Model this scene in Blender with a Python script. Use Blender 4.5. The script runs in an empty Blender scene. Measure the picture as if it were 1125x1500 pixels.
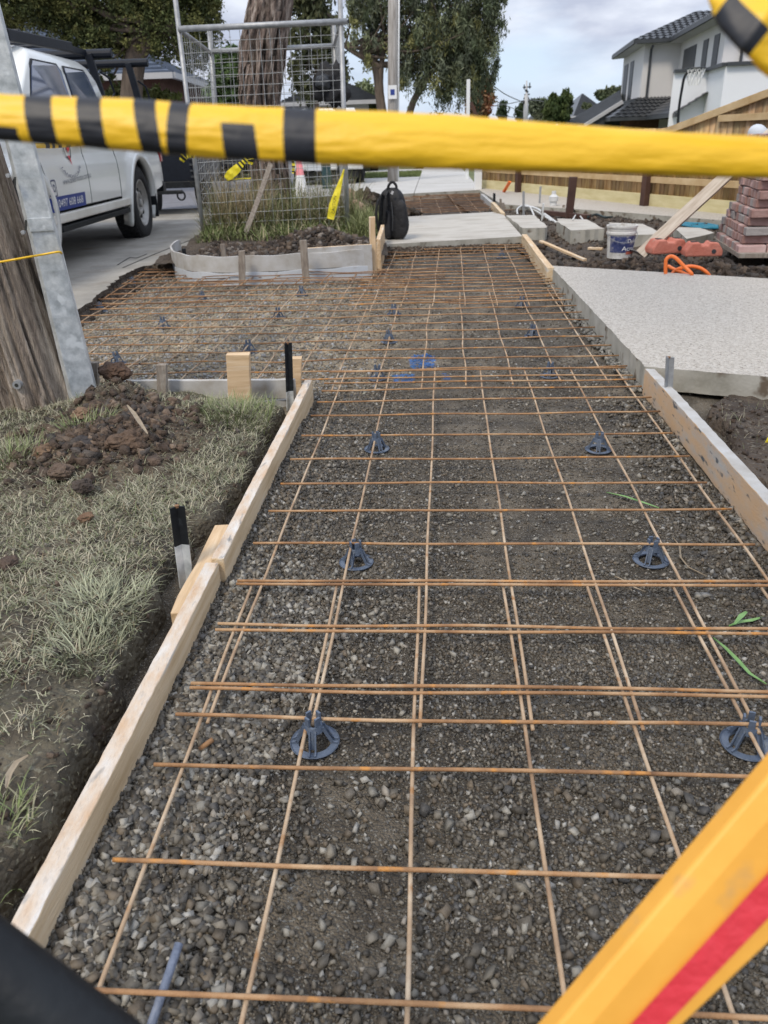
import bpy, math, random
import numpy as np
from mathutils import Vector, Matrix, noise as mnoise
random.seed(7); rng = np.random.default_rng(7)
SC = bpy.context.scene
COL = SC.collection

# ------------------------------------------------------------------ camera
FPX, PITCH, ROLL, H = 1120.0, 0.45476, -0.0349066, 1.02
_c, _s = math.cos(ROLL), math.sin(ROLL)
FW = Vector((0, math.cos(PITCH), -math.sin(PITCH)))
_R0 = Vector((1, 0, 0)); _D0 = Vector((0, -math.sin(PITCH), -math.cos(PITCH)))
RT = _c*_R0 - _s*_D0
DN = _s*_R0 + _c*_D0
CAMP = Vector((0, 0, H))
cd = bpy.data.cameras.new('camera'); cam = bpy.data.objects.new('camera', cd); COL.objects.link(cam)
cam.matrix_world = Matrix(((RT.x, -DN.x, -FW.x, 0), (RT.y, -DN.y, -FW.y, 0), (RT.z, -DN.z, -FW.z, H), (0, 0, 0, 1)))
cd.sensor_fit = 'VERTICAL'; cd.sensor_height = 36; cd.lens = FPX/1500*36
cd.clip_start = 0.02; cd.clip_end = 3000
cd.dof.use_dof = True; cd.dof.focus_distance = 2.0; cd.dof.aperture_fstop = 7.2
SC.camera = cam

# ------------------------------------------------------------------ world, sun, exposure
SUN_EL, SUN_AZ = math.radians(52), math.radians(215)
w = bpy.data.worlds.new('World'); SC.world = w; w.use_nodes = True
nt = w.node_tree; nt.nodes.clear()
def N(t, typ, **k):
    n = t.nodes.new(typ)
    for a, b in k.items(): setattr(n, a, b)
    return n
out = N(nt, 'ShaderNodeOutputWorld'); bg = N(nt, 'ShaderNodeBackground'); bg.inputs[1].default_value = 0.1
sky = N(nt, 'ShaderNodeTexSky', sky_type='NISHITA'); sky.sun_disc = False
sky.sun_elevation = SUN_EL; sky.sun_rotation = SUN_AZ; sky.air_density = 1.0
tc = N(nt, 'ShaderNodeTexCoord'); mp = N(nt, 'ShaderNodeMapping'); mp.inputs['Scale'].default_value = (2.2, 2.2, 6.5); mp.inputs['Location'].default_value = (3.3, 1.1, 0.4)
nz = N(nt, 'ShaderNodeTexNoise'); nz.inputs['Scale'].default_value = 1.7; nz.inputs['Detail'].default_value = 7; nz.inputs['Roughness'].default_value = 0.5
cr = N(nt, 'ShaderNodeValToRGB'); cr.color_ramp.elements[0].position = 0.30; cr.color_ramp.elements[0].color = (0, 0, 0, 1); cr.color_ramp.elements[1].position = 0.52; cr.color_ramp.elements[1].color = (1, 1, 1, 1)
nz2 = N(nt, 'ShaderNodeTexNoise'); nz2.inputs['Scale'].default_value = 4.3; nz2.inputs['Detail'].default_value = 6
cr2 = N(nt, 'ShaderNodeValToRGB'); e = cr2.color_ramp.elements
e[0].position = 0.40; e[0].color = (5.3, 5.8, 7.2, 1); e[1].position = 0.62; e[1].color = (8.2, 8.7, 9.8, 1)
mx = N(nt, 'ShaderNodeMixRGB'); mx.inputs[0].default_value = 1
thin = N(nt, 'ShaderNodeMixRGB'); thin.inputs[0].default_value = 0.75; thin.inputs[2].default_value = (7.4, 8.9, 11.0, 1)
nt.links.new(tc.outputs['Generated'], mp.inputs[0]); nt.links.new(mp.outputs[0], nz.inputs[0]); nt.links.new(mp.outputs[0], nz2.inputs[0])
nt.links.new(nz.outputs[0], cr.inputs[0]); nt.links.new(nz2.outputs[0], cr2.inputs[0])
nt.links.new(sky.outputs[0], thin.inputs[1]); nt.links.new(thin.outputs[0], mx.inputs[1])
nt.links.new(cr2.outputs[0], mx.inputs[2]); nt.links.new(cr.outputs[0], mx.inputs[0])
# an overcast sky is brighter overhead than near the horizon
sep = N(nt, 'ShaderNodeSeparateXYZ'); nt.links.new(tc.outputs['Generated'], sep.inputs[0])
mr = N(nt, 'ShaderNodeMapRange'); mr.inputs[1].default_value = 0.25; mr.inputs[2].default_value = 1.0; mr.inputs[3].default_value = 1.0; mr.inputs[4].default_value = 1.7
nt.links.new(sep.outputs[2], mr.inputs[0])
vm = N(nt, 'ShaderNodeVectorMath', operation='SCALE'); nt.links.new(mx.outputs[0], vm.inputs[0]); nt.links.new(mr.outputs[0], vm.inputs['Scale'])
nt.links.new(vm.outputs[0], bg.inputs[0]); nt.links.new(bg.outputs[0], out.inputs[0])
sl = bpy.data.lights.new('sun', 'SUN'); sl.energy = 2.1; sl.angle = math.radians(14); sl.color = (1, 0.89, 0.73)
so = bpy.data.objects.new('sun', sl); COL.objects.link(so)
sd = Vector((math.sin(SUN_AZ)*math.cos(SUN_EL), math.cos(SUN_AZ)*math.cos(SUN_EL), math.sin(SUN_EL)))
so.rotation_euler = sd.to_track_quat('Z', 'Y').to_euler(); so.location = (0, 0, 30)
SC.view_settings.view_transform = 'Standard'; SC.view_settings.look = 'None'; SC.view_settings.gamma = 1
SC.view_settings.exposure = 0.08
SC.render.engine = 'CYCLES'; SC.cycles.max_bounces = 6; SC.cycles.transparent_max_bounces = 6

# ------------------------------------------------------------------ measuring helpers: photo measurement -> metres in the place
def ray(px, py): return FW + float((px-562.5)/FPX)*RT + float((py-750)/FPX)*DN
def G(px, py, z=0.0):
    d = ray(px, py); return CAMP + d*((z-H)/d.z)
def PT(px, py, Y):
    d = ray(px, py); return CAMP + d*(Y/d.y)
def PX(px, py, X):
    d = ray(px, py); return CAMP + d*(X/d.x)
def P3(px, py, zc): return CAMP + ray(px, py)*float(zc)

# ------------------------------------------------------------------ materials
def mat(name, cols, scale=5, rough=0.8, bump=0.0, bscale=60, metal=0, stretch=(1, 1, 1), detail=6, attr=False, attrmix=1.0, spots=None, spotscale=30, spotw=0.06, spec=0.5, rr=0.0, voro=0, dist=0.01, coat=0):
    m = bpy.data.materials.new(name); m.use_nodes = True; t = m.node_tree; L = t.links
    b = t.nodes['Principled BSDF']; b.inputs['Roughness'].default_value = rough; b.inputs['Metallic'].default_value = metal
    b.inputs['Specular IOR Level'].default_value = spec
    if coat: b.inputs['Coat Weight'].default_value = coat; b.inputs['Coat Roughness'].default_value = 0.08
    c = N(t, 'ShaderNodeTexCoord'); mpn = N(t, 'ShaderNodeMapping'); mpn.inputs['Scale'].default_value = stretch
    L.new(c.outputs['Object'], mpn.inputs[0])
    n = N(t, 'ShaderNodeTexNoise'); n.inputs['Scale'].default_value = scale; n.inputs['Detail'].default_value = detail; n.inputs['Roughness'].default_value = 0.6
    L.new(mpn.outputs[0], n.inputs[0])
    r = N(t, 'ShaderNodeValToRGB'); k = len(cols)
    while len(r.color_ramp.elements) < k: r.color_ramp.elements.new(0.5)
    for i, cc in enumerate(cols):
        el = r.color_ramp.elements[i]; el.position = 0.5 if k == 1 else 0.30 + 0.40*i/(k-1); el.color = (*cc, 1)
    L.new(n.outputs[0], r.inputs[0]); cur = r.outputs[0]
    if attr:
        a = N(t, 'ShaderNodeVertexColor'); a.layer_name = 'Col'
        mm = N(t, 'ShaderNodeMixRGB', blend_type='MULTIPLY'); mm.inputs[0].default_value = attrmix
        L.new(cur, mm.inputs[1]); L.new(a.outputs[0], mm.inputs[2]); cur = mm.outputs[0]
    if spots:
        v = N(t, 'ShaderNodeTexNoise'); v.inputs['Scale'].default_value = spotscale; v.inputs['Detail'].default_value = 3
        L.new(mpn.outputs[0], v.inputs[0])
        rs = N(t, 'ShaderNodeValToRGB'); rs.color_ramp.elements[0].position = 0.60; rs.color_ramp.elements[0].color = (0, 0, 0, 1)
        rs.color_ramp.elements[1].position = 0.60+spotw; rs.color_ramp.elements[1].color = (1, 1, 1, 1)
        L.new(v.outputs[0], rs.inputs[0])
        ms = N(t, 'ShaderNodeMixRGB'); ms.inputs[2].default_value = (*spots, 1)
        L.new(rs.outputs[0], ms.inputs[0]); L.new(cur, ms.inputs[1]); cur = ms.outputs[0]
    L.new(cur, b.inputs['Base Color'])
    if rr:
        q = N(t, 'ShaderNodeMapRange'); q.inputs[3].default_value = rough-rr; q.inputs[4].default_value = rough+rr
        L.new(n.outputs[0], q.inputs[0]); L.new(q.outputs[0], b.inputs['Roughness'])
    if bump:
        if voro:
            v2 = N(t, 'ShaderNodeTexVoronoi'); v2.inputs['Scale'].default_value = voro; L.new(mpn.outputs[0], v2.inputs[0])
        n2 = N(t, 'ShaderNodeTexNoise'); n2.inputs['Scale'].default_value = bscale; n2.inputs['Detail'].default_value = 5
        L.new(mpn.outputs[0], n2.inputs[0])
        bp = N(t, 'ShaderNodeBump'); bp.inputs['Strength'].default_value = bump; bp.inputs['Distance'].default_value = dist
        h = n2.outputs[0]
        if voro:
            ad = N(t, 'ShaderNodeMath', operation='SUBTRACT'); L.new(n2.outputs[0], ad.inputs[0]); L.new(v2.outputs[0], ad.inputs[1]); h = ad.outputs[0]
        L.new(h, bp.inputs['Height']); L.new(bp.outputs[0], b.inputs['Normal'])
    return m
def s2l(r, g, b):
    f = lambda x: (x/255/12.92) if x/255 <= .04045 else ((x/255+.055)/1.055)**2.4
    return (f(r), f(g), f(b))
M = {}
M['gravel'] = mat('compacted gravel', [(.040, .033, .025), (.100, .085, .064), (.19, .165, .128)], 7, .72, 1.0, 140, attr=True, spots=(.25, .235, .20), spotscale=170, spotw=.04, voro=210, dist=.009, rr=.15)
M['stone'] = mat('crushed stone', [(.75, .75, .75), (1.1, 1.08, 1.05)], 60, .62, .6, 300, attr=True, dist=.002, rr=.12)
M['soil'] = mat('clay soil', [(.030, .021, .015), (.062, .045, .032), (.105, .080, .058)], 6, .88, 1.0, 70, attr=False, spots=(.14, .12, .09), spotscale=60, voro=45, dist=.012)
M['clod'] = mat('soil clod', [(.60, .55, .52), (1.2, 1.15, 1.1)], 40, .92, 1.0, 90, attr=True, dist=.012)
M['bank'] = mat('bank soil', [(.045, .036, .027), (.095, .080, .060), (.150, .132, .098)], 9, .9, 1.0, 90, attr=True, spots=(.16, .15, .11), spotscale=90, voro=80, dist=.008)
M['grassblade'] = mat('grass blades', [(.9, .9, .9), (1.1, 1.1, 1.1)], 8, .75, attr=True, spec=.25)
M['leaf'] = mat('leaves', [(.8, .8, .8), (1.15, 1.15, 1.15)], 1.2, .7, attr=True, spec=.25)
M['rust'] = mat('rusted rebar', [(.15, .075, .035), (.34, .185, .085), (.50, .35, .21)], 9, .75, .8, 320, spots=(.50, .23, .06), spotscale=25, spotw=.1, dist=.002)
M['rust2'] = mat('pale rusted rebar', [(.22, .135, .08), (.40, .28, .175), (.58, .47, .34)], 8, .7, .8, 320, spots=(.33, .17, .07), spotscale=22, spotw=.1, dist=.002)
M['rustd'] = mat('dark rusted rebar', [(.13, .065, .035), (.22, .115, .055), (.34, .21, .12)], 12, .8, .8, 320, dist=.002)
M['bluegrey'] = mat('blue grey plastic', [(.075, .10, .145), (.115, .145, .20)], 30, .42, .2, 200, spots=(.20, .21, .21), spotscale=45, spotw=.25)
M['timber'] = mat('fresh pine', [(.46, .31, .17), (.60, .43, .26), (.70, .54, .36)], 6, .7, .35, 40, stretch=(.8, 9, 9), dist=.002, spots=(.66, .60, .50), spotscale=2.2, spotw=.15)
M['timberw'] = mat('concrete stained pine', [(.48, .34, .19), (.64, .49, .31), (.70, .58, .42)], 5, .78, .7, 50, stretch=(.6, 7, 7), dist=.003, spots=(.60, .57, .52), spotscale=5, spotw=.14)
M['whitecoat'] = mat('white slurry on pine', [(.52, .34, .20), (.60, .50, .40), (.66, .64, .61)], 9, .8, 1.0, 60, stretch=(1, 3, 3), dist=.004, spots=(.26, .25, .24), spotscale=14, spotw=.12)
M['timberg'] = mat('mottled old formwork', [(.62, .40, .22), (.58, .42, .28), (.46, .45, .43)], 5, .75, .6, 50, stretch=(1.3, 4, 4), dist=.003, spots=(.09, .10, .11), spotscale=11, spotw=.10)
M['formgrey'] = mat('grey cement coated board', [(.34, .31, .27), (.44, .43, .41), (.52, .52, .52)], 6, .75, .5, 50, dist=.003, spots=(.30, .26, .20), spotscale=9, spotw=.2)
M['formwhite'] = mat('bluish cement coated board', [(.46, .49, .52), (.57, .60, .64)], 6, .7, .4, 50, dist=.003, spots=(.35, .34, .32), spotscale=12, spotw=.2)
M['oldwood'] = mat('grey weathered stake', [(.16, .13, .11), (.27, .23, .19), (.36, .33, .29)], 8, .9, .8, 60, stretch=(6, 6, 1), dist=.004)
M['concrete'] = mat('smooth concrete', [(.33, .30, .255), (.45, .425, .38), (.54, .52, .475)], 4, .85, .4, 120, dist=.004, spots=(.30, .245, .19), spotscale=4, spotw=.2, stretch=(.6, 1.6, 1))
M['farconc'] = mat('new footpath concrete', [(.42, .41, .385), (.52, .51, .49)], 1.2, .85, .1, 60)
M['aggregate'] = mat('exposed aggregate', [(.41, .365, .31), (.55, .51, .45), (.65, .61, .55)], 70, .8, 1.0, 160, dist=.008, detail=3, spots=(.20, .16, .13), spotscale=75, spotw=.08, voro=110)
M['slabside'] = mat('slab edge', [(.25, .24, .20), (.36, .345, .30), (.44, .425, .38)], 7, .8, .5, 60, dist=.004, spots=(.13, .10, .07), spotscale=9, spotw=.08)
M['olddrive'] = mat('old worn driveway', [(.21, .195, .17), (.30, .28, .245), (.38, .355, .315)], 2.4, .82, .6, 50, dist=.006, spots=(.20, .16, .12), spotscale=3.5, spotw=.2)
M['asphalt'] = mat('asphalt', [(.14, .14, .155), (.20, .20, .22)], 3, .85, .3, 80)
M['lawn'] = mat('lawn', [(.075, .095, .035), (.13, .15, .06), (.20, .20, .10)], 4, .9, .8, 30, dist=.03)
M['land'] = mat('land', [(.07, .075, .045), (.12, .11, .07)], 2, .9, .6, 20)
M['galv'] = mat('galvanised steel', [(.36, .39, .40), (.55, .58, .59), (.74, .76, .76)], 22, .5, .15, 40, metal=.25, spots=(.70, .73, .74), spotscale=14, spotw=.05, rr=.1)
M['galvpipe'] = mat('galvanised pipe', [(.27, .28, .29), (.42, .43, .44)], 20, .5, .2, 80, metal=.4)
M['wire'] = mat('galvanised wire', [(.30, .31, .31), (.42, .43, .43)], 20, .55, metal=.3)
M['white'] = mat('white enamel', [(.74, .75, .75), (.78, .79, .79)], 3, .3)
M['streetpole'] = mat('pale grey pole timber', [(.20, .18, .16), (.34, .32, .30), (.44, .42, .40)], 5, .9, .6, 30, stretch=(5, 5, .4), dist=.02)
M['bark'] = mat('weathered pole timber', [(.13, .10, .08), (.37, .30, .24), (.60, .52, .43)], 5, .9, 1.0, 45, stretch=(5, 5, .45), dist=.02, spots=(.06, .045, .035), spotscale=4.5, spotw=.07)
M['shag'] = mat('shaggy bark', [(.045, .032, .026), (.17, .135, .115), (.42, .37, .33)], 6, .95, 1.0, 30, stretch=(4, 4, .6), dist=.03, attr=True)
M['trunkd'] = mat('far trunk', [(.08, .06, .045), (.17, .13, .10)], 4, .9, .8, 15, stretch=(3, 3, .5), dist=.03)
M['paving'] = mat('paver', [(.23, .12, .10), (.36, .235, .21), (.48, .39, .36)], 4, .85, .7, 70, attr=False, dist=.004, spots=(.32, .29, .27), spotscale=7, spotw=.25)
M['pavinggrey'] = mat('grey paver', [(.26, .235, .225), (.40, .37, .355)], 5, .85, .7, 70, dist=.004)
M['pavingpink'] = mat('pink paver', [(.42, .25, .23), (.58, .45, .42)], 5, .85, .7, 70, dist=.004)
M['yellow'] = mat('yellow tape film', [(.80, .47, .012), (.88, .54, .02)], 6, .45, .5, 14, stretch=(1, 1, 4), dist=.01)
M['yellow2'] = mat('lemon tape film', [(.80, .66, .02), (.85, .72, .04)], 9, .4, .3, 20)
M['tapeblack'] = mat('black tape print', [(.005, .006, .010), (.010, .012, .020)], 6, .5, .4, 14, dist=.01)
M['orange'] = mat('orange yellow plastic', [(.80, .38, .05), (.90, .46, .075)], 9, .55, .4, 30, spots=(.52, .32, .14), spotscale=34, spotw=.25, dist=.003)
M['red'] = mat('red reflective strip', [(.62, .035, .05), (.70, .05, .07)], 12, .4, .3, 90)
M['redsheet'] = mat('red barrier foot plastic', [(.46, .12, .075), (.58, .22, .16)], 8, .7, .5, 60, spots=(.42, .33, .26), spotscale=12, spotw=.25)
M['hose'] = mat('orange hose rubber', [(.82, .16, .025), (.90, .22, .04)], 10, .4)
M['black'] = mat('black plastic', [(.006, .007, .009), (.013, .016, .019)], 14, .55, .2, 60, spots=(.05, .06, .07), spotscale=24, spotw=.3, spec=.3)
M['cloth'] = mat('black fabric', [(.006, .006, .008), (.013, .013, .015)], 30, .7, .8, 25, dist=.01)
M['paint'] = mat('white car paint', [(.76, .77, .74), (.80, .81, .78)], 1.5, .28, coat=.6)
M['paintd'] = mat('dusty car paint', [(.60, .57, .50), (.72, .70, .65)], 3, .4)
M['glass'] = mat('car glass', [(.05, .075, .14), (.08, .11, .20)], 2, .05, spec=1.0, coat=1)  # blue of the reflected sky put into the base colour
M['rubber'] = mat('tyre rubber', [(.012, .012, .013), (.022, .022, .022)], 30, .85, .6, 70)
M['rim'] = mat('silver steel rim', [(.36, .35, .33), (.48, .47, .45)], 12, .42, metal=.5)
M['navy'] = mat('navy powder coat', [(.004, .006, .012), (.009, .013, .022)], 8, .5, spec=.3)
M['taillight'] = mat('red tail light', [(.35, .012, .015), (.45, .02, .02)], 5, .2)
M['signblue'] = mat('blue sticker', [(.022, .045, .22), (.03, .06, .27)], 5, .35)
M['inkblue'] = mat('blue lettering', [(.035, .045, .12), (.05, .06, .16)], 5, .4)
M['inkgrey'] = mat('grey lettering', [(.16, .17, .20), (.20, .21, .24)], 5, .5)
M['inkwhite'] = mat('white lettering', [(.78, .78, .78), (.8, .8, .8)], 5, .5)
M['ink'] = mat('black lettering', [(.02, .02, .018), (.03, .03, .025)], 5, .6)
M['render'] = mat('painted render wall', [(.64, .63, .63), (.69, .68, .68)], .6, .9, .1, 40)
M['renderw'] = mat('white render wall', [(.74, .76, .80), (.78, .80, .84)], .6, .85, .1, 40)
M['tile'] = mat('charcoal roof tile', [(.018, .020, .024), (.040, .044, .050)], 3, .32, .3, 20, spec=.8)
M['gutter'] = mat('dark grey trim', [(.034, .038, .043), (.05, .055, .062)], 3, .5)
M['soffit'] = mat('pale soffit', [(.45, .45, .46), (.5, .5, .51)], 3, .7)
M['steelroof'] = mat('grey steel roof', [(.11, .12, .13), (.14, .15, .165)], 1, .5)
M['blueroof'] = mat('blue grey roof tiles', [(.055, .075, .115), (.10, .13, .19)], 2, .55, .4, 8)
M['redbrick'] = mat('dark red brick wall', [(.10, .045, .035), (.17, .09, .07)], 9, .9)
M['paling'] = mat('treated pine paling', [(.26, .155, .075), (.42, .28, .15), (.54, .40, .24)], 5, .85, .6, 30, stretch=(4, 4, .7), dist=.006, attr=True)
M['rail'] = mat('fence rail', [(.42, .28, .13), (.60, .46, .27)], 4, .8, .3, 40)
M['plinth'] = mat('pale treated plinth', [(.52, .45, .23), (.66, .59, .36)], 3, .8, .3, 30, stretch=(1, 1, 5))
M['darkpost'] = mat('dark red stained post', [(.045, .02, .016), (.09, .045, .03)], 5, .8)
M['bucket'] = mat('dirty white bucket plastic', [(.40, .38, .35), (.60, .59, .56), (.70, .69, .67)], 12, .6, .3, 60, spots=(.26, .22, .18), spotscale=16, spotw=.2)
M['label'] = mat('worn navy paint label', [(.018, .028, .10), (.045, .06, .17), (.40, .39, .38)], 22, .5)
M['labelred'] = mat('worn red label', [(.42, .09, .05), (.55, .2, .15)], 22, .5)
M['pink'] = mat('pinkish sandstone', [(.52, .31, .23), (.66, .43, .33)], 8, .85, .8, 40, dist=.01)
M['coneP'] = mat('faded pink cone', [(.75, .22, .24), (.82, .30, .32)], 5, .6)
M['coneW'] = mat('white cone band', [(.70, .70, .68), (.78, .78, .76)], 5, .6)
M['teal'] = mat('dark teal plastic', [(.012, .04, .045), (.02, .06, .065)], 5, .6)
M['skin'] = mat('skin', [(.42, .23, .16), (.50, .29, .2)], 20, .6)
M['hair'] = mat('dark hair', [(.012, .009, .008), (.02, .015, .012)], 30, .6)
M['cap'] = mat('pale cloth cap', [(.50, .54, .60), (.62, .66, .72)], 14, .8, .3, 80)
M['workwear'] = mat('navy workwear', [(.02, .025, .04), (.035, .04, .06)], 14, .85)
M['pvc'] = mat('pale pvc', [(.55, .56, .56), (.66, .67, .67)], 14, .45)
M['bluehose'] = mat('blue poly pipe', [(.02, .17, .26), (.03, .23, .33)], 14, .45)
M['cable'] = mat('black cable', [(.02, .035, .04), (.03, .05, .055)], 14, .5)
M['plate'] = mat('number plate', [(.55, .58, .60), (.62, .65, .67)], 14, .5)
M['spray'] = mat('blue rod paint', [(.10, .12, .17), (.20, .23, .30)], 20, .5, .4, 90)

# ------------------------------------------------------------------ object helpers
def tag(o, label=None, cat=None, group=None, kind=None):
    if label: o['label'] = label
    if cat: o['category'] = cat
    if group: o['group'] = group
    if kind: o['kind'] = kind
    return o
def empty(name, loc, label, cat, group=None):
    o = bpy.data.objects.new(name, None); COL.objects.link(o); o.location = loc; o.empty_display_size = .1
    return tag(o, label, cat, group)
def par(o, parent):
    if parent is not None:
        off = Vector(); p = parent
        while p is not None:
            off += p.location if p.rotation_euler[:] == (0, 0, 0) else Vector(); p = p.parent
        o.parent = parent; o.matrix_parent_inverse = Matrix.Translation(-off)
    return o
class MB:
    def __init__(s): s.v = []; s.f = []; s.m = []; s.mats = []
    def mi(s, m):
        if m not in s.mats: s.mats.append(m)
        return s.mats.index(m)
    def add(s, vs, fs, m):
        n = len(s.v); s.v += [tuple(v) for v in vs]; k = s.mi(m)
        for f in fs: s.f.append([i+n for i in f]); s.m.append(k)
    def box(s, c, d, m, rot=None):
        c = Vector(c); R = rot or Matrix.Identity(3)
        vs = [c + R @ Vector((x*d[0]/2, y*d[1]/2, z*d[2]/2)) for x in (-1, 1) for y in (-1, 1) for z in (-1, 1)]
        s.add(vs, [(0, 1, 3, 2), (4, 6, 7, 5), (0, 4, 5, 1), (2, 3, 7, 6), (0, 2, 6, 4), (1, 5, 7, 3)], m)
    def beam(s, a, b, w, h, m, up=(0, 0, 1)):
        a, b = Vector(a), Vector(b); x = (b-a); L = x.length; x.normalize(); y = Vector(up).cross(x)
        if y.length < 1e-4: y = Vector((1, 0, 0)).cross(x)
        y.normalize(); z = x.cross(y)
        s.box((a+b)/2, (L, w, h), m, Matrix((x, y, z)).transposed())
    def prism(s, pts, z0, z1, m, side=None):
        n = len(pts); vs = [(p[0], p[1], z0) for p in pts] + [(p[0], p[1], z1) for p in pts]
        s.add(vs, [list(range(n-1, -1, -1)), list(range(n, 2*n))], m)
        s.add(vs, [(i, (i+1) % n, n+(i+1) % n, n+i) for i in range(n)], side or m)
    def ring(s, pts_list, m, closed=True, caps=True):
        n = len(pts_list[0]); vs = [p for r in pts_list for p in r]; fs = []
        for i in range(len(pts_list)-1):
            for j in range(n if closed else n-1):
                k = (j+1) % n; fs.append((i*n+j, i*n+k, (i+1)*n+k, (i+1)*n+j))
        if caps and closed: fs.append(list(range(n))[::-1]); fs.append([(len(pts_list)-1)*n+j for j in range(n)])
        s.add(vs, fs, m)
    def tube(s, pts, r, m, seg=8, caps=True):
        pts = [Vector(p) for p in pts]; rr = r if isinstance(r, (list, tuple)) else [r]*len(pts)
        rings = []; up = Vector((0, 0, 1))
        for i, p in enumerate(pts):
            t = (pts[min(i+1, len(pts)-1)] - pts[max(i-1, 0)]).normalized()
            if i == 0:
                y = up.cross(t)
                if y.length < .05: y = Vector((1, 0, 0)).cross(t)
            else: y = y - t*y.dot(t)
            y.normalize(); z = t.cross(y)
            rings.append([p + (y*math.cos(a)+z*math.sin(a))*rr[i] for a in [2*math.pi*k/seg for k in range(seg)]])
        s.ring(rings, m, caps=caps)
    def lathe(s, c, prof, m, seg=24):
        rings = [[(c[0]+r*math.cos(2*math.pi*k/seg), c[1]+r*math.sin(2*math.pi*k/seg), c[2]+z) for k in range(seg)] for r, z in prof]
        s.ring(rings, m, caps=False)
    def build(s, name, parent=None, bevel=0, smooth=False, loc=None):
        me = bpy.data.meshes.new(name); v = s.v
        if loc is not None: v = [(a[0]-loc[0], a[1]-loc[1], a[2]-loc[2]) for a in v]
        me.from_pydata(v, [], s.f); me.update()
        for m in s.mats: me.materials.append(M[m])
        me.polygons.foreach_set('material_index', s.m)
        if smooth: me.polygons.foreach_set('use_smooth', [True]*len(s.f))
        o = bpy.data.objects.new(name, me); COL.objects.link(o)
        if loc is not None: o.location = loc
        if bevel:
            b = o.modifiers.new('b', 'BEVEL'); b.width = bevel; b.segments = 2; b.limit_method = 'ANGLE'
        par(o, parent); return o
def npmesh(name, V, F, m, col=None, smooth=False, parent=None):
    V = np.ascontiguousarray(V, dtype=np.float32); F = np.ascontiguousarray(F, dtype=np.int32); k = F.shape[1]
    me = bpy.data.meshes.new(name); me.vertices.add(len(V)); me.vertices.foreach_set('co', V.ravel())
    me.loops.add(F.size); me.loops.foreach_set('vertex_index', F.ravel())
    me.polygons.add(len(F)); me.polygons.foreach_set('loop_start', np.arange(0, F.size, k, dtype=np.int32))
    me.update(calc_edges=True)
    if smooth: me.polygons.foreach_set('use_smooth', np.ones(len(F), dtype=bool))
    if col is not None:
        ca = me.color_attributes.new('Col', 'FLOAT_COLOR', 'POINT'); cc = np.ones((len(V), 4), np.float32); cc[:, :3] = col
        ca.data.foreach_set('color', cc.ravel())
    me.materials.append(M[m]); o = bpy.data.objects.new(name, me); COL.objects.link(o); par(o, parent); return o
def text(s, size, name, m, place, parent, thick=.0):
    """letters turned into a mesh; place(x, y, z) maps flat letter coordinates to the surface"""
    cu = bpy.data.curves.new('t', 'FONT'); cu.body = s; cu.size = size; cu.resolution_u = 3
    to = bpy.data.objects.new('t', cu); COL.objects.link(to)
    dg = bpy.context.evaluated_depsgraph_get(); me = bpy.data.meshes.new_from_object(to.evaluated_get(dg))
    bpy.data.objects.remove(to); bpy.data.curves.remove(cu)
    xs = [v.co.x for v in me.vertices]; W = max(xs) if xs else 1
    for v in me.vertices: v.co = place(v.co.x, v.co.y, W)
    me.materials.clear(); me.materials.append(M[m]); me.name = name
    o = bpy.data.objects.new(name, me); COL.objects.link(o); par(o, parent); return o
def fbm(x, y, sc, seed=0, oct=4):
    """cheap vectorised value noise"""
    r = np.zeros_like(x, dtype=float); a = 1.; tot = 0
    for o in range(oct):
        X = x*sc*2**o + seed*17.3 + o*5.1; Y = y*sc*2**o + seed*7.7 - o*3.3
        xi = np.floor(X).astype(np.int64); yi = np.floor(Y).astype(np.int64); fx = X-xi; fy = Y-yi
        fx = fx*fx*(3-2*fx); fy = fy*fy*(3-2*fy)
        def h(i, j):
            n = (i*374761393 + j*668265263 + 1013*seed) & 0xffffffff; n = ((n ^ (n >> 13))*1274126177) & 0xffffffff
            return ((n ^ (n >> 16)) & 0xffff)/65535.
        v = h(xi, yi)*(1-fx)*(1-fy)+h(xi+1, yi)*fx*(1-fy)+h(xi, yi+1)*(1-fx)*fy+h(xi+1, yi+1)*fx*fy
        r += a*v; tot += a; a *= .5
    return r/tot
def grid(name, xs, ys, fz, m, fcol=None, keep=None, smooth=True):
    X, Y = np.meshgrid(xs, ys); Z = fz(X, Y); V = np.stack([X, Y, Z], -1).reshape(-1, 3)
    nx, ny = len(xs), len(ys); i = np.arange(nx*ny).reshape(ny, nx)
    F = np.stack([i[:-1, :-1], i[:-1, 1:], i[1:, 1:], i[1:, :-1]], -1).reshape(-1, 4)
    if keep is not None:
        K = keep(X, Y).ravel(); F = F[K[F].all(1)]
    c = fcol(X, Y).reshape(-1, 3) if fcol else np.ones((len(V), 3))
    return npmesh(name, V, F, m, c, smooth)
PHI = (1+5**.5)/2
ICO = np.array([(-1, PHI, 0), (1, PHI, 0), (-1, -PHI, 0), (1, -PHI, 0), (0, -1, PHI), (0, 1, PHI), (0, -1, -PHI), (0, 1, -PHI), (PHI, 0, -1), (PHI, 0, 1), (-PHI, 0, -1), (-PHI, 0, 1)])/1.902
ICOF = np.array([(0, 11, 5), (0, 5, 1), (0, 1, 7), (0, 7, 10), (0, 10, 11), (1, 5, 9), (5, 11, 4), (11, 10, 2), (10, 7, 6), (7, 1, 8), (3, 9, 4), (3, 4, 2), (3, 2, 6), (3, 6, 8), (3, 8, 9), (4, 9, 5), (2, 4, 11), (6, 2, 10), (8, 6, 7), (9, 8, 1)])
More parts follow.
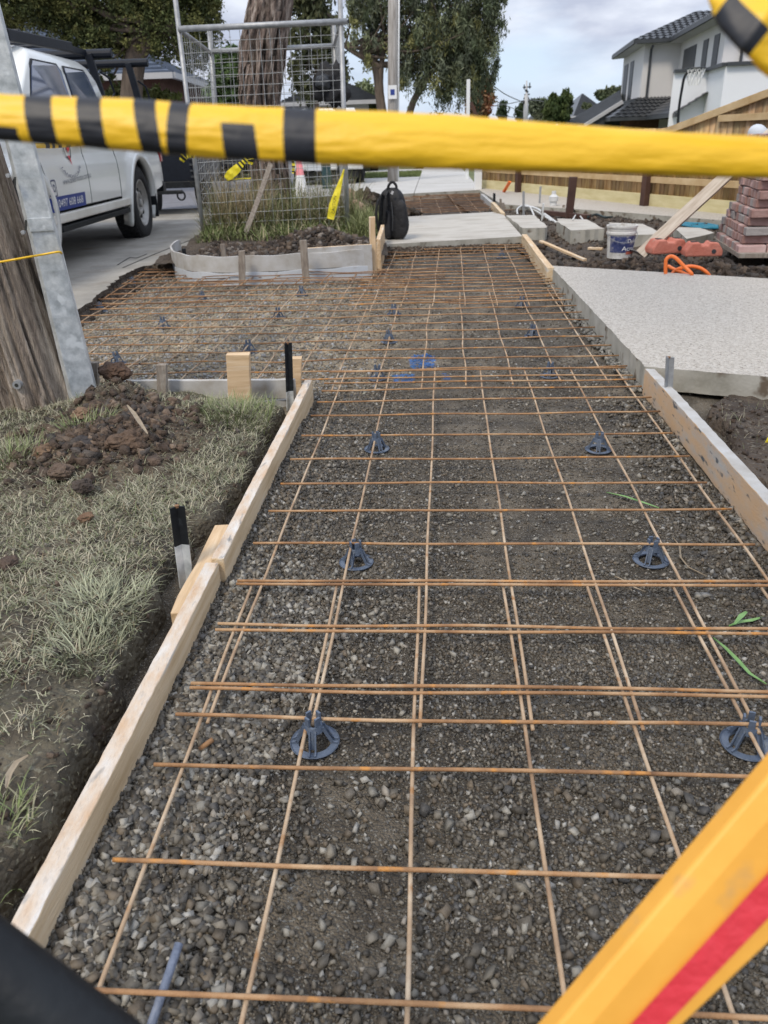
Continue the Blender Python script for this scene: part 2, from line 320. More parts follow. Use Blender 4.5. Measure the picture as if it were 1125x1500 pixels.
def stones(name, P, R, C, m='stone', flat=.65, jit=.28, smooth=False, parent=None):
    n = len(P); V = ICO[None]*(1+rng.uniform(-jit, jit, (n, 12, 1)))
    V = V*rng.uniform(.6, 1.25, (n, 1, 3))*np.array([1, 1, flat])
    a = rng.uniform(0, 2*math.pi, n); b = rng.normal(0, .35, n)
    ca, sa, cb, sb = np.cos(a)[:, None], np.sin(a)[:, None], np.cos(b)[:, None], np.sin(b)[:, None]
    x, y, z = V[..., 0], V[..., 1], V[..., 2]
    y, z = y*cb-z*sb, y*sb+z*cb; x, y = x*ca-y*sa, x*sa+y*ca
    V = np.stack([x, y, z], -1)*R[:, None, None]+P[:, None]
    F = (ICOF[None]+(np.arange(n)*12)[:, None, None]).reshape(-1, 3)
    return npmesh(name, V.reshape(-1, 3), F, m, np.repeat(C, 12, 0), smooth, parent)
CUBE = np.array([(x, y, z) for x in (-1, 1) for y in (-1, 1) for z in (-1, 1)])*.62
CUBEF = np.array([(0, 1, 3, 2), (4, 6, 7, 5), (0, 4, 5, 1), (2, 3, 7, 6), (0, 2, 6, 4), (1, 5, 7, 3)])
def chips(name, P, R, C, m='stone', flat=.72, jit=.34, parent=None):
    '''angular crushed rock: skewed, jittered blocks'''
    n = len(P); V = CUBE[None]*(1+rng.uniform(-jit, jit, (n, 8, 3))); V[:, :, 0] += V[:, :, 2]*rng.uniform(-.5, .5, (n, 1)); V[:, :, 1] += V[:, :, 0]*rng.uniform(-.4, .4, (n, 1))
    V = V*rng.uniform(.6, 1.35, (n, 1, 3))*np.array([1, 1, flat])
    a, b, g = rng.uniform(0, 2*math.pi, n), rng.normal(0, .6, n), rng.normal(0, .6, n)
    def rot(p, q, t): c, s = np.cos(t)[:, None], np.sin(t)[:, None]; return p*c-q*s, p*s+q*c
    x, y, z = V[..., 0], V[..., 1], V[..., 2]; y, z = rot(y, z, b); x, z = rot(x, z, g); x, y = rot(x, y, a)
    V = np.stack([x, y, z], -1)*R[:, None, None]+P[:, None]; F = (CUBEF[None]+(np.arange(n)*8)[:, None, None]).reshape(-1, 4)
    return npmesh(name, V.reshape(-1, 3), F, m, np.repeat(C, 8, 0), False, parent)
def in_poly(X, Y, poly):
    r = np.zeros(X.shape, bool); n = len(poly)
    for i in range(n):
        x1, y1 = poly[i][:2]; x2, y2 = poly[(i+1) % n][:2]
        if y1 == y2: continue
        r ^= ((y1 > Y) != (y2 > Y)) & (X < (x2-x1)*(Y-y1)/(y2-y1)+x1)
    return r

# ================================================================== SETTING
def sheet(name, pts, z, m, th=.0, side=None, jitter=0):
    b = MB()
    if th: b.prism(pts, z-th, z, m, side)
    else: b.add([(p[0], p[1], z) for p in pts], [list(range(len(pts)))], m)
    o = b.build(name); return tag(o, kind='structure')
sheet('ground', [(-900, -300), (900, -300), (900, 1500), (-900, 1500)], -.42, 'land')

# left board line (outer edge) and right board line
LB = [G(25, 1370, .09), G(312, 823, .09), G(316, 817, .094), G(452, 556, .10)]
RBa, RBb = G(952, 540, .115), G(1125, 727, .115)
def xleft(Y):  # centreline of the left boards
    return LB[0].x + (LB[3].x-LB[0].x)*(Y-LB[0].y)/(LB[3].y-LB[0].y)
def xright(Y): return RBb.x + (RBa.x-RBb.x)*(Y-RBb.y)/(RBa.y-RBb.y)

# --- gravel bed (compacted base under the mesh)
def bedz(X, Y):
    z = (fbm(X, Y, 3, 1)-.5)*.022 + (fbm(X, Y, 30, 2, 3)-.5)*.010
    edge = np.clip(1-(X-xleft(Y))/.25, 0, 1)*(Y < 2.9); z = z + .030*edge
    return z
def paint_mask(X, Y):
    r = np.zeros(X.shape, bool)
    for (a, b, c, d) in [(600, 522, 637, 529), (600, 533, 637, 540), (616, 522, 622, 541), (632, 523, 637, 540), (575, 550, 606, 557), (648, 549, 660, 556), (600, 522, 607, 531)]:
        p = G((a+c)/2, (b+d)/2, 0); hx = (c-a)/2/1120*3.6; q1 = G(a, b, 0); q2 = G(c, d, 0)
        r |= (np.abs(X-p.x) < hx) & (np.abs(Y-p.y) < abs(q1.y-q2.y)/2+.012)
    return r
def bedcol(X, Y):
    # paler crushed rock on the crossover (left), darker damp base down the path; wet dark patches
    pale = 1/(1+np.exp(-(0.16-X+.5*(fbm(X, Y, 1.2, 5)-.5))*6)) * 1/(1+np.exp(-(Y-3.25)*9))*1/(1+np.exp((Y-6.3)*5))*1/(1+np.exp(-(X+1.75)*5))
    k = .95+1.0*(fbm(X, Y, 1.6, 3)-.5)+.9*(fbm(X, Y, 7, 4)-.5)
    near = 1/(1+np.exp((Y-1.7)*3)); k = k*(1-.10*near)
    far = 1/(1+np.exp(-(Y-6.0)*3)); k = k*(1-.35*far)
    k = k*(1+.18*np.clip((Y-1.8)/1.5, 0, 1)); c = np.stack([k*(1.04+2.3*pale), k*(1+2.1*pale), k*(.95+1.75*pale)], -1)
    n = fbm(X, Y, 60, 8, 2)
    m = paint_mask(X, Y) & (n > .40)
    c[m] = np.array([.45, 1.6, 5.6]); return c
ys = np.concatenate([np.arange(.35, 2.2, .009), np.arange(2.2, 4.5, .016), np.arange(4.5, 8.3, .03)])
xs = np.concatenate([np.arange(-2.35, -.62, .03), np.arange(-.62, 1.45, .011), np.arange(1.45, 1.9, .03)])
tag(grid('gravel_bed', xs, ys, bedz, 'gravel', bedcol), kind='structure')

# loose stones over it
def stone_field(n, x0, x1, y0, y1, r0, r1, seed, pw=1.5):
    Y = y0+(y1-y0)*rng.random(n)**pw; X = x0+(x1-x0)*rng.random(n)
    return X, Y, r0+(r1-r0)*rng.random(n)**2.2
def stone_cols(n, X, Y, extra=0):
    base = np.array([[.074, .064, .050], [.118, .104, .083], [.170, .152, .122], [.085, .081, .076], [.130, .104, .074], [.25, .225, .19]])
    c = base[rng.choice(6, n, p=[.26, .26, .16, .15, .12, .05])]*rng.uniform(.7, 1.25, (n, 1))
    pale = rng.random(n) < (.05+extra); c[pale] = np.array([.30, .29, .265])*rng.uniform(.7, 1.35, (pale.sum(), 1))
    return c
LX = []
for (n, y0, y1, r0, r1, extra, pw) in [(165000, .50, 1.6, .0014, .0060, .0, 1.05), (90000, 1.6, 3.3, .0020, .0066, .0, 1.15), (42000, 3.3, 7.8, .003, .0085, .05, 1.4)]:
    X, Y, R = stone_field(n, -.75, 1.6, y0, y1, r0, r1, 1, pw)
    if y0 > 3: X = -2.1+rng.random(n)*3.6
    # compacted patches keep few loose stones
    dens = fbm(X, Y, 2.2, 11)*.75+fbm(X, Y, 9, 12)*.35
    edge = np.clip(1-(X-xleft(Y)-.03)/.45, 0, 1)
    k = (rng.random(n) < np.clip((dens-.36)*2.6+edge*.9, .10, 1)) & ((X > xleft(Y)-.005) | (Y > 3.2)) & ((X < xright(Y)+.0) | (Y > 3.1))
    X, Y, R, ed = X[k], Y[k], R[k], edge[k]
    R = R*(1+.8*ed*rng.random(len(R)))
    C = stone_cols(len(X), X, Y, extra); Z = bedz(X, Y)+R*.25
    pm = paint_mask(X, Y) & (rng.random(len(X)) < .75); C[pm] = np.array([.035, .11, .50])
    if y0 > 3:
        lf = np.clip((.3-X)*1.5, 0, 1)[:, None]; C = np.minimum(C*(1+1.6*lf), .34)
    LX.append((np.stack([X, Y, Z], -1), R, C))
# bigger loose crushed rock along the left board and by the right board
def band(n, fx, y0, y1, r0, r1, pal):
    Y = y0+(y1-y0)*rng.random(n); X = fx(Y, rng.random(n)); R = r0+(r1-r0)*rng.random(n)**1.6
    C = stone_cols(n, X, Y, 0); k = rng.random(n) < pal; C[k] = np.array([.27, .255, .22])*rng.uniform(.55, 1.3, (k.sum(), 1))
    LX.append((np.stack([X, Y, bedz(X, Y)+R*.5], -1), R, C))
band(3800, lambda Y, u: xleft(Y)+.035+.24*u**1.5*(1+.8*(fbm(Y*0+1, Y, 6, 91)-.5)), .52, 1.35, .0035, .0112, .22)
for _k in range(9):
    _y = 1.12+.075*_k; band(330, lambda Y, u: xleft(Y)+.04+(.16+.30*math.exp(-((_y-1.42)/.22)**2)*(.6+.8*random.random()))*u**1.6, _y-.05, _y+.09, .003, .0098, .46)
band(700, lambda Y, u: xleft(Y)+.04+.25*u, 1.7, 2.9, .004, .0085, .15)
band(1700, lambda Y, u: xright(Y)-.03-.20*u**1.9*(.5+fbm(Y*0+5, Y, 5, 92)), 1.2, 3.05, .0045, .0115, .10)
band(260, lambda Y, u: xleft(Y)+.1+1.1*u, .66, 2.2, .005, .0095, .85)
band(1100, lambda Y, u: xleft(Y)+.05+1.35*u, .50, 1.0, .005, .0115, .14)
P = np.concatenate([a[0] for a in LX]); R_ = np.concatenate([a[1] for a in LX]); C_ = np.concatenate([a[2] for a in LX])
tag(chips('loose_gravel', P, R_, C_), kind='stuff')

# --- nature strip (left bank) with the cut trench
BANK = [(.3, -.60), (.73, -.545), (.82, -.53), (.96, -.52), (1.1, -.505), (1.24, -.525), (1.46, -.540), (1.63, -.525), (1.83, -.485), (2.16, -.42), (2.56, -.40), (2.8, -.38), (3.1, -.36), (3.5, -.35)]
bky = np.array([b[0] for b in BANK]); bkx = np.array([b[1] for b in BANK])
def bankedge(Y): return np.interp(Y, bky, bkx) + (fbm(Y*0+3.3, Y, 9, 21, 3)-.5)*.05
CL = G(165, 640, .13)
def bankz(X, Y):
    e = bankedge(Y)+(fbm(X, Y, 14, 22, 3)-.5)*.06
    t = np.clip((X-e+.02)/.035, 0, 1); t = t*t*(3-2*t)
    top = .115+(fbm(X, Y, 4, 23)-.5)*.05+(fbm(X, Y, 25, 24, 3)-.5)*.022+(fbm(X, Y, 70, 29, 2)-.5)*.008
    top = top - .03*np.clip((X-e+.12)/.12, 0, 1)
    m = np.exp(-(((X-CL.x)/.24)**2+((Y-CL.y)/.27)**2)); top = top+m*(.05+.07*(fbm(X, Y, 11, 25)-.5))
    m2 = np.exp(-(((X+1.02)/.14)**2+((Y-2.88)/.16)**2)); top = top+m2*.09
    cor = np.clip((Y-2.86)/.12, 0, 1); top = top-cor*(.035+.055*np.clip((X+.80)/.25, 0, 1))
    bot = -.10+(fbm(X, Y, 20, 26)-.5)*.06
    return top*(1-t)+bot*t
def bankcol(X, Y):
    k = .85+1.1*(fbm(X, Y, 6, 27)-.5); m = np.exp(-(((X-CL.x)/.30)**2+((Y-CL.y)/.36)**2))
    g = (fbm(X, Y, 2.5, 28) - .45)*2
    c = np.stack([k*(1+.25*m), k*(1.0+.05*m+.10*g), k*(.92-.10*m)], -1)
    e = np.clip((X-bankedge(Y)+.06)/.06, 0, 1)[..., None]; c = c*(1-.25*e)  # trench soil darkened in colour to deepen its shade
    return c
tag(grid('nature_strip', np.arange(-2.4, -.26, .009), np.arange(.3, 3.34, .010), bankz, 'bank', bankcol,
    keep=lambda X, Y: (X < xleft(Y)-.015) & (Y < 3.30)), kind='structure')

# grass on the bank
def blades(name, X, Y, Z, L, W, C, lean, az=None, seg=3, m='grassblade', droop=1.0, parent=None):
    n = len(X); a = rng.uniform(0, 2*math.pi, n) if az is None else az
    d = np.stack([np.cos(a), np.sin(a), np.zeros(n)], -1); s = np.stack([-np.sin(a), np.cos(a), np.zeros(n)], -1)
    V = []; base = np.stack([X, Y, Z], -1)
    for i in range(seg+1):
        t = i/seg; ang = lean*(.35+.65*t*droop)  # angle from vertical grows with t
        if i == 0: p = base
        else:
            am = lean*(.35+.65*(t-.5/seg)*droop)
            p = p + (d*np.sin(am)[:, None]+np.array([0, 0, 1])*np.cos(am)[:, None])*(L/seg)[:, None]
        wd = (W*(1-t)**.7 if i < seg else W*.08)[:, None]/2
        V += [p-s*wd, p+s*wd]
    V = np.stack(V, 1); k = 2*(seg+1); V[..., 2] = np.maximum(V[..., 2], Z[:, None]-.01+.002*rng.random((n, k)))
    F = [];
    for i in range(seg): F.append([2*i, 2*i+1, 2*i+3, 2*i+2])
    F = (np.array(F)[None]+(np.arange(n)*k)[:, None, None]).reshape(-1, 4)
    return npmesh(name, V.reshape(-1, 3), F, m, np.repeat(C, k, 0), parent=parent)
def grasscol(n, g=.3):
    pal = np.array([[.24, .245, .155], [.33, .32, .23], [.42, .39, .29], [.15, .175, .085], [.46, .41, .30], [.19, .145, .09]])
    return pal[rng.choice(6, n, p=[.25, .22, .15, g-.05, .33-g, .10])]*rng.uniform(.7, 1.2, (n, 1))
n = 210000
Y = .45+2.85*rng.random(n)**1.15; X = -2.1+1.75*rng.random(n)
den = fbm(X, Y, 3.2, 31)*.9+fbm(X, Y, 12, 32)*.5
pile = np.exp(-(((X-CL.x)/.22)**2+((Y-CL.y)/.25)**2))
k = (X < bankedge(Y)-.012) & (rng.random(n) < np.clip((den-.50)*3.6-pile*1.9, 0.10, 1)) & ~((Y < 1.0) & (rng.random(n) < .72))
X, Y = X[k], Y[k]; n = len(X)
L = rng.uniform(.006, .040, n); tuft = (fbm(X, Y, 5, 33) > .60); L[tuft] *= 1.3
tag(blades('strip_grass', X, Y, bankz(X, Y)-.003, L, rng.uniform(.0012, .0034, n), grasscol(n, .20), rng.uniform(1.35, 1.95, n)), kind='stuff')
# big tuft hanging over the trench and the greener clump by the corner
def tuft(name, cx, cy, n, sx, sy, L0, L1, green, label, lean=(.7, 1.7), zf=bankz, w=(.0022, .0042)):
    X = cx+sx*np.clip(rng.normal(0, 1, n), -1.5, 1.5); Y = cy+sy*np.clip(rng.normal(0, 1, n), -1.5, 1.5); X = np.minimum(X, bankedge(Y)-.005)
    C = np.array([[.33, .34, .23]])*rng.uniform(.5, 1.3, (n, 1)) if not green else np.array([[.17, .21, .085], [.24, .26, .14], [.36, .34, .23]])[rng.choice(3, n, p=[.5, .3, .2])]*rng.uniform(.6, 1.3, (n, 1))
    az = np.arctan2(Y-cy, X-cx)+rng.normal(0, .8, n)
    o = blades(name, X, Y, zf(X, Y)-.003, rng.uniform(L0, L1, n), rng.uniform(*w, n), C, rng.uniform(*lean, n), az)
    return tag(o, label, 'grass tuft')
tuft('grass_tuft', -.62, 1.43, 380, .05, .06, .035, .075, False, 'large silvery tuft of grass flopping over the trench edge', lean=(1.0, 1.9))
tuft('grass_tuft', -.62, 1.28, 260, .04, .05, .03, .07, False, 'smaller dry grass tuft just nearer than the large silvery tuft')
tuft('grass_tuft', -.53, 2.72, 900, .075, .11, .03, .08, True, 'green grass clump at the bank corner below the broad timber stake', w=(.002, .0035))
tuft('grass_tuft', -1.02, 2.52, 260, .05, .05, .04, .10, True, 'green grass tuft at the foot of the weathered power pole')
tuft('grass_tuft', -1.20, 2.30, 320, .07, .07, .04, .11, True, 'pale green grass tuft at the left edge below the power pole')
tuft('grass_tuft', -.60, .83, 160, .03, .04, .03, .06, True, 'small green grass tuft on the bank nearest the black beam')
# clods of clay on the bank
def clods(name, cx, cy, n, sx, sy, r0, r1, zf, cols, label=None, pw=2.5, lift=.35):
    X = rng.normal(cx, sx, n); Y = rng.normal(cy, sy, n); R = r0+(r1-r0)*rng.random(n)**pw
    k = rng.random(n); cols = np.array(cols); C = cols[rng.choice(len(cols), n)]*rng.uniform(.7, 1.25, (n, 1))
    o = chips(name, np.stack([X, Y, zf(X, Y)+R*lift], -1), R*1.15, C, 'clod', flat=.85, jit=.42)
    if label: tag(o, label, 'soil')
    return tag(o, kind='stuff')
BR = [(.075, .054, .040), (.098, .072, .053), (.058, .043, .033), (.066, .058, .052), (.135, .104, .078)]
clods('soil_heap', CL.x-.03, CL.y+.02, 9000, .125, .14, .0015, .020, bankz, [(c[0]*1.35, c[1]*1.35, c[2]*1.35) for c in BR], pw=8)
clods('crumbled_soil', -.7, 1.7, 2600, .35, .75, .0012, .008, bankz, BR+[(.2, .19, .16)], pw=3)
def clod1(px, py, z, r, col, label, flat=.7):
    p = G(px, py, z); n = 1
    bm = bpy.data.meshes.new('soil_clod'); import bmesh
    b = bmesh.new(); bmesh.ops.create_icosphere(b, subdivisions=4, radius=1)
    sd = random.random()*50
    for v in b.verts:
        q = v.co.copy(); d = mnoise.fractal(q*1.3+Vector((sd, 0, 0)), .8, 2.2, 5); d2 = mnoise.noise(q*9+Vector((sd, 3, 0)))
        f = 1+.33*d+.05*d2; v.co = Vector((q.x*1.15*r*f, q.y*r*f, q.z*r*flat*f))
    b.to_mesh(bm); b.free()
    ca = bm.color_attributes.new('Col', 'FLOAT_COLOR', 'POINT')
    ca.data.foreach_set('color', np.tile(np.array([*col, 1.], np.float32), len(bm.vertices)))
    bm.materials.append(M['clod']); o = bpy.data.objects.new('soil_clod', bm); COL.objects.link(o); o.location = p
    o.rotation_euler = (0, 0, random.random()*6); return tag(o, label, 'clod')
clod1(183, 648, .155, .050, (.125, .085, .058), 'largest tan clay clod in the heap beside the galvanised channel')
clod1(168, 545, .19, .055, (.11, .068, .045), 'upright brown clod leaning on the foot of the steel channel')
clod1(66, 662, .15, .036, (.20, .135, .085), 'tan clod at the left side of the soil heap')
clod1(123, 652, .15, .042, (.055, .050, .050), 'dark grey clod in the middle of the soil heap')
clod1(120, 606, .17, .030, (.22, .15, .10), 'pale clod directly under the steel channel')
clod1(88, 692, .14, .034, (.13, .095, .07), 'round brown clod at the near side of the soil heap')
clod1(12, 824, .13, .022, (.09, .065, .05), 'flat dark clod lying in the grass at the left edge')
clod1(126, 758, .13, .018, (.19, .12, .075), 'small tan clod alone in the grass beyond the painted peg')
clod1(120, 712, .14, .028, (.07, .055, .045), 'low dark clod between the soil heap and the grass')

# --- right trench and soil under the slab
def rz(X, Y):
    bx = np.interp(Y, [1.4, 2.0, 2.25, 2.6, 2.8, 3.2], [1.30, 1.13, 1.06, 1.20, 1.22, 1.5])+.015+(fbm(X, Y, 9, 41)-.5)*.08
    t = np.clip((X-bx)/.045, 0, 1); t = t*t*(3-2*t); top = .045+(fbm(X, Y, 6, 42)-.5)*.06
    return -.11*(1-t)+top*t+(fbm(X, Y, 28, 43)-.5)*.02
tag(grid('soil_trench', np.arange(.99, 3.4, .012), np.arange(.5, 3.25, .014), rz, 'soil', keep=lambda X, Y: X > xright(Y)+.012), kind='structure')
clods('trench_crumbs', 1.30, 2.45, 500, .16, .28, .002, .010, rz, BR)
X = rng.uniform(1.22, 1.6, 140); Y = rng.uniform(2.35, 2.8, 140)
tag(blades('trench_grass', X, Y, rz(X, Y), rng.uniform(.02, .06, 140), rng.uniform(.001, .002, 140), grasscol(140), rng.uniform(.7, 1.6, 140)), kind='stuff')

# --- slabs and paths
SL = [G(806, 389, .12), G(945, 537, .12), G(1125, 552, .12)]
d1 = (SL[2]-SL[1]).normalized(); SL3 = SL[2]+d1*1.9; BKR = G(1125, 408, .12); d2 = (BKR-SL[0]).normalized(); SL4 = BKR+d2*2.3
def rough_edge(a, b, n, amp):
    r = []
    for i in range(n):
        t = i/n; p = a.lerp(b, t); r.append((p.x+random.uniform(-amp, amp), p.y+random.uniform(-amp, amp)))
    return r
poly = rough_edge(SL[0], SL[1], 60, .004)+rough_edge(SL[1], SL[2], 14, .003)+rough_edge(SL[2], SL3, 10, .003)+rough_edge(SL3, SL4, 8, .005)+rough_edge(SL4, SL[0], 30, .006)
o = sheet('driveway_slab', poly, .12, 'aggregate', .095, 'slabside')
bm_ = o.modifiers.new('b', 'BEVEL'); bm_.width = .007; bm_.segments = 2; bm_.limit_method = 'ANGLE'
# ragged slurry drips and crumbs along the slab foot
n = 900; t = rng.random(n); X = SL[0].x+(SL[1].x-SL[0].x)*t-rng.random(n)**2*.05-.004; Y = SL[0].y+(SL[1].y-SL[0].y)*t
tag(chips('slab_edge_slurry', np.stack([X, Y, .012+rng.random(n)*.012], -1), rng.uniform(.005, .016, n), np.array([[.30, .29, .26]])*rng.uniform(.3, 1.1, (n, 1))), kind='stuff')

# crossing slab the backpack stands on
o = sheet('footpath_strip', [(-.30, 7.62), G(562, 358, .11)[:2], G(765, 346, .11)[:2], G(738, 315, .11)[:2], G(721, 310.5, .11)[:2], G(602, 317, .11)[:2], (-.45, 10.3)], .11, 'concrete', .11, 'slabside')
BRc0 = np.array([(.075, .056, .042), (.10, .078, .06), (.05, .04, .032), (.16, .14, .115)])
bz2 = lambda X, Y: -.02+(fbm(X, Y, 9, 51)-.5)*.03
tag(grid('far_soil_bed', np.arange(-1.6, 2.6, .05), np.arange(9.8, 15.7, .06), bz2, 'soil'), kind='structure')
n = 5000; t = rng.random(n); _a, _b = G(560, 358.5, .11), G(767, 347, .11); X = _a.x-.05+(_b.x-_a.x+.05)*t; Y = _a.y+(_b.y-_a.y)*t-np.abs(rng.normal(0, .07, n)); R = .003+.016*rng.random(n)**3
tag(chips('strip_edge_soil', np.stack([X, Y, .075-(_a.y-Y+.3*t)*.45+R*.2], -1), R, BRc0[rng.choice(4, n)]*rng.uniform(.6, 1.3, (n, 1)), 'clod'), kind='stuff')
PA, PB = G(607, 283, .1), G(704, 278, .1)
far = 75
sheet('footpath', [PA[:2], PB[:2], (PB.x+.075*(far-PB.y), far), (PA.x+.075*(far-PA.y), far)], .1, 'farconc', .12, 'slabside')
CS = G(610, 259, .1)
sheet('crossover', [(PA.x-.012, PA.y), (PA.x+.075*(CS.y-PA.y)-.012, CS.y), (-1.6, CS.y+.2), (-1.8, PA.y-.3), (-1.0, PA.y-.7)], .1, 'farconc', .12, 'slabside')
b = MB()
for yy in np.arange(18, 60, 3.):
    x0 = PA.x+.075*(yy-PA.y); b.box((x0+.65, yy, .1015), (1.28, .008, .003), 'slabside')
tag(b.build('path_joint'), kind='structure')
sheet('lawn', [(PA.x+.075*(CS.y-PA.y), CS.y+.05), (PA.x+.075*(25-PA.y)-.0, 25), (-.2, 25), (-.75, CS.y+.2)], .098, 'lawn', .1)
sheet('far_lawn', [(1.35, 27), (PA.x+.075*(far-PA.y), far), (-1.5, far), (-.4, 27)], .098, 'lawn', .1)
sheet('far_crossover', [(PA.x+.075*(25-PA.y), 25.02), (PA.x+.075*(27-PA.y), 26.98), (-.4, 26.98), (-.2, 25.02)], .1, 'farconc', .1)
sheet('side_lawn', [(PB.x+.03, 17), (PB.x+.075*(far-PB.y)+.02, far), (30, far), (8, 17)], .06, 'lawn', .1)
sheet('road', [(-.8, 15.6), (-1.0, 90), (-14, 90), (-14, 13.2), (-2.5, 13.2)], .03, 'asphalt', .1)
sheet('verge', [(-40, 30), (-40, 120), (-14.2, 120), (-14.2, 20), (-30, 12)], .08, 'lawn', .1)
sheet('street_verge', [(-7.5, 26.5), (-3.0, 26.5), (-3.0, 30.5), (-7.5, 30.5)], .1, 'lawn', .05)
# grass blades on the small lawn beyond the crossing
n = 9000; Y = CS.y+.1+(25-CS.y)*rng.random(n)**1.3; X = -.5+2.0*rng.random(n); k = (X < PA.x+.075*(Y-PA.y)-.02); X, Y = X[k], Y[k]; n = len(X)
tag(blades('lawn_grass', X, Y, np.full(n, .1), rng.uniform(.02, .06, n), rng.uniform(.006, .012, n), np.array([[.13, .16, .055]])*rng.uniform(.6, 1.5, (n, 1)), rng.uniform(.3, 1.3, n), seg=2), kind='stuff')

# old driveway with its broken edge
ED = [(-1.95, 3.0), (-1.98, 4.2), (-1.93, 5.3), (-2.0, 5.9), (-2.06, 6.55), (-2.0, 6.92), (-1.74, 7.02)]
edge = []
for i in range(len(ED)-1):
    for k in range(10):
        t = k/10; edge.append((ED[i][0]*(1-t)+ED[i+1][0]*t+random.uniform(-.018, .018), ED[i][1]*(1-t)+ED[i+1][1]*t+random.uniform(-.018, .018)))
drive = edge+[(-1.74, 7.02), (-1.98, 8.8), (-2.0, 10.6), (-2.6, 13.4), (-14, 13.4), (-14, 2.9)]
sheet('old_driveway', drive, .09, 'olddrive', .035, 'soil')
b = MB(); b.ring([[(x+.012+random.uniform(-.02, .02), y, .055) for x, y in edge], [(x+.05+random.uniform(-.02, .03), y, -.02) for x, y in edge]], 'soil', closed=False)
tag(b.build('dug_edge'), kind='structure')
b = MB()
for (a, c) in [((112, 352, 290, 352)), ][:0]: pass
def crack(pts, name='expansion_joint'):
    b = MB(); P_ = [G(x, y, .0925) for x, y in pts]
    for p, q in zip(P_, P_[1:]): b.beam(p, q, .010, .003, 'ink')
    tag(b.build(name), kind='structure')
crack([(297, 345), (262, 358), (222, 374), (180, 392)]); crack([(215, 372), (200, 378), (190, 377), (172, 388)], 'crack')
clods('dug_edge_clods', -1.93, 5.9, 500, .03, .6, .006, .022, lambda X, Y: X*0+.0, [(.06, .045, .035), (.13, .11, .09), (.03, .025, .02)])

# yard soil, right side, and planter around the big tree
def yz(X, Y):
    z = .03+(fbm(X, Y, 2.2, 61)-.5)*.07+(fbm(X, Y, 14, 62, 3)-.5)*.035
    # spoil ridge along the back of the slab
    bx = SL[0].y+(X-SL[0].x)*(BKR.y-SL[0].y)/(BKR.x-SL[0].x)
    r = np.exp(-((Y-bx-.32)/.17)**2)*np.clip((X-1.45)/.5, 0, 1)*(X < 4.5)*np.clip((4.6-X), 0, 1); z = z+r*.10*(.6+.8*fbm(X, Y, 5, 63))
    return z
fencefoot = G(1125, 328, .1)
tag(grid('yard_soil', np.arange(1.35, 7, .03), np.arange(2.6, 16.0, .035), yz, 'soil',
    keep=lambda X, Y: (Y > SL[0].y+(X-SL[0].x)*(BKR.y-SL[0].y)/(BKR.x-SL[0].x)-.15)), kind='structure')
n = 14000; X = rng.uniform(1.5, 3.8, n); bx = SL[0].y+(X-SL[0].x)*(BKR.y-SL[0].y)/(BKR.x-SL[0].x)
Y = bx+.06+np.abs(rng.normal(.22, .17, n)); R = .003+.030*rng.random(n)**5; BRc = np.array(BR)
tag(chips('spoil_clods', np.stack([X, Y, yz(X, Y)+R*.3], -1), R*1.1, BRc[rng.choice(5, n)]*rng.uniform(.45, 1.15, (n, 1)), 'clod', flat=.85, jit=.42), kind='stuff')
n = 2600; X = rng.uniform(1.5, 4.2, n); Y = rng.uniform(6.3, 11.5, n); R = .006+.028*rng.random(n)**3
tag(chips('yard_rubble', np.stack([X, Y, yz(X, Y)+R*.3], -1), R, np.concatenate([BRc, [[.2, .19, .17]]])[rng.choice(6, n)]*rng.uniform(.45, 1.2, (n, 1)), 'clod', flat=.8), kind='stuff')

def pz(X, Y):
    z = .13+(fbm(X, Y, 3, 71)-.5)*.07+(fbm(X, Y, 16, 72, 3)-.5)*.03
    z = z+.14*np.exp(-(((X+.52)/.36)**2+((Y-7.35)/.35)**2))*(.6+.8*fbm(X, Y, 6, 73)); z = z+.04*np.clip(Y-8, 0, 1)
    return z
tag(grid('planter_soil', np.arange(-1.95, .12, .02), np.arange(6.5, 13.6, .03), pz, 'soil', keep=lambda X, Y: (Y > 6.72) & ((X < -.12) | (Y < 7.55)) & (X > -1.9-.0*Y) & ~((X > -.5) & (Y > 9.6))), kind='structure')
n = 9000; X = rng.uniform(-1.6, 0.0, n); Y = 6.75+rng.random(n)*1.0; R = .004+.032*rng.random(n)**5
tag(chips('planter_clods', np.stack([X, Y, pz(X, Y)+R*.35], -1), R, np.concatenate([BRc, [[.22, .2, .18]]])[rng.choice(6, n)]*rng.uniform(.45, 1.15, (n, 1)), 'clod', flat=.85), kind='stuff')
clods('far_spoil', -.15, 11.2, 500, .33, .5, .01, .06, lambda X, Y: .05+.30*np.exp(-(((X+.15)/.35)**2+((Y-11.2)/.6)**2)), [(.08, .06, .045), (.14, .11, .085), (.05, .04, .03)])
# ================================================================== FORMWORK
def board(name, a, b, thick, height, m, label, cat='board', group=None, top=None, rough=.0015, n=30, bevel=.003, parent=None, up=None, mats_top=None):
    """a, b: centre line of the TOP face; local x runs along the board"""
    a, b = Vector(a), Vector(b); L = (b-a).length; mb = MB(); rings = []
    for i in range(n+1):
        x = L*i/n; j = lambda: random.uniform(-rough, rough)
        sag = math.sin(i/n*math.pi*2.3)*rough*1.2
        rings.append([(x, -thick/2+j()+sag, j()), (x, thick/2+j()+sag, j()), (x, thick/2+j()+sag, -height+j()), (x, -thick/2+j()+sag, -height+j())])
    mb.ring(rings, m)
    if top:
        k = mb.mi(top)
        for i in range(n): mb.m[i*4] = k
    o = mb.build(name, None, bevel)
    x = (b-a).normalized(); upv = Vector(up or (0, 0, 1)); y = upv.cross(x).normalized(); z = x.cross(y)
    R = Matrix((x, y, z)).transposed(); o.rotation_mode = 'QUATERNION'; o.rotation_quaternion = R.to_quaternion(); o.location = a
    if label: tag(o, label, cat, group)
    if parent: par(o, parent)
    return o
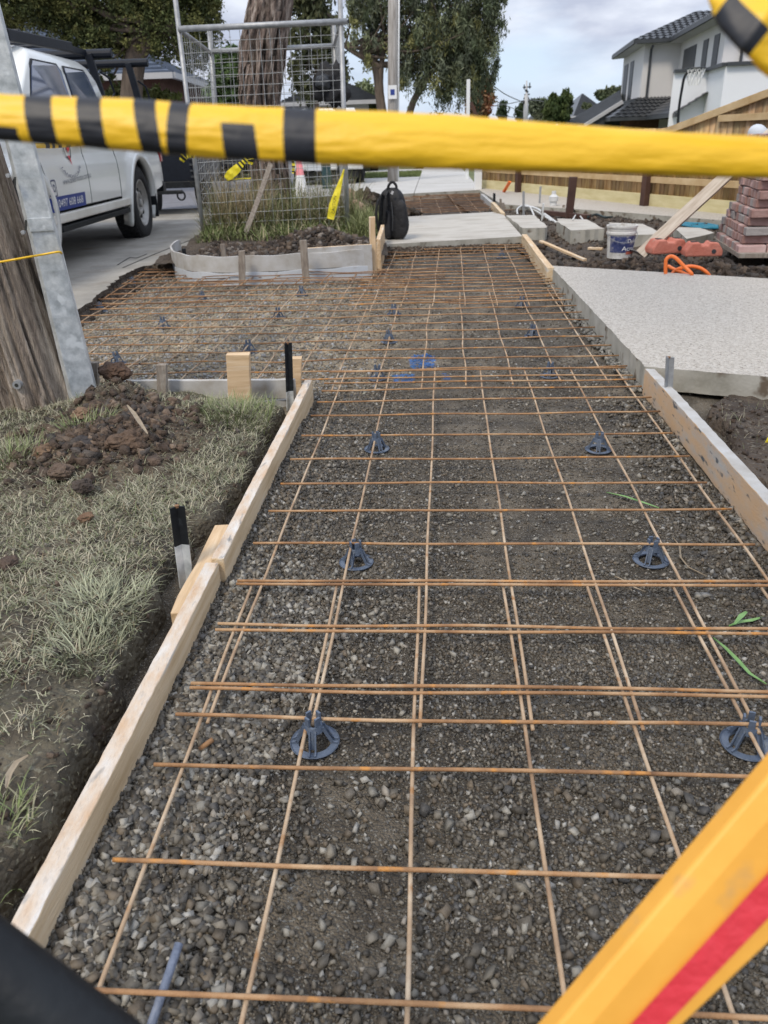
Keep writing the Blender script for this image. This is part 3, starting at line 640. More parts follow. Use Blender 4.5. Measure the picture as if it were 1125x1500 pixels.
nearend = LB[0]+(LB[0]-LB[1]).normalized()*.32
board('form_board', nearend, LB[1]+Vector((-.003, 0, -.001)), .034, .10, 'timberw', 'long pale pine form board along the trench, white slurry on its top, nearest the camera', 'form board', top='whitecoat', n=60, rough=.0007)
board('form_board', LB[2]+Vector((.006, -.01, .003)), LB[3], .033, .105, 'timberw', 'second pine form board, running from the splice block to the grey painted peg', 'form board', top='whitecoat', n=50, rough=.0007)
board('splice_block', G(262, 897, .085), G(326, 768, .085), .042, .09, 'timber', 'short pinkish pine block behind the joint of the two left form boards', 'timber block', n=6)
rbn = RBb+(RBb-RBa).normalized()*.75; mid = (RBa+RBb)/2+Vector((-.012, 0, 0))
board('form_board', RBa, rbn, .040, .115, 'timberg', 'mottled old form board with flaking cement, leading from the slab corner to the right edge', 'form board', top='formgrey', n=70, rough=.0012)
board('form_board', G(768, 343, .13), G(806, 392, .13), .05, .12, 'timberw', 'short pale form board between the backpack slab and the big aggregate slab', 'form board', top='timber', n=12)
board('timber_offcut', G(792, 352, .12), G(857, 379, .06), .035, .02, 'timber', 'thin pine offcut lying on the soil beside the short pale form board', 'timber offcut', n=5)
board('form_board', G(176, 557, .128), G(432, 555, .128), .022, .082, 'formgrey', 'grey cement coated form board crossing behind the soil heap and the green grass corner', 'form board', n=20)
board('form_board', G(366, 588, .035), G(432, 584, .035), .022, .085, 'formgrey', 'short stained board under the grey crossing board by the black and white peg', 'form board', n=5)
# stakes
def stake(name, bx, by, tx, ty, w, t, m, label, cat='stake', zb=.02, Y=None, group=None, pointed=False, ang=0):
    p = G(bx, by, zb); q = PT(tx, ty, p.y+(Y or 0)); mb = MB()
    d = (q-p); L = d.length; n = 6; rings = []
    for i in range(n+1):
        c = p+d*(i/n)-Vector((0, 0, .0)); r = lambda: random.uniform(-.0012, .0012); tw = 1.
        if i == 0: c = c-d.normalized()*.06
        ca, sa = math.cos(ang), math.sin(ang)
        rings.append([Vector((c.x+x*ca-y*sa+r(), c.y+x*sa+y*ca+r(), c.z+r()*2)) for x, y in ((-w/2, -t/2), (w/2, -t/2), (w/2, t/2), (-w/2, t/2))])
    mb.ring(rings, m); o = mb.build(name, None, .0025, loc=p)
    return tag(o, label, cat, group)
stake('timber_stake', 352, 598, 349, 518, .092, .036, 'timber', 'broad fresh pine stake standing in front of the grey crossing board', zb=.04)
stake('timber_stake', 434, 568, 435, 523, .042, .036, 'timber', 'narrow fresh pine stake right beside the tall black and white peg', zb=.06)
def picket(bx, by, tx, ty, zb, label, m1='black', m2=None, split=.0, w=.030, Y=0., name='star_picket', cat='star picket', ang=0., zt=None):
    p = G(bx, by, zb); q = PT(tx, ty, p.y+Y); e = empty(name, p, label, cat)
    def fins(a, b, m):
        mb = MB(); ax = (b-a).normalized()
        for k in range(3):
            an = ang+k*2*math.pi/3+math.pi/2; d = Vector((math.cos(an), math.sin(an), 0)); s = Vector((-d.y, d.x, 0))*.0022
            ring = [-s, s, s+d*w*.58, -s+d*w*.58]
            mb.ring([[a+r for r in ring], [b+r for r in ring]], m)
        return mb
    pt = p-(q-p).normalized()*.08
    if m2: c = p.lerp(q, split); fins(pt, c, m2).build('painted_shaft', e, .0006); fins(c, q, m1).build('steel_shaft', e, .0006)
    else: fins(pt, q, m1).build('steel_shaft', e, .0006)
    mb = MB(); mb.tube([q-(q-p)*.02, q+(q-p)*.01], .006, 'rustd', 6); mb.build('top', e)
    return e
picket(272, 846, 259, 741, .05, 'black and white painted steel peg leaning beside the splice block', 'black', 'galv', .48, w=.034, ang=.3)
picket(424, 592, 421, 502, .03, 'tall black and white painted peg at the corner of the form boards', 'black', 'galv', .22, w=.032, ang=.5)
picket(976, 600, 980, 523, .02, 'dark steel peg standing against the corner of the aggregate slab', 'galvpipe', w=.034, ang=.2)
stake('timber_stake', 238, 572, 237, 533, .040, .030, 'oldwood', 'black weathered peg behind the grey crossing board, right of the soil heap', zb=.10)
stake('timber_stake', 139, 562, 138, 530, .034, .030, 'oldwood', 'grey splintered peg squeezed between the steel channel and the soil heap', zb=.12)

# curved formwork at the planter
path = [G(*p, 0) for p in [(268, 388), (258, 394), (256, 402), (263, 410), (280, 415.5), (305, 418), (345, 419), (400, 417), (450, 414), (500, 411), (545, 407)]]
def smooth(P, n=6):
    r = []
    for i in range(len(P)-1):
        a, b, c, d = P[max(i-1, 0)], P[i], P[i+1], P[min(i+2, len(P)-1)]
        for k in range(n):
            t = k/n; r.append(.5*((2*b)+(c-a)*t+(2*a-5*b+4*c-d)*t*t+(3*b-a-3*c+d)*t**3))
    return r+[P[-1]]
sp = smooth(path)
ef = empty('curved_formwork', sp[20], 'low grey board formwork curving round the left end of the weedy planter', 'formwork')
def strip(P, z0, z1, th, m, name, e, wav=.004):
    mb = MB(); rings = []
    for i, p in enumerate(P):
        t = (P[min(i+1, len(P)-1)]-P[max(i-1, 0)]).normalized(); nrm = Vector((t.y, -t.x, 0))
        j = math.sin(i*.7)*wav
        rings.append([p+nrm*th/2+Vector((0, 0, z0)), p-nrm*th/2+Vector((0, 0, z0)), p-nrm*th/2+Vector((0, 0, z1+j)), p+nrm*th/2+Vector((0, 0, z1+j))])
    mb.ring(rings, m); return mb.build(name, e, .002)
strip(sp, -.01, .100, .014, 'formwhite', 'lower_board', ef); strip([p+Vector((0, .005, 0)) for p in sp], .102, .225, .016, 'formgrey', 'upper_board', ef)
board('form_board', G(448, 413, 0)+Vector((0, -.03, .262)), G(546, 406, 0)+Vector((0, -.03, .262)), .025, .235, 'formgrey', 'solid grey form board with a brown top edge, right half of the planter front', 'form board', top='timber', n=14)
for (bx, by, tx, ty, w_, mm, lab) in [
    (355, 422, 354, 367, .05, 'oldwood', 'dark upright peg with pale foot in front of the curved formwork'),
    (449, 418, 444, 352, .055, 'oldwood', 'tall mud spattered peg at the left end of the solid planter board'),
    (330, 392, 326, 357, .035, 'oldwood', 'grey timber peg rising behind the middle of the curved formwork'),
    (372, 390, 370, 370, .035, 'oldwood', 'short blunt peg behind the curved formwork, right of the dark peg'),
    (292, 390, 290, 373, .03, 'oldwood', 'low dark peg inside the curve of the formwork'),
    (272, 386, 269, 364, .03, 'black', 'black peg at the far left bend of the formwork'),
    (262, 384, 260, 371, .03, 'oldwood', 'leftmost stubby peg at the bend of the formwork'),
    (526, 384, 527, 352, .035, 'oldwood', 'grey peg in the weeds behind the right end of the planter board')]:
    stake('timber_stake', bx, by, tx, ty, w_, .025, mm, lab, zb=.0 if by > 400 else .1)
stake('timber_stake', 268, 386, 267, 374, .05, .03, 'timber', 'small fresh pine peg at the left bend of the formwork', zb=.1)
board('timber_stake', G(548, 404, 0)+Vector((.0, -.01, .46)), G(548, 404, 0)+Vector((0, -.01, 0)), .05, .055, 'timber', 'tall fresh pine upright at the right corner of the planter, left of the backpack', 'stake', up=(0, 1, 0), n=6)
board('timber_block', G(556, 400, 0)+Vector((0, .0, .27)), G(562, 372, 0)+Vector((0, 0, .27)), .035, .26, 'timber', 'pale return board behind the fresh pine upright, below the backpack', 'timber block', n=5)

# ================================================================== REINFORCING MESH
YAW, MX0, MY0 = -.07426854, -.43806576, 1.5906422
def MS(l, k, z=0):
    X, Y = .2*l+MX0, -.2*k+MY0; c, s = math.cos(YAW), math.sin(YAW)
    return Vector((c*X-s*Y, s*X+c*Y, z))
def bar(parent, a, b, r, m, wob=.003, seed=0, ends=0):
    n = max(3, int((b-a).length/.09)); pts = []
    for i in range(n+1):
        p = a.lerp(b, i/n); q = Vector((seed*3.7, p.x*2.2, p.y*2.2))
        pts.append(p+Vector((mnoise.noise(q), mnoise.noise(q+Vector((9, 0, 0))), mnoise.noise(q*1.3+Vector((4, 4, 0))))) * wob*1.6)
    mb = MB(); mb.tube(pts, r, m, 8); return mb.build('bar', parent, smooth=True)
def clipb(k, l0, l1): return l0, l1
def mesh_sheet(label, ls, ks, z=.050, lm='rust2', tm='rust', wob=.003, r=.0036):
    """ls: (l at start, k start, l at end, k end); ks: (k, l left, l right)"""
    e = empty('reinforcing_mesh', MS((ls[0][0]+ls[-1][0])/2, (ls[0][1]+ls[0][3])/2, z), label, 'steel mesh', 'rusty steel mesh sheets laid over the gravel')
    for i, (la, ka, lb, kb) in enumerate(ls): bar(e, MS(la, ka, z-.007), MS(lb, kb, z-.007), r, lm, wob, i)
    for j, (k, x0, x1) in enumerate(ks): bar(e, MS(x0, k, z), MS(x1, k, z), r, tm, wob, 50+j)
    return e
mesh_sheet('nearest rusty mesh sheet, its bars running off the bottom of the photo', [(l+.02*(l == 0), 5.9, l-(.06 if l == 0 else 0), -.12) for l in range(7)], [(k, -.25, 6.5) for k in (.05, 1.02, 2.05, 3.06, 4.06, 5.03, 5.8)], z=.051)
mesh_sheet('second rusty mesh sheet, between the left and right form boards', [(.055+l*1.003, 2.52, .13+l*1.03, -9.6) for l in range(7)],
   [(k, -.24, x1) for k, x1 in ((2.46, 6.3), (1.98, 6.3), (.95, 6.3), (-.01, 6.3), (-.95, 6.3), (-1.95, 6.34), (-2.9, 6.3), (-3.92, 6.33), (-5.05, 6.36), (-6.2, 6.45), (-7.1, 6.52), (-7.85, 6.5), (-8.35, 6.5), (-9.3, 6.5))], z=.054, wob=.0035)
lk = [(-9.9, -17.2, -10.4, -26.6), (-8.9, -15.6, -9.5, -25.9), (-7.9, -13.5, -8.4, -25.4), (-6.96, -11.3, -7.25, -24.2)]+[(l, -8.7, l+.05, -23.6) for l in (-6.12, -5.33, -4.5, -3.66, -2.8, -1.9, -.98)]+[(-.05, -7.9, .02, -17), (.9, -8.0, 1.02, -17.1), (1.88, -8.1, 2.03, -17.3), (2.88, -8.2, 3.05, -19.4), (3.88, -8.25, 4.08, -19.5), (4.92, -8.35, 5.1, -19.8), (5.93, -8.3, 6.1, -19.7)]
def lx(k): return float(np.interp(-k, [8.5, 10, 12, 14, 16.3, 19, 21.7, 25, 27], [-7.6, -7.9, -8.3, -8.7, -9.4, -9.8, -10.0, -10.4, -10.5]))
def rx(k): return float(np.interp(-k, [8, 12, 17, 20, 23], [6.5, 6.65, 6.8, 6.8, 6.8]))
mesh_sheet('third rusty mesh sheet with long bars, spread over the crossover left of the path', lk, [(k, lx(k), rx(k)) for k in (-8.8, -9.45, -10.4, -11.35, -12.35, -13.4, -14.4, -15.4, -16.4, -17.4, -18.4, -19.4)]+[(k, lx(k), -.3 if k < -21 else 2.4) for k in (-20.4, -21.4, -22.4)]+[(k, lx(k), -7.6) for k in (-23.4, -24.4, -25.4, -26.2)], z=.050, wob=.006)
mesh_sheet('dark rusty mesh sheet in the corner beside the old driveway', [(-9.6, -19, -10.0, -25), (-8.6, -17.5, -9.1, -26), (-7.6, -17, -8.0, -24.5), (-6.6, -17, -7, -24)], [(k, lx(k)+.1, -4.6 if k > -23.3 else -7.5) for k in (-17.9, -18.9, -20, -21, -22.1, -22.9, -23.9, -24.8, -25.7)], z=.062, wob=.007, lm='rust', tm='rustd')
mesh_sheet('farther rusty mesh sheet ending at the slab under the backpack', [(-.33, -16.3, -.1, -31.2), (.16, -16.1, .38, -31)]+[(l, -16.7, l*1.045+.2, -31.9) for l in (1.13, 2.13, 3.15, 4.17, 5.19, 6.18)], [(k, -.6 if k > -24.5 else .0, float(np.interp(-k, [16, 24, 32], [6.3, 6.5, 6.7]))) for k in (-17.1, -17.8, -18.9, -20.0, -20.7, -21.3, -21.8, -22.6, -23.5, -24.4, -25.4, -26.4, -27.4, -28.4, -29.4, -30.4, -31.3)], z=.056, wob=.008)
mesh_sheet('low tangled rusty mesh strip along the foot of the planter formwork', [(l, -21, l+.1, -23.5) for l in (-6, -5, -4, -3, -2, -1, 0)], [(k, -7, 2.6) for k in (-21.3, -22.0, -22.8, -23.3)], z=.075, wob=.010, lm='rust', tm='rustd')
# mesh in the far bed
e = empty('reinforcing_mesh', (1.2, 13, .04), 'small dark mesh sheet in the bed beyond the backpack slab', 'steel mesh', 'rusty steel mesh sheets laid over the gravel')
for i in range(11): bar(e, Vector((-.95+.27*i, 11.3, .045)), Vector((-.78+.27*i, 15.0, .05)), .004, 'rust2', .006, i)
for j in range(13): bar(e, Vector((-.9, 11.5+.29*j, .055)), Vector((2.0, 11.6+.29*j, .055)), .006, 'rustd', .008, 90+j)
for (l, a, c, lab) in [(0, (292, 1098, .02), (312, 1083, .03), 'short rusty rod offcut lying in pale stones left of the mesh'), (1, (258, 1172, .012), (270, 1162, .012), 'tiny rusty rod stub in the gravel by the near form board')]:
    mb = MB(); p, q = G(*a), G(*c); mb.tube([p, q], .005, 'rust', 8); tag(mb.build('rebar_offcut', smooth=True), lab, 'steel rod')
mb = MB(); p, q = G(262, 1383, .046), G(212, 1530, .026); mb.tube([p, p.lerp(q, .5), q], .0062, 'spray', 10); tag(mb.build('steel_rod', smooth=True), 'blue grey steel rod poking out of the gravel at the bottom left', 'steel rod')

# bar chairs under the mesh
def chair():
    e = empty('bar_chair', (0, 0, 0), 'x', 'bar chair', 'blue grey plastic bar chairs holding up the mesh')
    mb = MB(); n = 32
    rings = []
    for (r, z) in [(.030, .001), (.044, .0), (.0465, .004), (.0455, .0055), (.043, .003), (.031, .004), (.030, .001)]:
        rings.append([(r*math.cos(2*math.pi*k/n), r*math.sin(2*math.pi*k/n), z) for k in range(n)])
    mb.ring(rings, 'bluegrey', caps=False); mb.build('base_ring', e, smooth=False)
    for k in range(4):
        a = math.pi/4*0+.35+k*math.pi/2; d = Vector((math.cos(a), math.sin(a), 0)); s = Vector((-d.y, d.x, 0)); mb = MB()
        for sg in (-1, 1):
            o_ = s*sg*.0055
            P_ = [d*.042+Vector((0, 0, .004)), d*.033+Vector((0, 0, .007)), d*.026+Vector((0, 0, .022)), d*.017+Vector((0, 0, .042))]
            for u, v in zip(P_, P_[1:]): mb.beam(u+o_, v+o_, .0028, .006, 'bluegrey')
        mb.ring([[d*.028+s*(-.005)+Vector((0, 0, .008)), d*.028+s*.005+Vector((0, 0, .008))], [d*.018+s*(-.005)+Vector((0, 0, .04)), d*.018+s*.005+Vector((0, 0, .04))]], 'bluegrey', closed=False)
        mb.build('leg', e)
    mb = MB(); mb.lathe((0, 0, 0), [(.0135, .034), (.0195, .034), (.0165, .047), (.0125, .047), (.0115, .036)], 'bluegrey', 20); mb.build('collar', e, smooth=False)
    for k in range(4):
        a = math.pi/4+.35+k*math.pi/2; mb = MB(); R = Matrix.Rotation(a, 3, 'Z'); mb.box((math.cos(a)*.013, math.sin(a)*.013, .056), (.004, .011, .020), 'bluegrey', R); mb.build('prong', e)
    return e
c0 = chair()
CH = [((462, 1092), 'bar chair'), ((1093, 1092), ''), ((522, 825), ''), ((953, 822), ''), ((552, 661), ''), ((876, 660), ''), ((553, 556), ''), ((805, 554), ''), ((570, 503), ''), ((780, 494), ''), ((764, 451), ''), ((735, 379), ''), ((577, 462), ''), ((365, 517), ''), ((408, 467), ''), ((240, 482), ''), ((297, 441), ''), ((442, 434), ''), ((172, 534), ''), ((195, 419), ''), ((160, 434), ''), ((148, 458), '')]
LABS = ['bar chair under the doubled bars, left of centre, second row of pale stones', 'bar chair cut by the right edge of the photo', 'bar chair below the second longitudinal bar, left, in the middle of the path', 'bar chair in the middle distance near the green leaves, right side', 'bar chair halfway up the path on its left', 'bar chair halfway up the path on its right', 'bar chair just left of the blue spray paint', 'bar chair right of the blue spray paint near the slab edge', 'bar chair a step beyond the blue spray paint', 'bar chair near the slab, two bars past the blue paint', 'small bar chair in the far right part of the path mesh', 'farthest bar chair, close to the slab under the backpack', 'faint bar chair in front of the fresh pine upright', 'bar chair behind the broad pine stake', 'bar chair in the middle of the pale crossover gravel', 'bar chair in the crossover, right of the steel channel', 'bar chair in front of the left part of the curved formwork', 'bar chair in front of the solid planter board', 'bar chair behind the soil heap by the grey crossing board', 'bar chair in the dark corner by the dug driveway edge', 'second bar chair along the dug driveway edge', 'half buried bar chair next to the steel channel']
for i, ((px, py), _) in enumerate(CH):
    p = G(px, py, 0); p.z = float(bedz(np.array([p.x]), np.array([p.y]))[0])+.005
    if i == 0: c = c0; kids = []
    else:
        c = c0.copy(); COL.objects.link(c); kids = list(c0.children)
        for ch in kids:
            q = ch.copy(); COL.objects.link(q); q.parent = c; q.matrix_parent_inverse = Matrix.Identity(4)
    c.location = p; c.rotation_euler = (0, 0, random.uniform(0, 1.5)); c['label'] = LABS[i]
# fallen leaves / weeds on the gravel
def leafblade(name, pts, w, m, label, z=.012, cat='leaf'):
    P_ = [G(x, y, z) for x, y in pts]; mb = MB(); rings = []
    for i, p in enumerate(P_):
        t = (P_[min(i+1, len(P_)-1)]-P_[max(i-1, 0)]).normalized(); s = Vector((-t.y, t.x, 0)); f = math.sin(math.pi*(i+.4)/(len(P_)-.2))
        rings.append([p-s*w*f/2+Vector((0, 0, .003)), p+Vector((0, 0, .0)), p+s*w*f/2+Vector((0, 0, .003)), p+Vector((0, 0, .0008))])
    mb.ring(rings, m, caps=True); return tag(mb.build(name), label, cat)
M['greenleaf'] = mat('green leaf', [(.13, .26, .08), (.22, .38, .14)], 30, .5)
M['paleleaf'] = mat('pale dry leaf', [(.24, .19, .13), (.36, .30, .22)], 30, .8)
leafblade('grass_leaf', [(1044, 935), (1062, 950), (1080, 968), (1098, 988), (1122, 1003)], .010, 'greenleaf', 'long green grass leaf lying beside the right hand mesh bars')
leafblade('grass_leaf', [(1068, 918), (1084, 912), (1100, 910), (1118, 905)], .011, 'greenleaf', 'short green leaf under the mesh near the right edge')
leafblade('grass_leaf', [(1076, 915), (1086, 903), (1094, 897)], .012, 'greenleaf', 'pointed green leaf tip beside the mesh near the right edge', z=.03)
leafblade('grass_leaf', [(888, 722), (915, 728), (945, 738), (965, 745)], .010, 'greenleaf', 'thin green leaf on the gravel below the far right bar chair', z=.008)
leafblade('grass_leaf', [(900, 845), (915, 852), (930, 862), (945, 868)], .006, 'paleleaf', 'pale curled straw between the middle mesh bars', z=.008)
leafblade('dry_root', [(985, 788), (995, 800), (997, 818), (1008, 832), (1035, 845)], .005, 'paleleaf', 'pale dry root on the gravel near the right form board', z=.008, cat='root')
leafblade('dry_leaf', [(10, 1155), (14, 1135), (25, 1118), (42, 1108)], .012, 'paleleaf', 'long pale dead leaf on the bare bank soil', z=.13)
leafblade('dry_leaf', [(186, 594), (196, 606), (204, 618), (216, 636)], .016, 'paleleaf', 'crumpled pale brown leaf on the soil heap', z=.21)

# ================================================================== POWER POLE WITH STEEL CHANNEL
axb, axt = G(40, 640, .08), None
pb = Vector((-1.40, 3.02, 0)); lean = Vector((-.105, .0, 1)).normalized()
e = empty('power_pole', pb, 'grey weathered timber power pole with a galvanised steel channel strapped to it', 'power pole')
n, nz_ = 160, 170; V = []
for j in range(nz_+1):
    z = -.1+3.0*j/nz_; r0 = .185-.004*z
    fl = .045*math.exp(-max(z, 0)/.16)
    for i in range(n):
        a = 2*math.pi*i/n; zz = z*.5
        g = abs(mnoise.noise(Vector((a*5.5+.6*mnoise.noise(Vector((a, z*1.5, 0))), zz*1.6, 3)))); g2 = mnoise.noise(Vector((a*17, zz*2.5, 7)))
        cr_ = -.024*max(0, .16-g)/.16
        r = r0+fl+cr_+.005*g2+.004*mnoise.noise(Vector((a*40, z*5, 1)))
        if z < .33 and abs((a-4.75)) < .16*(1.1-z/.33): r -= .02
        V.append((pb.x+lean.x*z+r*math.cos(a), pb.y+lean.y*z+r*math.sin(a), z))
idx = np.arange((nz_+1)*n).reshape(nz_+1, n); F = np.stack([idx[:-1], np.roll(idx, -1, 1)[:-1], np.roll(idx, -1, 1)[1:], idx[1:]], -1).reshape(-1, 4)
npmesh('timber_pole', np.array(V), F, 'bark', np.ones((len(V), 3)), False, e)
cb0, cb1, ct0, ct1 = G(105, 606, .08), G(146, 596, .08), PT(-46, 0, 2.93), PT(-5, 0, 2.93)
cd0 = Vector((.05, .05, 0))
def chan(name, t0, t1, off, m='galv'):
    a0, a1 = cb0.lerp(ct0, t0), cb0.lerp(ct0, t1); b0, b1 = cb1.lerp(ct1, t0), cb1.lerp(ct1, t1)
    back = Vector((-.02, .075, 0)); o_ = Vector((0, -off, 0)); mb = MB(); N_ = 14
    th = .004; rings = []
    for i in range(N_+1):
        a, b = a0.lerp(a1, i/N_)+o_, b0.lerp(b1, i/N_)+o_; w_ = (b-a)
        a = a+w_*.16-Vector((0, 0, 0)); al = a-w_*.17+back*.45; wv = Vector((0, math.sin(i*2.1)*.0008, 0))
        rings.append([al+wv, al-w_*.02+back, al-w_*.02+back+Vector((th, 0, 0)), al+Vector((th, th, 0)), a+Vector((0, th, 0)), b+Vector((-th, th, 0)), b+back+Vector((-th, 0, 0)), b+back, b+wv, a+wv])
    mb.ring(rings, m); return mb.build(name, e, .0012)
chan('steel_channel', -.06, .515, 0); chan('steel_channel', .508, 1.3, .003)
mb = MB(); c = cb0.lerp(ct0, .49); d_ = cb1.lerp(ct1, .49)
for t0, t1 in ((.492, .525),): 
    a, b = cb0.lerp(ct0, t0), cb1.lerp(ct1, t0); a2, b2 = cb0.lerp(ct0, t1), cb1.lerp(ct1, t1)
    w_ = b-a; o_ = Vector((0, -.006, 0)); mb.ring([[a+w_*.15+o_, b+o_, b+o_+Vector((0, .006, 0)), a+w_*.15+o_+Vector((0, .006, 0))], [a2+w_*.15+o_, b2+o_, b2+o_+Vector((0, .006, 0)), a2+w_*.15+o_+Vector((0, .006, 0))]], 'galv')
mb.build('cover_lap', e, .001)
for (x, y, l) in [(22, 267, .03), (38, 330, .03)]:
    mb = MB(); p = PT(x, y, 2.90); mb.box(p, (.005, .006, .035), 'ink', Matrix.Rotation(.25, 3, 'Y')); mb.build('slot', e)
for (x, y) in [(13, 257), (35, 340)]:
    mb = MB(); p = PT(x, y, 2.90); mb.tube([p, p+Vector((0, -.012, 0))], .007, 'galvpipe', 10); mb.build('screw', e)
mb = MB(); p = PT(26, 563, pb.y-.19); mb.tube([p+Vector((0, .03, 0)), p-Vector((0, .012, 0))], .016, 'galvpipe', 16); mb.tube([p-Vector((0, .012, 0)), p-Vector((0, .014, 0))], .007, 'ink', 10); mb.build('washer', e)
# thin yellow tape tied round pole and channel
mb = MB(); rings = []
for i in range(40):
    a = math.pi*(1.02+i/39*1.02); z = .62-.0+.05*(i/39)**1.5
    c = pb+lean*z; rr = .185+.006*math.sin(i*2.3)+ (.035 if 22 < i < 40 else 0)*(i-22)/17; p = Vector((c.x+rr*math.cos(a), c.y+rr*math.sin(a), z)); tw = .0045+.003*math.sin(i*1.1)
    rings.append([p+Vector((0, 0, -tw)), p+Vector((0, -.0035, -tw*.3)), p+Vector((0, 0, tw)), p+Vector((0, .003, 0))])
pa = [PT(-14, 386, 2.82), PT(5, 383, 2.81), PT(22, 380, 2.80), PT(44, 376, 2.84), PT(50, 375, 2.86), PT(62, 373, 2.90), PT(85, 369, 2.905), PT(90, 371, 2.96)]
mb.tube(smooth(pa, 6), .0042, 'yellow', 6)
o = mb.build('yellow_tie_tape', smooth=False); tag(o, 'thin twisted yellow tape tied round the power pole and steel channel', 'tape')
#NEXT2
# ================================================================== UTE
US, UR, UG = -2.60, 9.38, .06          # side plane X, rear axle Y, ground z
def ute(root_loc=None): pass
e = empty('utility_truck', (US-.9, UR-1.6, UG), 'white dual cab ute with landscaping signs on its door, parked on the old driveway', 'ute')
def U(x, y, z): return Vector((US+x, UR-y, UG+z))   # x outward, y forward from rear axle, z up
WR, AR = .385, .47
def sideoff(y, z):  # outward offset of the flank
    o_ = -.045*((z-.72)/.45)**2 if z < .72 else -.05*((z-.72)/.45)**2
    o_ -= .012*math.exp(-((z-.92)/.05)**2)
    if y > 2.9: o_ -= .02*(y-2.9)**2
    if y < -.9: o_ -= .06*((-.9-y)/.3)**2
    d = math.hypot(y, z-WR*.98); o_ += .035*math.exp(-((d-AR-.03)/.07)**2)
    d = math.hypot(y-3.15, z-WR*.98); o_ += .035*math.exp(-((d-AR-.03)/.07)**2)
    return o_
def flank(name, y0, y1, z0f, z1f, m, xin=0, mirror=False, parent=e):
    ny = max(2, int((y1-y0)/.03)); nzz = 26; V = []; keep = []
    for i in range(ny+1):
        y = y0+(y1-y0)*i/ny
        for j in range(nzz+1):
            z0, z1 = z0f(y), z1f(y); z = z0+(z1-z0)*j/nzz; yy, zz = y, z
            for cy in (0, 3.15):
                dx, dz = yy-cy, zz-WR*.98; d = math.hypot(dx, dz)
                if d < AR and d > 1e-3: yy, zz = cy+dx/d*AR, WR*.98+dz/d*AR if dz > -.2 else zz
            x = sideoff(yy, zz)+xin
            p = U(x, yy, zz)
            if mirror: p.x = 2*(US-.92)-p.x
            V.append(p); keep.append(min(math.hypot(y, z-WR*.98), math.hypot(y-3.15, z-WR*.98)) >= AR-.005)
    F = []
    for i in range(ny):
        for j in range(nzz):
            q = [i*(nzz+1)+j, (i+1)*(nzz+1)+j, (i+1)*(nzz+1)+j+1, i*(nzz+1)+j+1]
            if any(keep[k] for k in q): F.append(q if not mirror else q[::-1])
    mb = MB(); mb.add(V, F, m); return mb.build(name, parent, smooth=True)
Z0 = lambda y: .42; BELT = lambda y: 1.10+.012*y
for mir in (False, True):
    flank('door', .76, 1.69, lambda y: .50, lambda y: 1.12, 'paint', mirror=mir)
    flank('door', 1.70, 2.72, lambda y: .50, lambda y: 1.12, 'paint', mirror=mir)
    flank('tub_side', -1.28, .74, lambda y: .46 if y > -.5 else .46+.12*(-.5-y), lambda y: 1.13, 'paint', mirror=mir)
    flank('front_fender', 2.735, 4.05, Z0, lambda y: 1.08-.1*(y-3), 'paint', mirror=mir)
    sgn = 1
    mb = MB(); mb.beam(U(-.02, .52, .44), U(-.02, 2.75, .44), .07, .075, 'paintd') if not mir else mb.beam(U(-1.82, .52, .44), U(-1.82, 2.75, .44), .07, .075, 'paintd'); mb.build('sill', e, .012)
# dark inner body so gaps read dark; floor, bonnet, tub interior, tail
mb = MB(); mb.box(U(-.92, 1.5, .80), (1.66, 1.0, .55), 'black'); mb.box(U(-.92, -.55, .80), (1.70, 1.35, .45), 'black'); mb.box(U(-.92, 1.3, .42), (1.3, 5.0, .14), 'black'); mb.box(U(-.92, 2.4, .75), (1.66, .9, .5), 'black'); mb.box(U(-.92, 3.9, .72), (1.5, .5, .5), 'black'); mb.build('dark_inner_body', e)
mb = MB(); mb.beam(U(-.35, 2.2, .33), U(-.35, .7, .33), .18, .12, 'black'); mb.beam(U(-.05, 2.55, .355), U(-.05, .55, .355), .10, .05, 'black'); mb.build('side_step', e, .01)
mb = MB(); mb.ring([[U(-.1, 3.0, 1.08), U(-1.74, 3.0, 1.08)], [U(-.1, 3.5, 1.06), U(-1.74, 3.5, 1.06)], [U(-.18, 4.0, .98), U(-1.66, 4.0, .98)], [U(-.3, 4.12, .75), U(-1.54, 4.12, .75)], [U(-.3, 4.14, .40), U(-1.54, 4.14, .40)]], 'paint', closed=False); mb.build('bonnet', e, smooth=True)
mb = MB(); mb.box(U(-.92, -1.29, .83), (1.70, .04, .56), 'paint'); mb.build('tailgate', e, .01)
mb = MB(); mb.box(U(-.92, -1.40, .48), (1.66, .14, .10), 'black'); mb.build('rear_bumper', e, .01)
mb = MB(); mb.ring([[U(-.035, -1.18, .78), U(-.035, -1.18, 1.08), U(-.045, -1.315, 1.08), U(-.045, -1.315, .78)], [U(-.16, -1.18, .78), U(-.16, -1.18, 1.08), U(-.20, -1.33, 1.08), U(-.20, -1.33, .78)]], 'taillight'); o = mb.build('tail_light', e, .006)
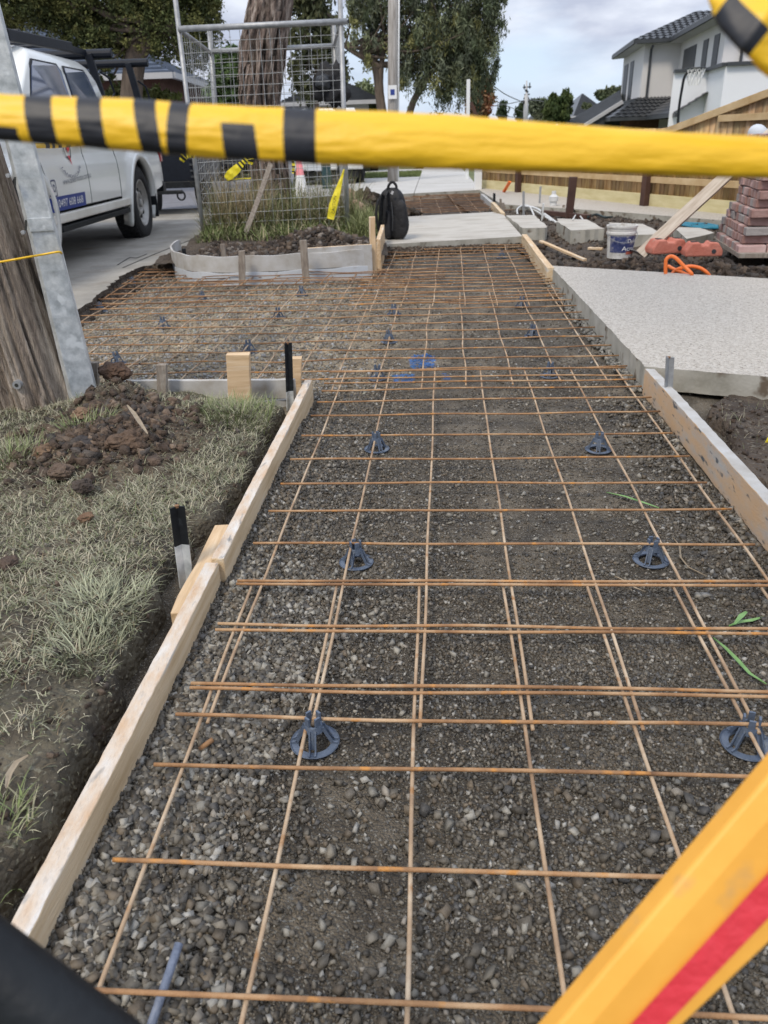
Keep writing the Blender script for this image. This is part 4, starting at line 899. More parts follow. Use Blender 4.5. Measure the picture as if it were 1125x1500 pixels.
# greenhouse
def ring_at(z, inset, yb, yf): return [U(-inset, yb, z), U(-inset, yf, z), U(-1.84+inset, yf, z), U(-1.84+inset, yb, z)]
lev = [(1.10, .055, .42, 3.05), (1.30, .075, .47, 2.72), (1.55, .115, .60, 2.35), (1.66, .15, .72, 2.18), (1.725, .22, .82, 2.05), (1.75, .34, .92, 1.93)]
mb = MB(); mb.ring([ring_at(*l) for l in lev], 'paint'); mb.build('cab', e, .03, smooth=True)
def gp(y, z, o_=.006):  # point on the slanted side, set proud
    zs = [l[0] for l in lev]; i = np.interp(z, zs, [l[1] for l in lev]); return U(-i+o_, y, z)
def win(pts, name, m, o_):
    mb = MB(); A = [gp(y, z, o_) for y, z in pts]; B = [p-Vector((.02, 0, 0)) for p in A]; mb.ring([A, B], m); return mb.build(name, e)
def wpts(y0, y1, y2, y3): # bottom-rear, bottom-front, top-front, top-rear rounded
    z0, z1 = 1.16, 1.62
    return [(y0, z0), (y1, z0), (y1+(y2-y1)*.9, z0+(z1-z0)*.9), (y2-.03*(1 if y2 < y1 else 1), z1-.005), (y3+.05, z1), (y3+.005, z1-.05)]
for (a, nm) in [((.62, 1.46, 1.46, .86), 'rear_window'), ((1.57, 2.62, 2.18, 1.57), 'front_window')]:
    P_ = wpts(*a); win(P_, nm, 'glass', .014)
    cy = sum(p[0] for p in P_)/6; cz = sum(p[1] for p in P_)/6
    win([(cy+(y-cy)*1.06, cz+(z-cz)*1.09) for y, z in P_], 'window_seal', 'black', .010)
mb = MB(); mb.ring([[U(-.25, 2.96, 1.17), U(-1.59, 2.96, 1.17)], [U(-.30, 2.28, 1.62), U(-1.54, 2.28, 1.62)]], 'glass', closed=False)
for i, v in enumerate(mb.v): mb.v[i] = (v[0], v[1]-.03, v[2]+.01)
mb.build('windscreen', e)
mb = MB(); mb.ring([[U(-.3, .865, 1.2), U(-1.54, .865, 1.2)], [U(-.3, .955, 1.58), U(-1.54, .955, 1.58)]], 'glass', closed=False); mb.build('rear_screen', e)
# door shut lines and handles, mirror, fuel flap
for y in (.75, 1.695, 2.73):
    mb = MB(); mb.ring([[U(sideoff(y, z)+.0015, y-.004, z), U(sideoff(y, z)+.0015, y+.004, z), U(sideoff(y, z)-.01, y, z)] for z in np.linspace(.5, 1.12, 14)], 'gutter'); mb.build('shut_line', e)
mb = MB(); mb.ring([[U(sideoff(y, .5)+.0015, y, .497), U(sideoff(y, .5)+.0015, y, .505), U(sideoff(y, .5)-.02, y, .5)] for y in np.linspace(.78, 2.7, 12)], 'ink'); mb.build('shut_line', e)
for y in (.84, 1.78):
    mb = MB(); mb.beam(U(.02, y, 1.01), U(.02, y+.16, 1.01), .02, .028, 'paint'); mb.build('door_handle', e, .008)
mb = MB(); mb.ring([[U(sideoff(y, z)+.003, y, z) for y, z in [(.35+.085*math.cos(t)*s, .99+.075*math.sin(t)*s) for t in np.linspace(0, 2*math.pi, 17)[:-1]]] for s in (1.0, .93)], 'soffit', caps=False); mb.build('fuel_flap', e)
mb = MB(); mb.box(U(.12, 2.75, 1.20), (.20, .08, .17), 'black'); mb.build('mirror', e, .02)
# flare, wheels, mudflap
def wheel(y, side):
    xc = -.13 if side else -1.71; s = 1 if side else -1; mb = MB()
    def lat(prof, m, name, parent, n=56, sm=True):
        b_ = MB(); rings = [[U(xc+s*x, y+r*math.cos(a), WR+r*math.sin(a)) for a in [2*math.pi*k/n for k in range(n)]] for r, x in prof]; b_.ring(rings, m, caps=False); return b_.build(name, parent, smooth=sm)
    t = lat([(.24, -.12), (.35, -.125), (.375, -.105), (.385, -.07), (.385, .07), (.375, .105), (.35, .122), (.27, .128), (.245, .115), (.24, .08)], 'rubber', 'tyre', e)
    b_ = MB()
    for k in range(44):
        a = 2*math.pi*k/44
        for q, x in enumerate((-.08, -.028, .028, .08)):
            aa = a+.05*(q % 2); R_ = Matrix.Rotation(aa, 3, 'X') if 0 else None
            c_ = U(xc+s*x, y+.387*math.cos(aa), WR+.387*math.sin(aa)); r_ = Vector((0, -math.cos(aa), math.sin(aa))); tt = Vector((0, math.sin(aa), math.cos(aa)))
            b_.box(c_, (.042, .034, .012), 'rubber', Matrix((Vector((1, 0, 0)), tt, r_)).transposed())
    tr = b_.build('tread', e)
    r = lat([(.245, .112), (.232, .118), (.225, .10), (.215, .06), (.175, .035), (.165, .055), (.12, .085), (.075, .09), (.07, .06), (.0, .06)], 'rim', 'rim', e)
    for k in range(8):
        a = 2*math.pi*k/8; b_ = MB(); c_ = U(xc+s*.072, y+.135*math.cos(a), WR+.135*math.sin(a)); b_.box(c_, (.03, .045, .045), 'ink', Matrix.Rotation(-a, 3, 'X')); 
        o_ = b_.build('vent_slot', e, .006)
    b_ = MB(); b_.tube([U(xc+s*.04, y, WR), U(xc+s*.11, y, WR)], .045, 'rim', 16); b_.build('hub_cap', e, .006)
for y in (0, 3.15): wheel(y, True); wheel(y, False)
for yc in (0, 3.15):
    mb = MB(); rings = []
    for k in range(40):
        a = math.radians(-22+224*k/39); rr = AR; rings.append([U(sideoff(yc+r_*math.cos(a), WR*.98+r_*math.sin(a))+o_, yc+r_*math.cos(a), WR*.98+r_*math.sin(a)) for r_, o_ in ((rr-.004, .012), (rr+.05, .014), (rr+.055, -.005), (rr-.004, -.10))])
    mb.ring(rings, 'paint', closed=True); mb.build('wheel_arch', e, smooth=True)
    mb = MB(); mb.ring([[U(x, yc+(AR-.01)*math.cos(a), WR+(AR-.01)*math.sin(a)) for a in np.linspace(-.2, math.pi+.2, 24)] for x in (-.06, -.45)], 'black', closed=False, caps=False); mb.build('arch_liner', e)
mb = MB(); mb.beam(U(-.12, -.47, .62), U(-.12, -.47, .20), .29, .014, 'black', up=(0, 1, 0)); o = mb.build('mudflap', e)
mb = MB(); mb.tube([U(-.35, .75, .40), U(-.33, .73, .33), U(-.35, .70, .31), U(-.37, .73, .34)], .012, 'gutter'); mb.tube([U(-.3, .45, .42), U(-.25, .35, .36)], .02, 'gutter'); mb.build('tow_shackle', e)
# roof rack and ladder frame
mb = MB(); mb.beam(U(-.30, 2.15, 1.80), U(-.30, .65, 1.85), .06, .085, 'navy'); mb.beam(U(-1.5, 2.15, 1.80), U(-1.5, .65, 1.85), .055, .06, 'navy')
for y in np.linspace(.7, 2.1, 6): mb.beam(U(-.30, y, 1.86), U(-1.5, y, 1.86), .05, .025, 'navy')
mb.beam(U(-.30, 2.17, 1.79), U(-1.5, 2.17, 1.79), .05, .09, 'navy'); mb.build('roof_rack', e, .008)
for y in (.08, -1.38):
    mb = MB(); zt = 1.84 if y > 0 else 1.87
    mb.tube([U(-.07, y, zt), U(-1.77, y, zt)], .045, 'navy', 12)
    for x, t in ((-.30, -.20), (-1.54, -1.64)): mb.beam(U(x, y+.04, zt), U(t, y-.02, 1.10), .075, .05, 'navy', up=(0, 1, 0))
    mb.build('ladder_frame', e, .004)
    mb = MB(); mb.tube([U(-.22, y+.02, 1.68), U(-.15, y-.04, 1.62), U(-.13, y-.08, 1.48), U(-.17, y-.01, 1.40)], .012, 'navy', 8); mb.build('grab_handle', e)
for x in (-.35, -1.45):
    mb = MB(); mb.beam(U(x, .68, 1.85), U(x, .08, 1.85), .05, .055, 'navy'); mb.build('rack_extension', e)
# door lettering
def onside(px, py, o_=.0045):
    p = PX(px, py, US+.0); y, z = UR-p.y, p.z-UG; return U(sideoff(y, z)+o_, y, z), y, z
def flat_on_side(y0, z0, slope=0):
    def f(x, y, W): yy, zz = y0-x, z0+y+slope*x; return U(sideoff(yy, zz)+.008, yy, zz)
    return f
_, y0, z0 = onside(92, 271); _, y1, z1 = onside(131, 260)
text('www.ankermotte.com.au', .087*(y0-y1)/.85, 'website_lettering', 'inkgrey', flat_on_side(y0, z0, (z1-z0)/(y0-y1)), e)
_, y0, z0 = onside(70, 313); _, y1, z1 = onside(128, 300); _, y2, z2 = onside(128, 280)
hgt = z2-z1; mb = MB(); nn = 20
mb.ring([[U(sideoff(y, z)+.003, y, z), U(sideoff(y, z+hgt)+.003, y, z+hgt)] for y, z in [(y0+.08-(y0+.08-y1)*i/nn, z1) for i in range(nn+1)]], 'signblue', closed=False); mb.build('phone_banner', e)
text('PH: 0497 608 668', hgt*.62, 'phone_lettering', 'inkwhite', lambda x, y, W: U(sideoff(y0-.08-x*(y0-y1-.16)/W, z1+hgt*.25+y*1.25)+.006, y0-.08-x*(y0-y1-.16)/W, z1+hgt*.25+y*1.25), e)
# curved word LANDSCAPE and plain crest
_, yc, zc = onside(101, 222)
_, ya_, za_ = onside(101.5, 237)
def arc(x, y, W):
    a = math.radians(197+146*x/W); k = (1-y/.30); yy, zz = ya_-.25*k*math.cos(a), za_+.125*math.sin(a)*k; return U(sideoff(yy, zz)+.012, yy, zz)
text('LANDSCAPE', .075, 'company_lettering', 'inkblue', arc, e)
zc += .02; mb = MB(); sh_ = [(-.085, .13), (.085, .13), (.085, 0), (.06, -.06), (0, -.09), (-.06, -.06), (-.085, 0)]
mb.ring([[U(sideoff(yc-x*s, zc+z*s)+.007, yc-x*s, zc+z*s) for x, z in sh_] for s in (1.0, .84)], 'teal', caps=False); mb.build('crest_outline', e)
mb = MB(); P_ = [(-.02, .10), (.05, .10), (.055, .0), (.01, -.03), (-.03, .03)]; mb.add([U(sideoff(yc-x, zc+z)+.009, yc-x, zc+z) for x, z in P_], [list(range(5))], 'red'); P_ = [(-.02, -.05), (.03, -.05), (.008, -.13)]; mb.add([U(sideoff(yc-x, zc+z)+.009, yc-x, zc+z) for x, z in P_], [list(range(3))], 'red'); mb.build('crest_mark', e)
_, y0, z0 = onside(67, 289); text('f', .19, 'social_letter', 'inkblue', flat_on_side(y0, z0), e)
_, ya, za = onside(78.5, 276); mb = MB()
def rr(s, w_=.055, h_=.065): return [U(sideoff(ya, za)+.005, ya-w_*s*math.copysign(abs(math.cos(t))**.4, math.cos(t)), za+h_*s*math.copysign(abs(math.sin(t))**.4, math.sin(t))) for t in np.linspace(0, 2*math.pi, 25)[:-1]]
mb.ring([rr(1), rr(.84)], 'inkblue', caps=False)
mb.ring([[U(sideoff(ya, za)+.005, ya-.026*s*math.cos(t), za+.03*s*math.sin(t)) for t in np.linspace(0, 2*math.pi, 17)[:-1]] for s in (1, .68)], 'inkblue', caps=False); mb.build('social_icon', e)
# thin warning tape drawn across the door from the pole
mb = MB(); A = [PT(46, 213.5, 3.05), PT(60, 213, 3.6), PT(90, 212, 5.0), PT(131, 208, 8.3)]
A = smooth(A, 8); mb.ring([[p+Vector((0, 0, -.006-.0006*i)), p+Vector((0, 0, .006+.0006*i)), p+Vector((.002, .004, 0))] for i, p in enumerate(A)], 'yellow', caps=True)
nb = len(mb.f); k = mb.mi('tapeblack'); 
for i in range(0, nb-2):
    if (i//3) in (3, 10, 11, 13, 15, 17, 19): mb.m[i] = k
tag(mb.build('warning_tape'), 'thin taut strip of yellow warning tape running from the channel past the ute door', 'tape')

# trailer behind the ute
tx0, tx1 = PT(238, 250, 12.2).x, PT(283, 250, 12.2).x
e = empty('trailer', (tx0-.4, 12.9, .05), 'dark navy box trailer with a tow ring, parked behind the white ute', 'trailer')
mb = MB(); mb.box(((tx0+tx1)/2-.45, 13.2, .93), (tx1-tx0+.9, 2.0, .80), 'navy'); mb.build('box_body', e, .02)
mb = MB(); mb.box(((tx0+tx1)/2-.45, 12.22, .50), (tx1-tx0+.95, .09, .09), 'black'); mb.box(((tx0+tx1)/2-.45, 12.21, .40), (tx1-tx0+.5, .09, .05), 'black'); mb.build('chassis', e, .008)
for k in range(9):
    mb = MB(); mb.box((tx1+.005, 12.19, .60+.08*k), (.09, .03, .025), 'gutter'); mb.build('edge_rib', e)
mb = MB(); cx = PT(263, 277, 12.0).x; mb.tube([Vector((cx+.055*math.cos(a), 12.05, .36+.06*math.sin(a))) for a in np.linspace(0, 2*math.pi, 14)], .014, 'black', 6); mb.build('tow_ring', e)
for x in (tx0-.5, tx1-.1):
    mb = MB(); mb.tube([Vector((x-.09, 13.3, .36)), Vector((x+.09, 13.3, .36))], .32, 'rubber', 28); mb.build('wheel', e, .02)

# ================================================================== TREE GUARD OF WIRE PANELS
YF = 8.8; YB = 10.35
e = empty('wire_enclosure', (-1.1, 9.5, .1), 'galvanised pipe and wire mesh enclosure around the shaggy tree trunk', 'mesh fence')
def pipe(a, b, r, name='pipe', m='galvpipe'):
    mb = MB(); mb.tube([a, b], r, m, 12); return mb.build(name, e, smooth=True)
A0, A1 = PT(305, 400, YF-.05), PT(256, -8, YF); B0, B1 = PT(511, 388, YF-.2), PT(498, -8, YF-.2)
def lerpP(P0, P1, y, fallback=None):
    pr = lambda P: ((P-CAMP).dot(DN)/(P-CAMP).dot(FW))*FPX+750
    lo, hi = 0., 1.
    for _ in range(40):
        md = (lo+hi)/2
        if pr(P0.lerp(P1, md)) > y: lo = md
        else: hi = md
    return P0.lerp(P1, (lo+hi)/2)
pipe(A0, A1, .024, 'post'); pipe(B0, B1, .024, 'post')
TL, TR = lerpP(A0, A1, 43), lerpP(B0, B1, 32); BL, BR_ = lerpP(A0, A1, 357), lerpP(B0, B1, 344)
pipe(TL+Vector((-.0, -.02, 0)), TR+Vector((.06, -.02, 0)), .027, 'top_rail'); pipe(BL, BR_+Vector((.12, 0, 0)), .024, 'bottom_rail')
C0, C1 = PT(322, 250, YB), PT(307, 44, YB); D0, D1 = PT(497, 250, YB), PT(489, 34, YB)
pipe(C0, C1, .030, 'post'); pipe(D0, D1, .026, 'post')
UL, UR_ = lerpP(C0, C1, 75), lerpP(D0, D1, 67); pipe(UL, UR_, .026, 'rail'); pipe(TL, UL+Vector((.0, 0, -.02)), .022, 'side_rail'); pipe(TR, UR_, .022, 'side_rail')
def wires(P0, P1, Q0, Q1, nv, nh, name, skip=None):
    mb = MB()
    for i in range(1, nv):
        t = i/nv; w_ = [P0.lerp(P1, s).lerp(Q0.lerp(Q1, s), t+random.uniform(-.003, .003)) for s in np.linspace(0, 1, 8)]; mb.tube(w_, .0026, 'wire', 4)
    for j in range(1, nh):
        s = (j+random.uniform(-.12, .12))/nh; w_ = [P0.lerp(P1, s).lerp(Q0.lerp(Q1, s), t)+Vector((0, 0, random.uniform(-.004, .004))) for t in np.linspace(0, 1, 8)]; mb.tube(w_, .0026, 'wire', 4)
    return mb.build(name, e)
wires(BL, TL, BR_, TR, 16, 20, 'wire_panel')
wires(C0, lerpP(C0, C1, 75), D0, lerpP(D0, D1, 67), 14, 14, 'wire_panel'); wires(BL, TL, C0-Vector((0, 0, .3)), UL, 15, 20, 'wire_panel'); wires(BR_, TR, D0-Vector((0, 0, .3)), UR_, 15, 20, 'wire_panel')
for P_ in (BR_+Vector((.12, 0, 0)), TR+Vector((.07, -.02, 0))):
    mb = MB(); mb.tube([P_, P_+Vector((.003, -.002, 0))], .016, 'ink', 10); mb.build('pipe_end', e)
# jacket and cap hung on the enclosure
def blob(name, c, s, m, label=None, cat=None, amp=.3, fr=1.6, rot=None, parent=None, sub=4, col=None):
    import bmesh
    b = bmesh.new(); bmesh.ops.create_icosphere(b, subdivisions=sub, radius=1); sd = random.random()*99
    for v in b.verts:
        q = v.co.copy(); f = 1+amp*mnoise.fractal(q*fr+Vector((sd, 0, 0)), .9, 2.1, 4); q = Vector((q.x*s[0]*f, q.y*s[1]*f, q.z*s[2]*f)); v.co = rot @ q if rot else q
    me = bpy.data.meshes.new(name); b.to_mesh(me); b.free(); me.polygons.foreach_set('use_smooth', [True]*len(me.polygons))
    if col is not None:
        ca = me.color_attributes.new('Col', 'FLOAT_COLOR', 'POINT'); ca.data.foreach_set('color', np.tile(np.array([*col, 1.], np.float32), len(me.vertices)))
    me.materials.append(M[m]); o = bpy.data.objects.new(name, me); COL.objects.link(o); o.location = c
    if label: tag(o, label, cat)
    par(o, parent); return o
o = blob('hanging_jacket', PT(487, 126, 9.0), (.16, .07, .20), 'cloth', 'black jacket hung on the right post of the wire enclosure', 'jacket', .6, 1.4)
o = blob('dusty_cap', PT(474, 120, 8.95), (.075, .06, .07), 'gutter', 'dark grey cap hung beside the black jacket', 'cap', .25)
# tapes on the enclosure
def ribbon(P_, W_, m, label, stripes=None, twist=0, name='caution_tape', cat='tape'):
    P_ = smooth(P_, 5); mb = MB(); rings = []; n_ = len(P_)
    for i, p in enumerate(P_):
        t = (P_[min(i+1, n_-1)]-P_[max(i-1, 0)]).normalized(); s = t.cross(Vector((0, 1, 0))).normalized(); a = twist*i/n_; s = (s*math.cos(a)+Vector((0, 1, 0))*math.sin(a))
        w_ = W_ if not isinstance(W_, (list, tuple)) else float(np.interp(i/(n_-1), np.linspace(0, 1, len(W_)), W_)); c_ = Vector((0, -.006*math.sin(i*1.3), 0))
        rings.append([p-s*w_/2, p+c_+Vector((0, -.003, 0)), p+s*w_/2, p+c_+Vector((0, .002, 0))])
    mb.ring(rings, m)
    if stripes:
        k = mb.mi('tapeblack')
        for i in range(n_-1):
            if stripes(i/(n_-1)):
                for q in range(4): mb.m[i*4+q] = k
    return tag(mb.build(name), label, cat)
def st(n_): return lambda t: int(t*n_) % 2 == 1
o = ribbon([PT(504, 248, 8.5), PT(500, 262, 8.5), PT(494, 282, 8.48), PT(488, 302, 8.46), PT(484, 321, 8.46)], [.012, .03, .065, .085, .07], 'yellow2', 'lemon yellow caution tape hanging down beside the right post')
tp0 = PT(487, 313, 8.44)
def tpl(x, y, W):
    s = x/W*.17; up = Vector((.028, 0, .17)).normalized(); sd_ = Vector((.98, 0, -.16)).normalized(); return tp0-Vector((.0, .012, 0))+up*s+sd_*(-y+.022)
text('CAUTION', .045, 'tape_lettering', 'ink', lambda x, y, W: tpl(x, y, W), o)
ribbon([PT(266, 236, 8.7), PT(270, 228, 8.66), PT(277, 226, 8.68), PT(285, 228, 8.7)], [.05, .085, .06, .05], 'yellow2', 'striped yellow tape knotted on the left post', st(9))
ribbon([PT(331, 262, 8.72), PT(337, 256, 8.7), PT(346, 248, 8.7), PT(356, 238, 8.7), PT(364, 229, 8.7)], [.05, .09, .085, .05, .045], 'yellow2', 'striped yellow tape slanting across the middle of the wire panel', lambda t: t > .5 and int(t*22) % 2 == 1)
ribbon([PT(364, 226, 8.71), PT(367, 233, 8.7), PT(366, 242, 8.71)], [.05, .08, .03], 'yellow2', 'end of striped tape curling below the slanting tape', st(6))
ribbon([PT(334, 263, 8.73), PT(350, 262, 8.74), PT(368, 261, 8.75)], .012, 'yellow2', 'thin yellow tape strand crossing the wire panel')
ribbon([PT(429, 232, 8.72), PT(430, 243, 8.72), PT(429, 254, 8.72)], [.02, .035, .02], 'yellow2', 'short bit of striped tape tied left of the traffic cone', st(7))
board('timber_batten', PT(351, 366, 8.3), PT(397, 239, 8.62), .05, .022, 'oldwood', 'pale weathered batten leaning against the wire enclosure', 'batten', n=8, up=(0, -1, .2))
# shaggy tree inside
def lerp_tab(z, tab): return np.interp(z, [t[0] for t in tab], [t[1] for t in tab])
tab_c = [(.0, -1.30), (.6, -1.25), (1.45, -1.295), (2.05, -1.20), (2.5, -1.06), (3.4, -.98), (6, -1.1)]; tab_r = [(0, .42), (.2, .30), (.6, .23), (1.45, .235), (2.05, .27), (2.5, .235), (3.4, .24), (6, .16)]
e = empty('tree', (-1.3, 10.2, .1), 'big tree with shaggy peeling grey bark inside the wire enclosure', 'tree')
V = []; n = 110; nzz = 240; cc_ = []
for j in range(nzz+1):
    z = 6.0*j/nzz; cx = lerp_tab(z, tab_c); r0 = lerp_tab(z, tab_r)
    for i in range(n):
        a = 2*math.pi*i/n; tw = a+.30*z; q = Vector((math.cos(tw)*3.2, math.sin(tw)*3.2, z*.55)); g = abs(mnoise.noise(q)); g2 = abs(mnoise.noise(q*2.7)); g3 = mnoise.noise(q*7)
        r = r0*(1-.25*math.exp(-(g/.10)**2)-.10*math.exp(-(g2/.12)**2)+.10*g+.04*g3)
        V.append((cx+r*math.cos(a), 10.3+r*math.sin(a), z)); k_ = .45+1.0*min(1, g/.25)*.6+.4*min(1, g2/.3); cc_.append((k_, k_*.97, k_*.95))  # colour darkened in the bark grooves, standing in for shade
idx = np.arange((nzz+1)*n).reshape(nzz+1, n); F = np.stack([idx[:-1], np.roll(idx, -1, 1)[:-1], np.roll(idx, -1, 1)[1:], idx[1:]], -1).reshape(-1, 4)
npmesh('trunk', np.array(V), F, 'shag', np.array(cc_), False, e)
mb = MB()
for k in range(130):   # peeling strips
    z = random.uniform(.4, 3.2); a = random.uniform(math.pi*1.0, math.pi*2.0); cx = lerp_tab(z, tab_c); r = lerp_tab(z, tab_r)*1.02; L_ = random.uniform(.15, .5); w_ = random.uniform(.008, .03)
    P_ = []
    for q in range(5):
        t = q/4; aa = a-.25*L_*t; rr_ = r*(1+.03*t)+.03*t*t*random.random(); P_.append(Vector((lerp_tab(z-L_*t, tab_c)+rr_*math.cos(aa), 10.3+rr_*math.sin(aa), z-L_*t)))
    s = Vector((-math.sin(a), math.cos(a), 0))*w_
    mb.ring([[p-s*(1-i*.15), p+s*(1-i*.15), p+Vector((0, -.004, 0))] for i, p in enumerate(P_)], 'shag')
o = mb.build('peeling_bark', e); ca = o.data.color_attributes.new('Col', 'FLOAT_COLOR', 'POINT'); ca.data.foreach_set('color', np.tile(np.array([1.1, 1., .95, 1.], np.float32), len(o.data.vertices)))

# foliage
def foliage(name, blobs, n, size, cols, parent=None, droop=0, clump=.35, seed=1, aspect=.45, up=0):
    """leaf cards spread through blobs (x, y, z, rx, ry, rz)"""
    r = np.random.default_rng(seed); B = np.array(blobs, float); vol = (B[:, 3]*B[:, 4]*B[:, 5])**(.72); w_ = vol/vol.sum()
    nc = max(8, n//70); ci = r.choice(len(B), nc, p=w_); d = r.normal(size=(nc, 3)); d /= np.linalg.norm(d, axis=1)[:, None]; d *= (r.random(nc)**.42)[:, None]
    cc = B[ci, :3]+d*B[ci, 3:6]; csz = clump*np.cbrt(B[ci, 3]*B[ci, 4]*B[ci, 5])*r.uniform(.5, 1.3, nc); ccol = np.array(cols)[r.choice(len(cols), nc)]*r.uniform(.65, 1.25, (nc, 1))
    li = r.integers(0, nc, n); o_ = r.normal(size=(n, 3))*.42; o_[:, 2] *= (1+droop); P_ = cc[li]+o_*csz[li][:, None]
    a = r.normal(size=(n, 3)); 
    if droop: a[:, 2] -= droop*1.8
    if up: a[:, 2] += up
    a /= np.linalg.norm(a, axis=1)[:, None]; b_ = np.cross(a, r.normal(size=(n, 3))); b_ /= np.linalg.norm(b_, axis=1)[:, None]
    s = size*r.uniform(.6, 1.5, (n, 1)); V = np.stack([P_-a*s*.5, P_+b_*s*aspect*.5, P_+a*s*.5, P_-b_*s*aspect*.5], 1)
    C = ccol[li]*r.uniform(.75, 1.25, (n, 1))
    return npmesh(name, V.reshape(-1, 3), np.arange(4*n).reshape(-1, 4), 'leaf', np.repeat(C, 4, 0), parent=parent), cc
def BL_(Y, L): # blobs from photo extents at distance Y: (px, py, rx, ry[, dy])
    r = []
    for t in L:
        px, py, rx, ry = t[:4]; p = PT(px, py, Y+(t[4] if len(t) > 4 else 0)); s = (PT(px+10, py, Y)-PT(px, py, Y)).length/10
        r.append((p.x, p.y, p.z, rx*s, max(rx, ry)*s*.8, ry*s))
    return r
def trunk(name, pts, m, parent, seg=9):
    mb = MB(); mb.tube(smooth([Vector(p[0]) for p in pts], 4), list(np.interp(np.linspace(0, 1, (len(pts)-1)*4+1), np.linspace(0, 1, len(pts)), [p[1] for p in pts])), m, seg); return mb.build(name, parent, smooth=True)
def tree(label, base, blobs, n, size, cols, trunks, droop=0, clump=.35, cat='tree', name='tree', seed=1, aspect=.45, limbs=14, tm='trunkd', lr=.05, up=0):
    e = empty(name, base, label, cat); f, cc = foliage('crown', blobs, n, size, cols, e, droop, clump, seed, aspect, up)
    for t in trunks: trunk('trunk', t, tm, e)
    if limbs and trunks:
        r = np.random.default_rng(seed); mb = MB()
        for k in range(limbs):
            t = trunks[r.integers(len(trunks))]; s = Vector(t[r.integers(max(1, len(t)//2), len(t))][0]); c = Vector(cc[r.integers(len(cc))]); m_ = s.lerp(c, .5)+Vector((0, 0, -.12*(c-s).length*(1 if c.z > s.z else -1)))
            mb.tube(smooth([s, m_, c], 4), list(np.linspace(lr, lr*.25, 9)), tm, 5)
        mb.build('limb', e, smooth=True)
    return e
T = lambda px, py, Y: PT(px, py, Y)
DG = [(.055, .075, .025), (.075, .095, .030), (.040, .055, .022), (.10, .115, .035)]
# dark conifer, upper left
tree('dense dark olive conifer filling the upper left behind the ute', (T(195, 160, 19).x, 19, 0),
  BL_(19, [(40, -10, 75, 50), (20, -60, 80, 60), (120, -30, 80, 60), (110, 30, 45, 40), (160, 55, 40, 42), (150, 100, 22, 16), (205, 20, 55, 60), (260, 30, 60, 62), (285, 70, 30, 30), (300, 0, 26, 40), (230, -50, 90, 60), (70, -90, 90, 50), (8, 30, 26, 24), (128, 70, 22, 20)]),
  190000, .062, [(.09, .11, .04), (.12, .14, .05), (.065, .08, .03), (.16, .165, .055), (.18, .18, .06)], [[(T(188, 235, 19), .28), (T(193, 130, 19), .23), (T(200, 70, 19), .21), (T(205, 10, 19), .17), (T(200, -80, 19), .12)], [(T(197, 95, 19), .16), (T(225, 55, 18.8), .11), (T(262, 40, 18.6), .06)]], clump=.26, seed=3, limbs=30, lr=.06)
bl = BL_(31, [(728, -20, 20, 26), (735, 5, 14, 20), (708, 100, 24, 30), (675, 60, 40, 60), (540, 40, 34, 48), (530, 10, 30, 34), (620, 30, 70, 70), (600, 90, 32, 56), (660, 110, 50, 50), (700, 60, 38, 66), (690, 130, 28, 34), (715, 15, 26, 50), (640, -40, 90, 40), (650, 60, 50, 40), (560, -20, 60, 40)])
tree('tall grey green casuarina behind the roadside pole, its crown against the sky', (T(580, 200, 31).x, 31, 0), bl, 62000, .15, [(.12, .14, .08), (.16, .18, .10), (.08, .10, .055), (.19, .19, .075), (.15, .17, .115)],
  [[(T(566, 210, 31), .17), (T(556, 150, 31), .13), (T(548, 95, 31), .11), (T(528, 60, 31), .10)], [(T(562, 170, 31), .14), (T(557, 120, 31), .11), (T(565, 60, 31), .08), (T(585, 20, 31), .05)], [(T(595, 200, 31), .15), (T(605, 150, 31), .12), (T(640, 95, 31), .10), (T(668, 60, 31), .09), (T(690, 20, 31), .06)], [(T(560, 100, 31), .1), (T(525, 80, 31), .09), (T(505, 68, 31), .06)]], droop=.9, clump=.20, seed=5, aspect=.24, limbs=60, lr=.055)
tree('airy gum tree hanging behind the right half of the wire enclosure', (T(450, 210, 19).x, 19, 0), BL_(19, [(460, 20, 40, 50), (440, 80, 24, 40), (480, 90, 24, 36), (455, 130, 36, 26), (480, 40, 24, 40), (500, 110, 12, 30), (350, 95, 14, 22), (440, -40, 60, 40)]), 9500, .11, [(.09, .10, .045), (.13, .135, .06), (.06, .07, .035)],
  [[(T(455, 230, 19), .12), (T(462, 140, 19), .09), (T(468, 60, 19), .07), (T(455, -20, 19), .05)], [(T(500, 30, 19), .06), (T(470, 20, 19), .05), (T(452, 5, 19), .03)]], droop=.7, clump=.42, seed=7, limbs=16, lr=.025)
tree('rounded glossy green tree behind the left half of the wire enclosure', (T(340, 210, 17).x, 17, 0), BL_(17, [(340, 112, 34, 34), (325, 135, 24, 24), (360, 140, 22, 22), (345, 85, 20, 12)]), 15000, .085, [(.06, .10, .03), (.09, .14, .045), (.04, .065, .02)], [[(T(340, 230, 17), .1), (T(342, 130, 17), .07)]], clump=.4, seed=8)
tree('distant pale green tree low between the enclosure and the casuarina', (T(532, 200, 42).x, 42, 0), BL_(42, [(535, 145, 20, 18), (522, 155, 12, 10), (548, 155, 10, 14)]), 6000, .24, [(.15, .18, .09), (.20, .23, .12)], [[(T(534, 190, 42), .15), (T(534, 150, 42), .1)]], seed=9, clump=.5)
tree('autumn tree with orange and red leaves at the foot of the casuarina', (T(705, 200, 38).x, 38, 0), BL_(38, [(702, 150, 17, 24), (710, 130, 9, 16), (700, 168, 18, 16)]), 7000, .17, [(.32, .13, .07), (.26, .09, .05), (.36, .22, .12), (.16, .13, .06)], [[(T(703, 205, 38), .12), (T(704, 150, 38), .07)]], seed=10, clump=.5)
